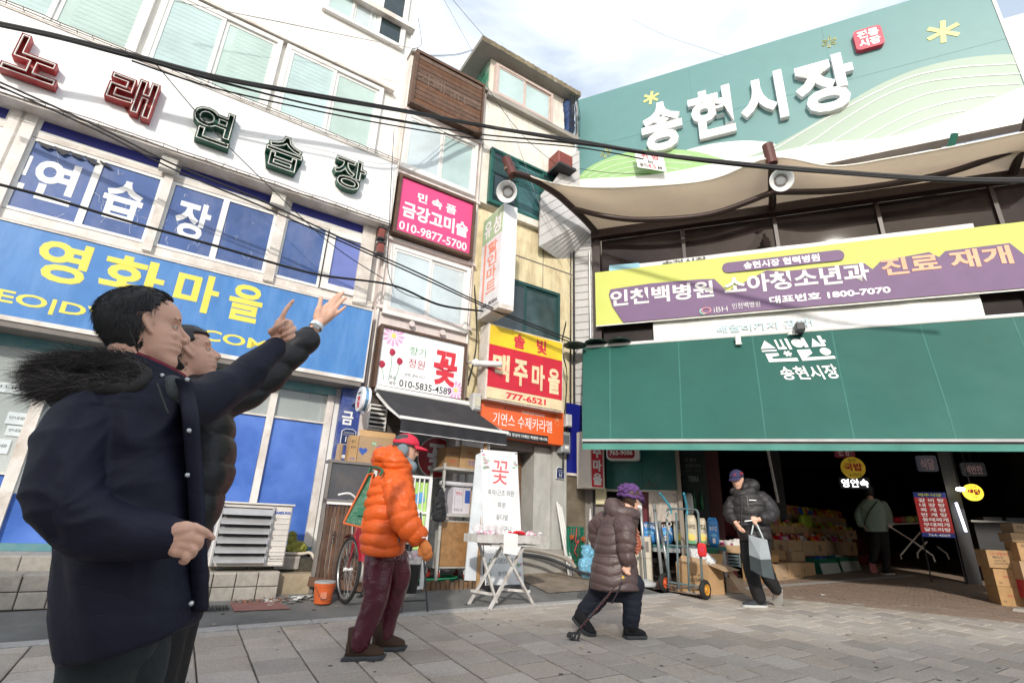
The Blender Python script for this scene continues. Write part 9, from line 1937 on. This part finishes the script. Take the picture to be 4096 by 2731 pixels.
# ---------------------------------------------------------------- man with the shopping bag
E8=C(2650,1700,2.4126)
def E8p(x,y,D,r): p=E8(x,y); return J(p[0],p[1],D,r)
def D3p(x,y,D,r): p=D3(x,y); return J(p[0],p[1],D,r)
fa=gp(*D3(330,1222)); fb=gp(*D3(600,1195)); Db=hypot(fa.x,fa.y)+.05
A5=Thing('person','man in a dark jacket and navy cap carrying a grey shopping bag','person',at=(fa.x,fa.y,fa.z))
Mh5=orient(at(*E8(722,530),Db),(-.72,-.62,-.30),(-.15,-.1,1)); s5=1.0
sk=MB(); add_head(sk,Mh5,s5)
trunk(sk,[(E8(740,740),E8(930,740),Db,.11),(E8(780,1000),E8(960,1000),Db,.10),(E8(820,1120),E8(960,1120),Db,.09)])
chain(sk,[E8p(690,740,Db-.05,.05),E8p(660,850,Db-.05,.04),E8p(705,940,Db-.18,.028)]); chain(sk,[E8p(980,740,Db-.02,.05),E8p(1050,850,Db-.05,.042),E8p(930,910,Db-.26,.028)])
for c in ([E8p(705,940,Db-.18,.027),E8p(725,965,Db-.2,.028),E8p(740,985,Db-.2,.026)],[E8p(745,985,Db-.2,.013),E8p(768,1008,Db-.22,.011),E8p(792,1030,Db-.22,.009)],[E8p(752,975,Db-.2,.013),E8p(775,1000,Db-.22,.011),E8p(797,1022,Db-.22,.009)],[E8p(735,990,Db-.2,.013),E8p(760,1012,Db-.21,.011),E8p(782,1034,Db-.21,.009)],[E8p(728,995,Db-.2,.012),E8p(745,1012,Db-.21,.010),E8p(765,1028,Db-.21,.009)],[E8p(720,960,Db-.2,.014),E8p(730,940,Db-.22,.011),E8p(742,930,Db-.22,.009)],
          [E8p(930,912,Db-.26,.027),E8p(905,910,Db-.28,.029),E8p(885,905,Db-.28,.026)],[E8p(880,895,Db-.29,.014),E8p(862,900,Db-.31,.012),E8p(868,915,Db-.32,.010)],[E8p(885,910,Db-.30,.014),E8p(868,918,Db-.32,.012),E8p(880,930,Db-.32,.010)],[E8p(892,925,Db-.30,.014),E8p(878,938,Db-.32,.012),E8p(892,945,Db-.31,.010)],[E8p(905,935,Db-.29,.013),E8p(893,955,Db-.31,.011),E8p(905,960,Db-.30,.009)],[E8p(890,888,Db-.28,.013),E8p(868,884,Db-.30,.011),E8p(858,890,Db-.31,.009)]): chain(sk,c,8)
chain(sk,[D3p(310,470,Db,.06),D3p(290,800,Db-.02,.05),D3p(400,1120,Db,.035)]); chain(sk,[D3p(400,470,Db+.05,.07),D3p(515,880,Db+.08,.05),D3p(590,1060,Db+.14,.035)])
bo=blob('body',sk,m_skin,.008,2,A5.o); bo.data.transform(A5.T); eyes(A5,Mh5,s5)
hair_cap(A5,Mh5,s5,lambda x,y:.03 if x>-.02 else -.06,m_hairg,.009)
cp=cap(A5,Mh5,s5*1.04,M('navy_cap',(.035,.03,.085),.8,bump=.0006,bscale=300),.075)
for y_ in (-.05,.02): A5.part('cap_patch',MB().mbox(Mh5@Matrix.Translation((.075 if y_>0 else .02,y_ if y_>0 else .088,.09)),-.012,-.012,-.012,.016,.016,.012),M('patch_red',(.40,.05,.06),.6),parent=cp)
m_dj=M('charcoal_puffer',(.024,.021,.023),.55,var=.15,wrinkle=.0035,wscale=8)
ck=MB(); trunk(ck,[(E8(720,640),E8(900,640),Db,.12),(E8(665,700),E8(980,690),Db,.17),(E8(650,780),E8(1020,770),Db,.19),(E8(665,880),E8(1030,880),Db,.20),(E8(690,980),E8(1045,980),Db,.20),(E8(735,1060),E8(1050,1060),Db,.20),(E8(755,1105),E8(1052,1100),Db,.20)],32)
o=blob('jacket',ck,m_dj,.009,2,A5.o,puff(.10,.014)); o.data.transform(A5.T)
sleeve(A5,[E8p(720,720,Db-.02,.09),E8p(668,770,Db-.03,.09),E8p(655,840,Db-.05,.085),E8p(665,890,Db-.1,.075),E8p(700,930,Db-.16,.055)],.09,.016,m_dj)
sleeve(A5,[E8p(950,710,Db-.02,.10),E8p(1010,770,Db-.03,.10),E8p(1050,840,Db-.06,.092),E8p(1010,885,Db-.16,.082),E8p(945,905,Db-.24,.058)],.085,.018,m_dj)
ck=MB(); chain(ck,[E8p(800,600,Db+.02,.07),E8p(870,590,Db+.05,.09),E8p(830,560,Db+.08,.07)],16); chain(ck,[E8p(690,640,Db-.05,.05),E8p(760,670,Db-.1,.06),E8p(850,640,Db-.05,.07)],14)
o=blob('hood',ck,m_dj,.008,2,A5.o,folds(.012,10)); o.data.transform(A5.T)
A5.part('zip',MB().tube([at(*E8(x,y),Db-.21) for x,y in ((762,690),(768,800),(760,900),(770,1050))],.006,5),m_dark); A5.part('pocket_zip',MB().tube([at(*E8(813,680),Db-.2),at(*E8(828,790),Db-.215)],.005,5),m_grime)
p=at(*E8(870,722),Db-.225); A5.part('chest_logo',MB().box(p.x-.045,p.y-.004,p.z-.005,p.x+.045,p.y,p.z+.005),m_wht)
tk=MB(); chain(tk,[D3p(290,440,Db,.13),D3p(280,620,Db-.02,.105),D3p(300,800,Db-.02,.088),D3p(350,980,Db-.01,.078),D3p(395,1120,Db,.072)],18); chain(tk,[D3p(400,440,Db+.05,.13),D3p(430,700,Db+.06,.10),D3p(510,890,Db+.08,.085),D3p(580,1010,Db+.12,.072)],18)
o=blob('trousers',tk,M('black_trousers',(0,0,0)),.009,2,A5.o,folds(.008,8)); o.data.transform(A5.T)
m_sn=M('sneaker_grey',(.035,.038,.045),.8,bump=.001,bscale=200); m_ws=M('sneaker_sole',(.50,.50,.48),.6)
a=gp(*D3(465,1222)); c=gp(*D3(205,1215)); shoe(A5,a,c,.050,.075,m_sn,m_ws)
c=V3(gp(*D3(600,1200))); a=at(*D3(610,1030),Db+.12); shoe(A5,a,c,.050,.075,m_sn,m_ws)
SB=Thing('shopping_bag','grey reusable shopping bag with a darker foot hanging from the man\'s hand','bag',at=tuple(at(*D3(400,850),Db-.3)))
D=Db-.28
def q3(x,y,dd=0): return at(*D3(x,y),D+dd)
top=[q3(268,395),q3(395,430,-.05),q3(480,450,.0),q3(380,400,.12)]; mid=[q3(275,600),q3(400,650,-.10),q3(520,640,-.0),q3(400,600,.14)]; bot=[q3(290,790),q3(430,870,-.10),q3(565,900,.0),q3(440,800,.14)]
m_sb=M('bag_grey',(.33,.36,.38),.5,wrinkle=.006,wscale=8); m_sbd=M('bag_dark_foot',(.06,.075,.08),.5,wrinkle=.006,wscale=8)
b=MB(); b.loft([top,mid],cap=False); SB.part('body',b,m_sb)
low=[p.lerp(q,.98) for p,q in zip(mid,bot)]; b=MB(); m2=[p.lerp(q,.12) for p,q in zip(mid,bot)]; b.loft([m2,[p for p in bot]]); SB.part('foot',b,m_sbd); SB.part('lower_body',MB().loft([mid,m2],cap=False),m_sb)
for dd in (0,.08): SB.part('handle',MB().tube(smooth([q3(300,395,dd),q3(325,275,dd),q3(345,262,dd),q3(365,280,dd),q3(440,445,dd)],5),.010,6),M('handle_pale',(.55,.60,.62),.5),smooth=True)
p=q3(500,640,-.04); 
PH=Thing('white_phone','white phone or paper slip held in the man\'s right hand','phone',at=tuple(at(*D3(260,234),Db-.33))); PH.part('body',MB().beam(at(*D3(222,238),Db-.35),at(*D3(305,228),Db-.33),.045,.012),m_wht)
# ---------------------------------------------------------------- woman walking in the hall
def C9p(x,y,D,r): p=C9(x,y); return J(p[0],p[1],D,r)
f1=gp(*C9(725,878)); Dt=hypot(f1.x,f1.y)
A6=Thing('person','woman in a pale green jacket seen from behind walking into the dark hall','person',at=tuple(f1))
Mh6=orient(at(*C9(600,350),Dt),(.5,.85,-.1)); s6=1.0
sk=MB(); add_head(sk,Mh6,s6); trunk(sk,[(C9(600,420),C9(670,420),Dt,.09),(C9(630,590),C9(680,590),Dt,.08)])
chain(sk,[C9p(550,440,Dt,.05),C9p(545,520,Dt,.04),C9p(590,585,Dt-.1,.03)]); chain(sk,[C9p(700,440,Dt,.05),C9p(740,520,Dt,.04),C9p(735,570,Dt-.1,.03)])
chain(sk,[C9p(640,600,Dt,.06),C9p(640,700,Dt-.06,.04),C9p(625,785,Dt-.08,.03)]); chain(sk,[C9p(685,600,Dt,.06),C9p(707,720,Dt,.04),C9p(713,850,Dt,.03)])
bo=blob('body',sk,m_skin,.012,2,A6.o); bo.data.transform(A6.T)
hair_cap(A6,Mh6,s6*1.08,lambda x,y:-.09 if x<.04 else .05,m_hair,.022,500,8,None,(-.2,0,-1),.06)
m_gj=M('sage_jacket',(.24,.33,.27),.7,wrinkle=.006,wscale=7)
ck=MB(); trunk(ck,[(C9(560,395),C9(660,395),Dt,.11),(C9(535,430),C9(700,425),Dt,.15),(C9(545,500),C9(715,500),Dt,.16),(C9(560,560),C9(725,560),Dt,.17),(C9(575,598),C9(727,598),Dt,.17)],28)
chain(ck,[C9p(565,440,Dt,.09),C9p(537,490,Dt,.085),C9p(545,550,Dt-.05,.07)],16); chain(ck,[C9p(690,430,Dt,.09),C9p(722,490,Dt,.085),C9p(735,550,Dt-.05,.065)],16)
o=blob('jacket',ck,m_gj,.011,3,A6.o,folds(.008,6)); o.data.transform(A6.T)
A6.part('bag_strap',MB().tube([at(*C9(x,y),Dt-.17) for x,y in ((655,405),(610,460),(575,530),(572,560))],.012,6),m_dark)
tk=MB(); chain(tk,[C9p(640,590,Dt,.13),C9p(640,700,Dt-.06,.085),C9p(625,785,Dt-.08,.065)],16); chain(tk,[C9p(680,590,Dt,.13),C9p(705,720,Dt,.085),C9p(712,845,Dt,.065)],16)
o=blob('trousers',tk,M('black_trousers',(0,0,0)),.012,3,A6.o); o.data.transform(A6.T)
shoe(A6,V3(gp(*C9(695,875))),V3(gp(*C9(755,872))),.05,.07,m_sn,m_ws); a=at(*C9(618,795),Dt-.1); shoe(A6,a+V3((0,0,.0)),a+V3((.05,.05,-.2)),.05,.07,M('pink_shoe',(.50,.14,.15),.7),M('pink_sole',(.55,.20,.20),.7))
bpy.data.scenes.remove(TMP)
bpy.context.view_layer.update()
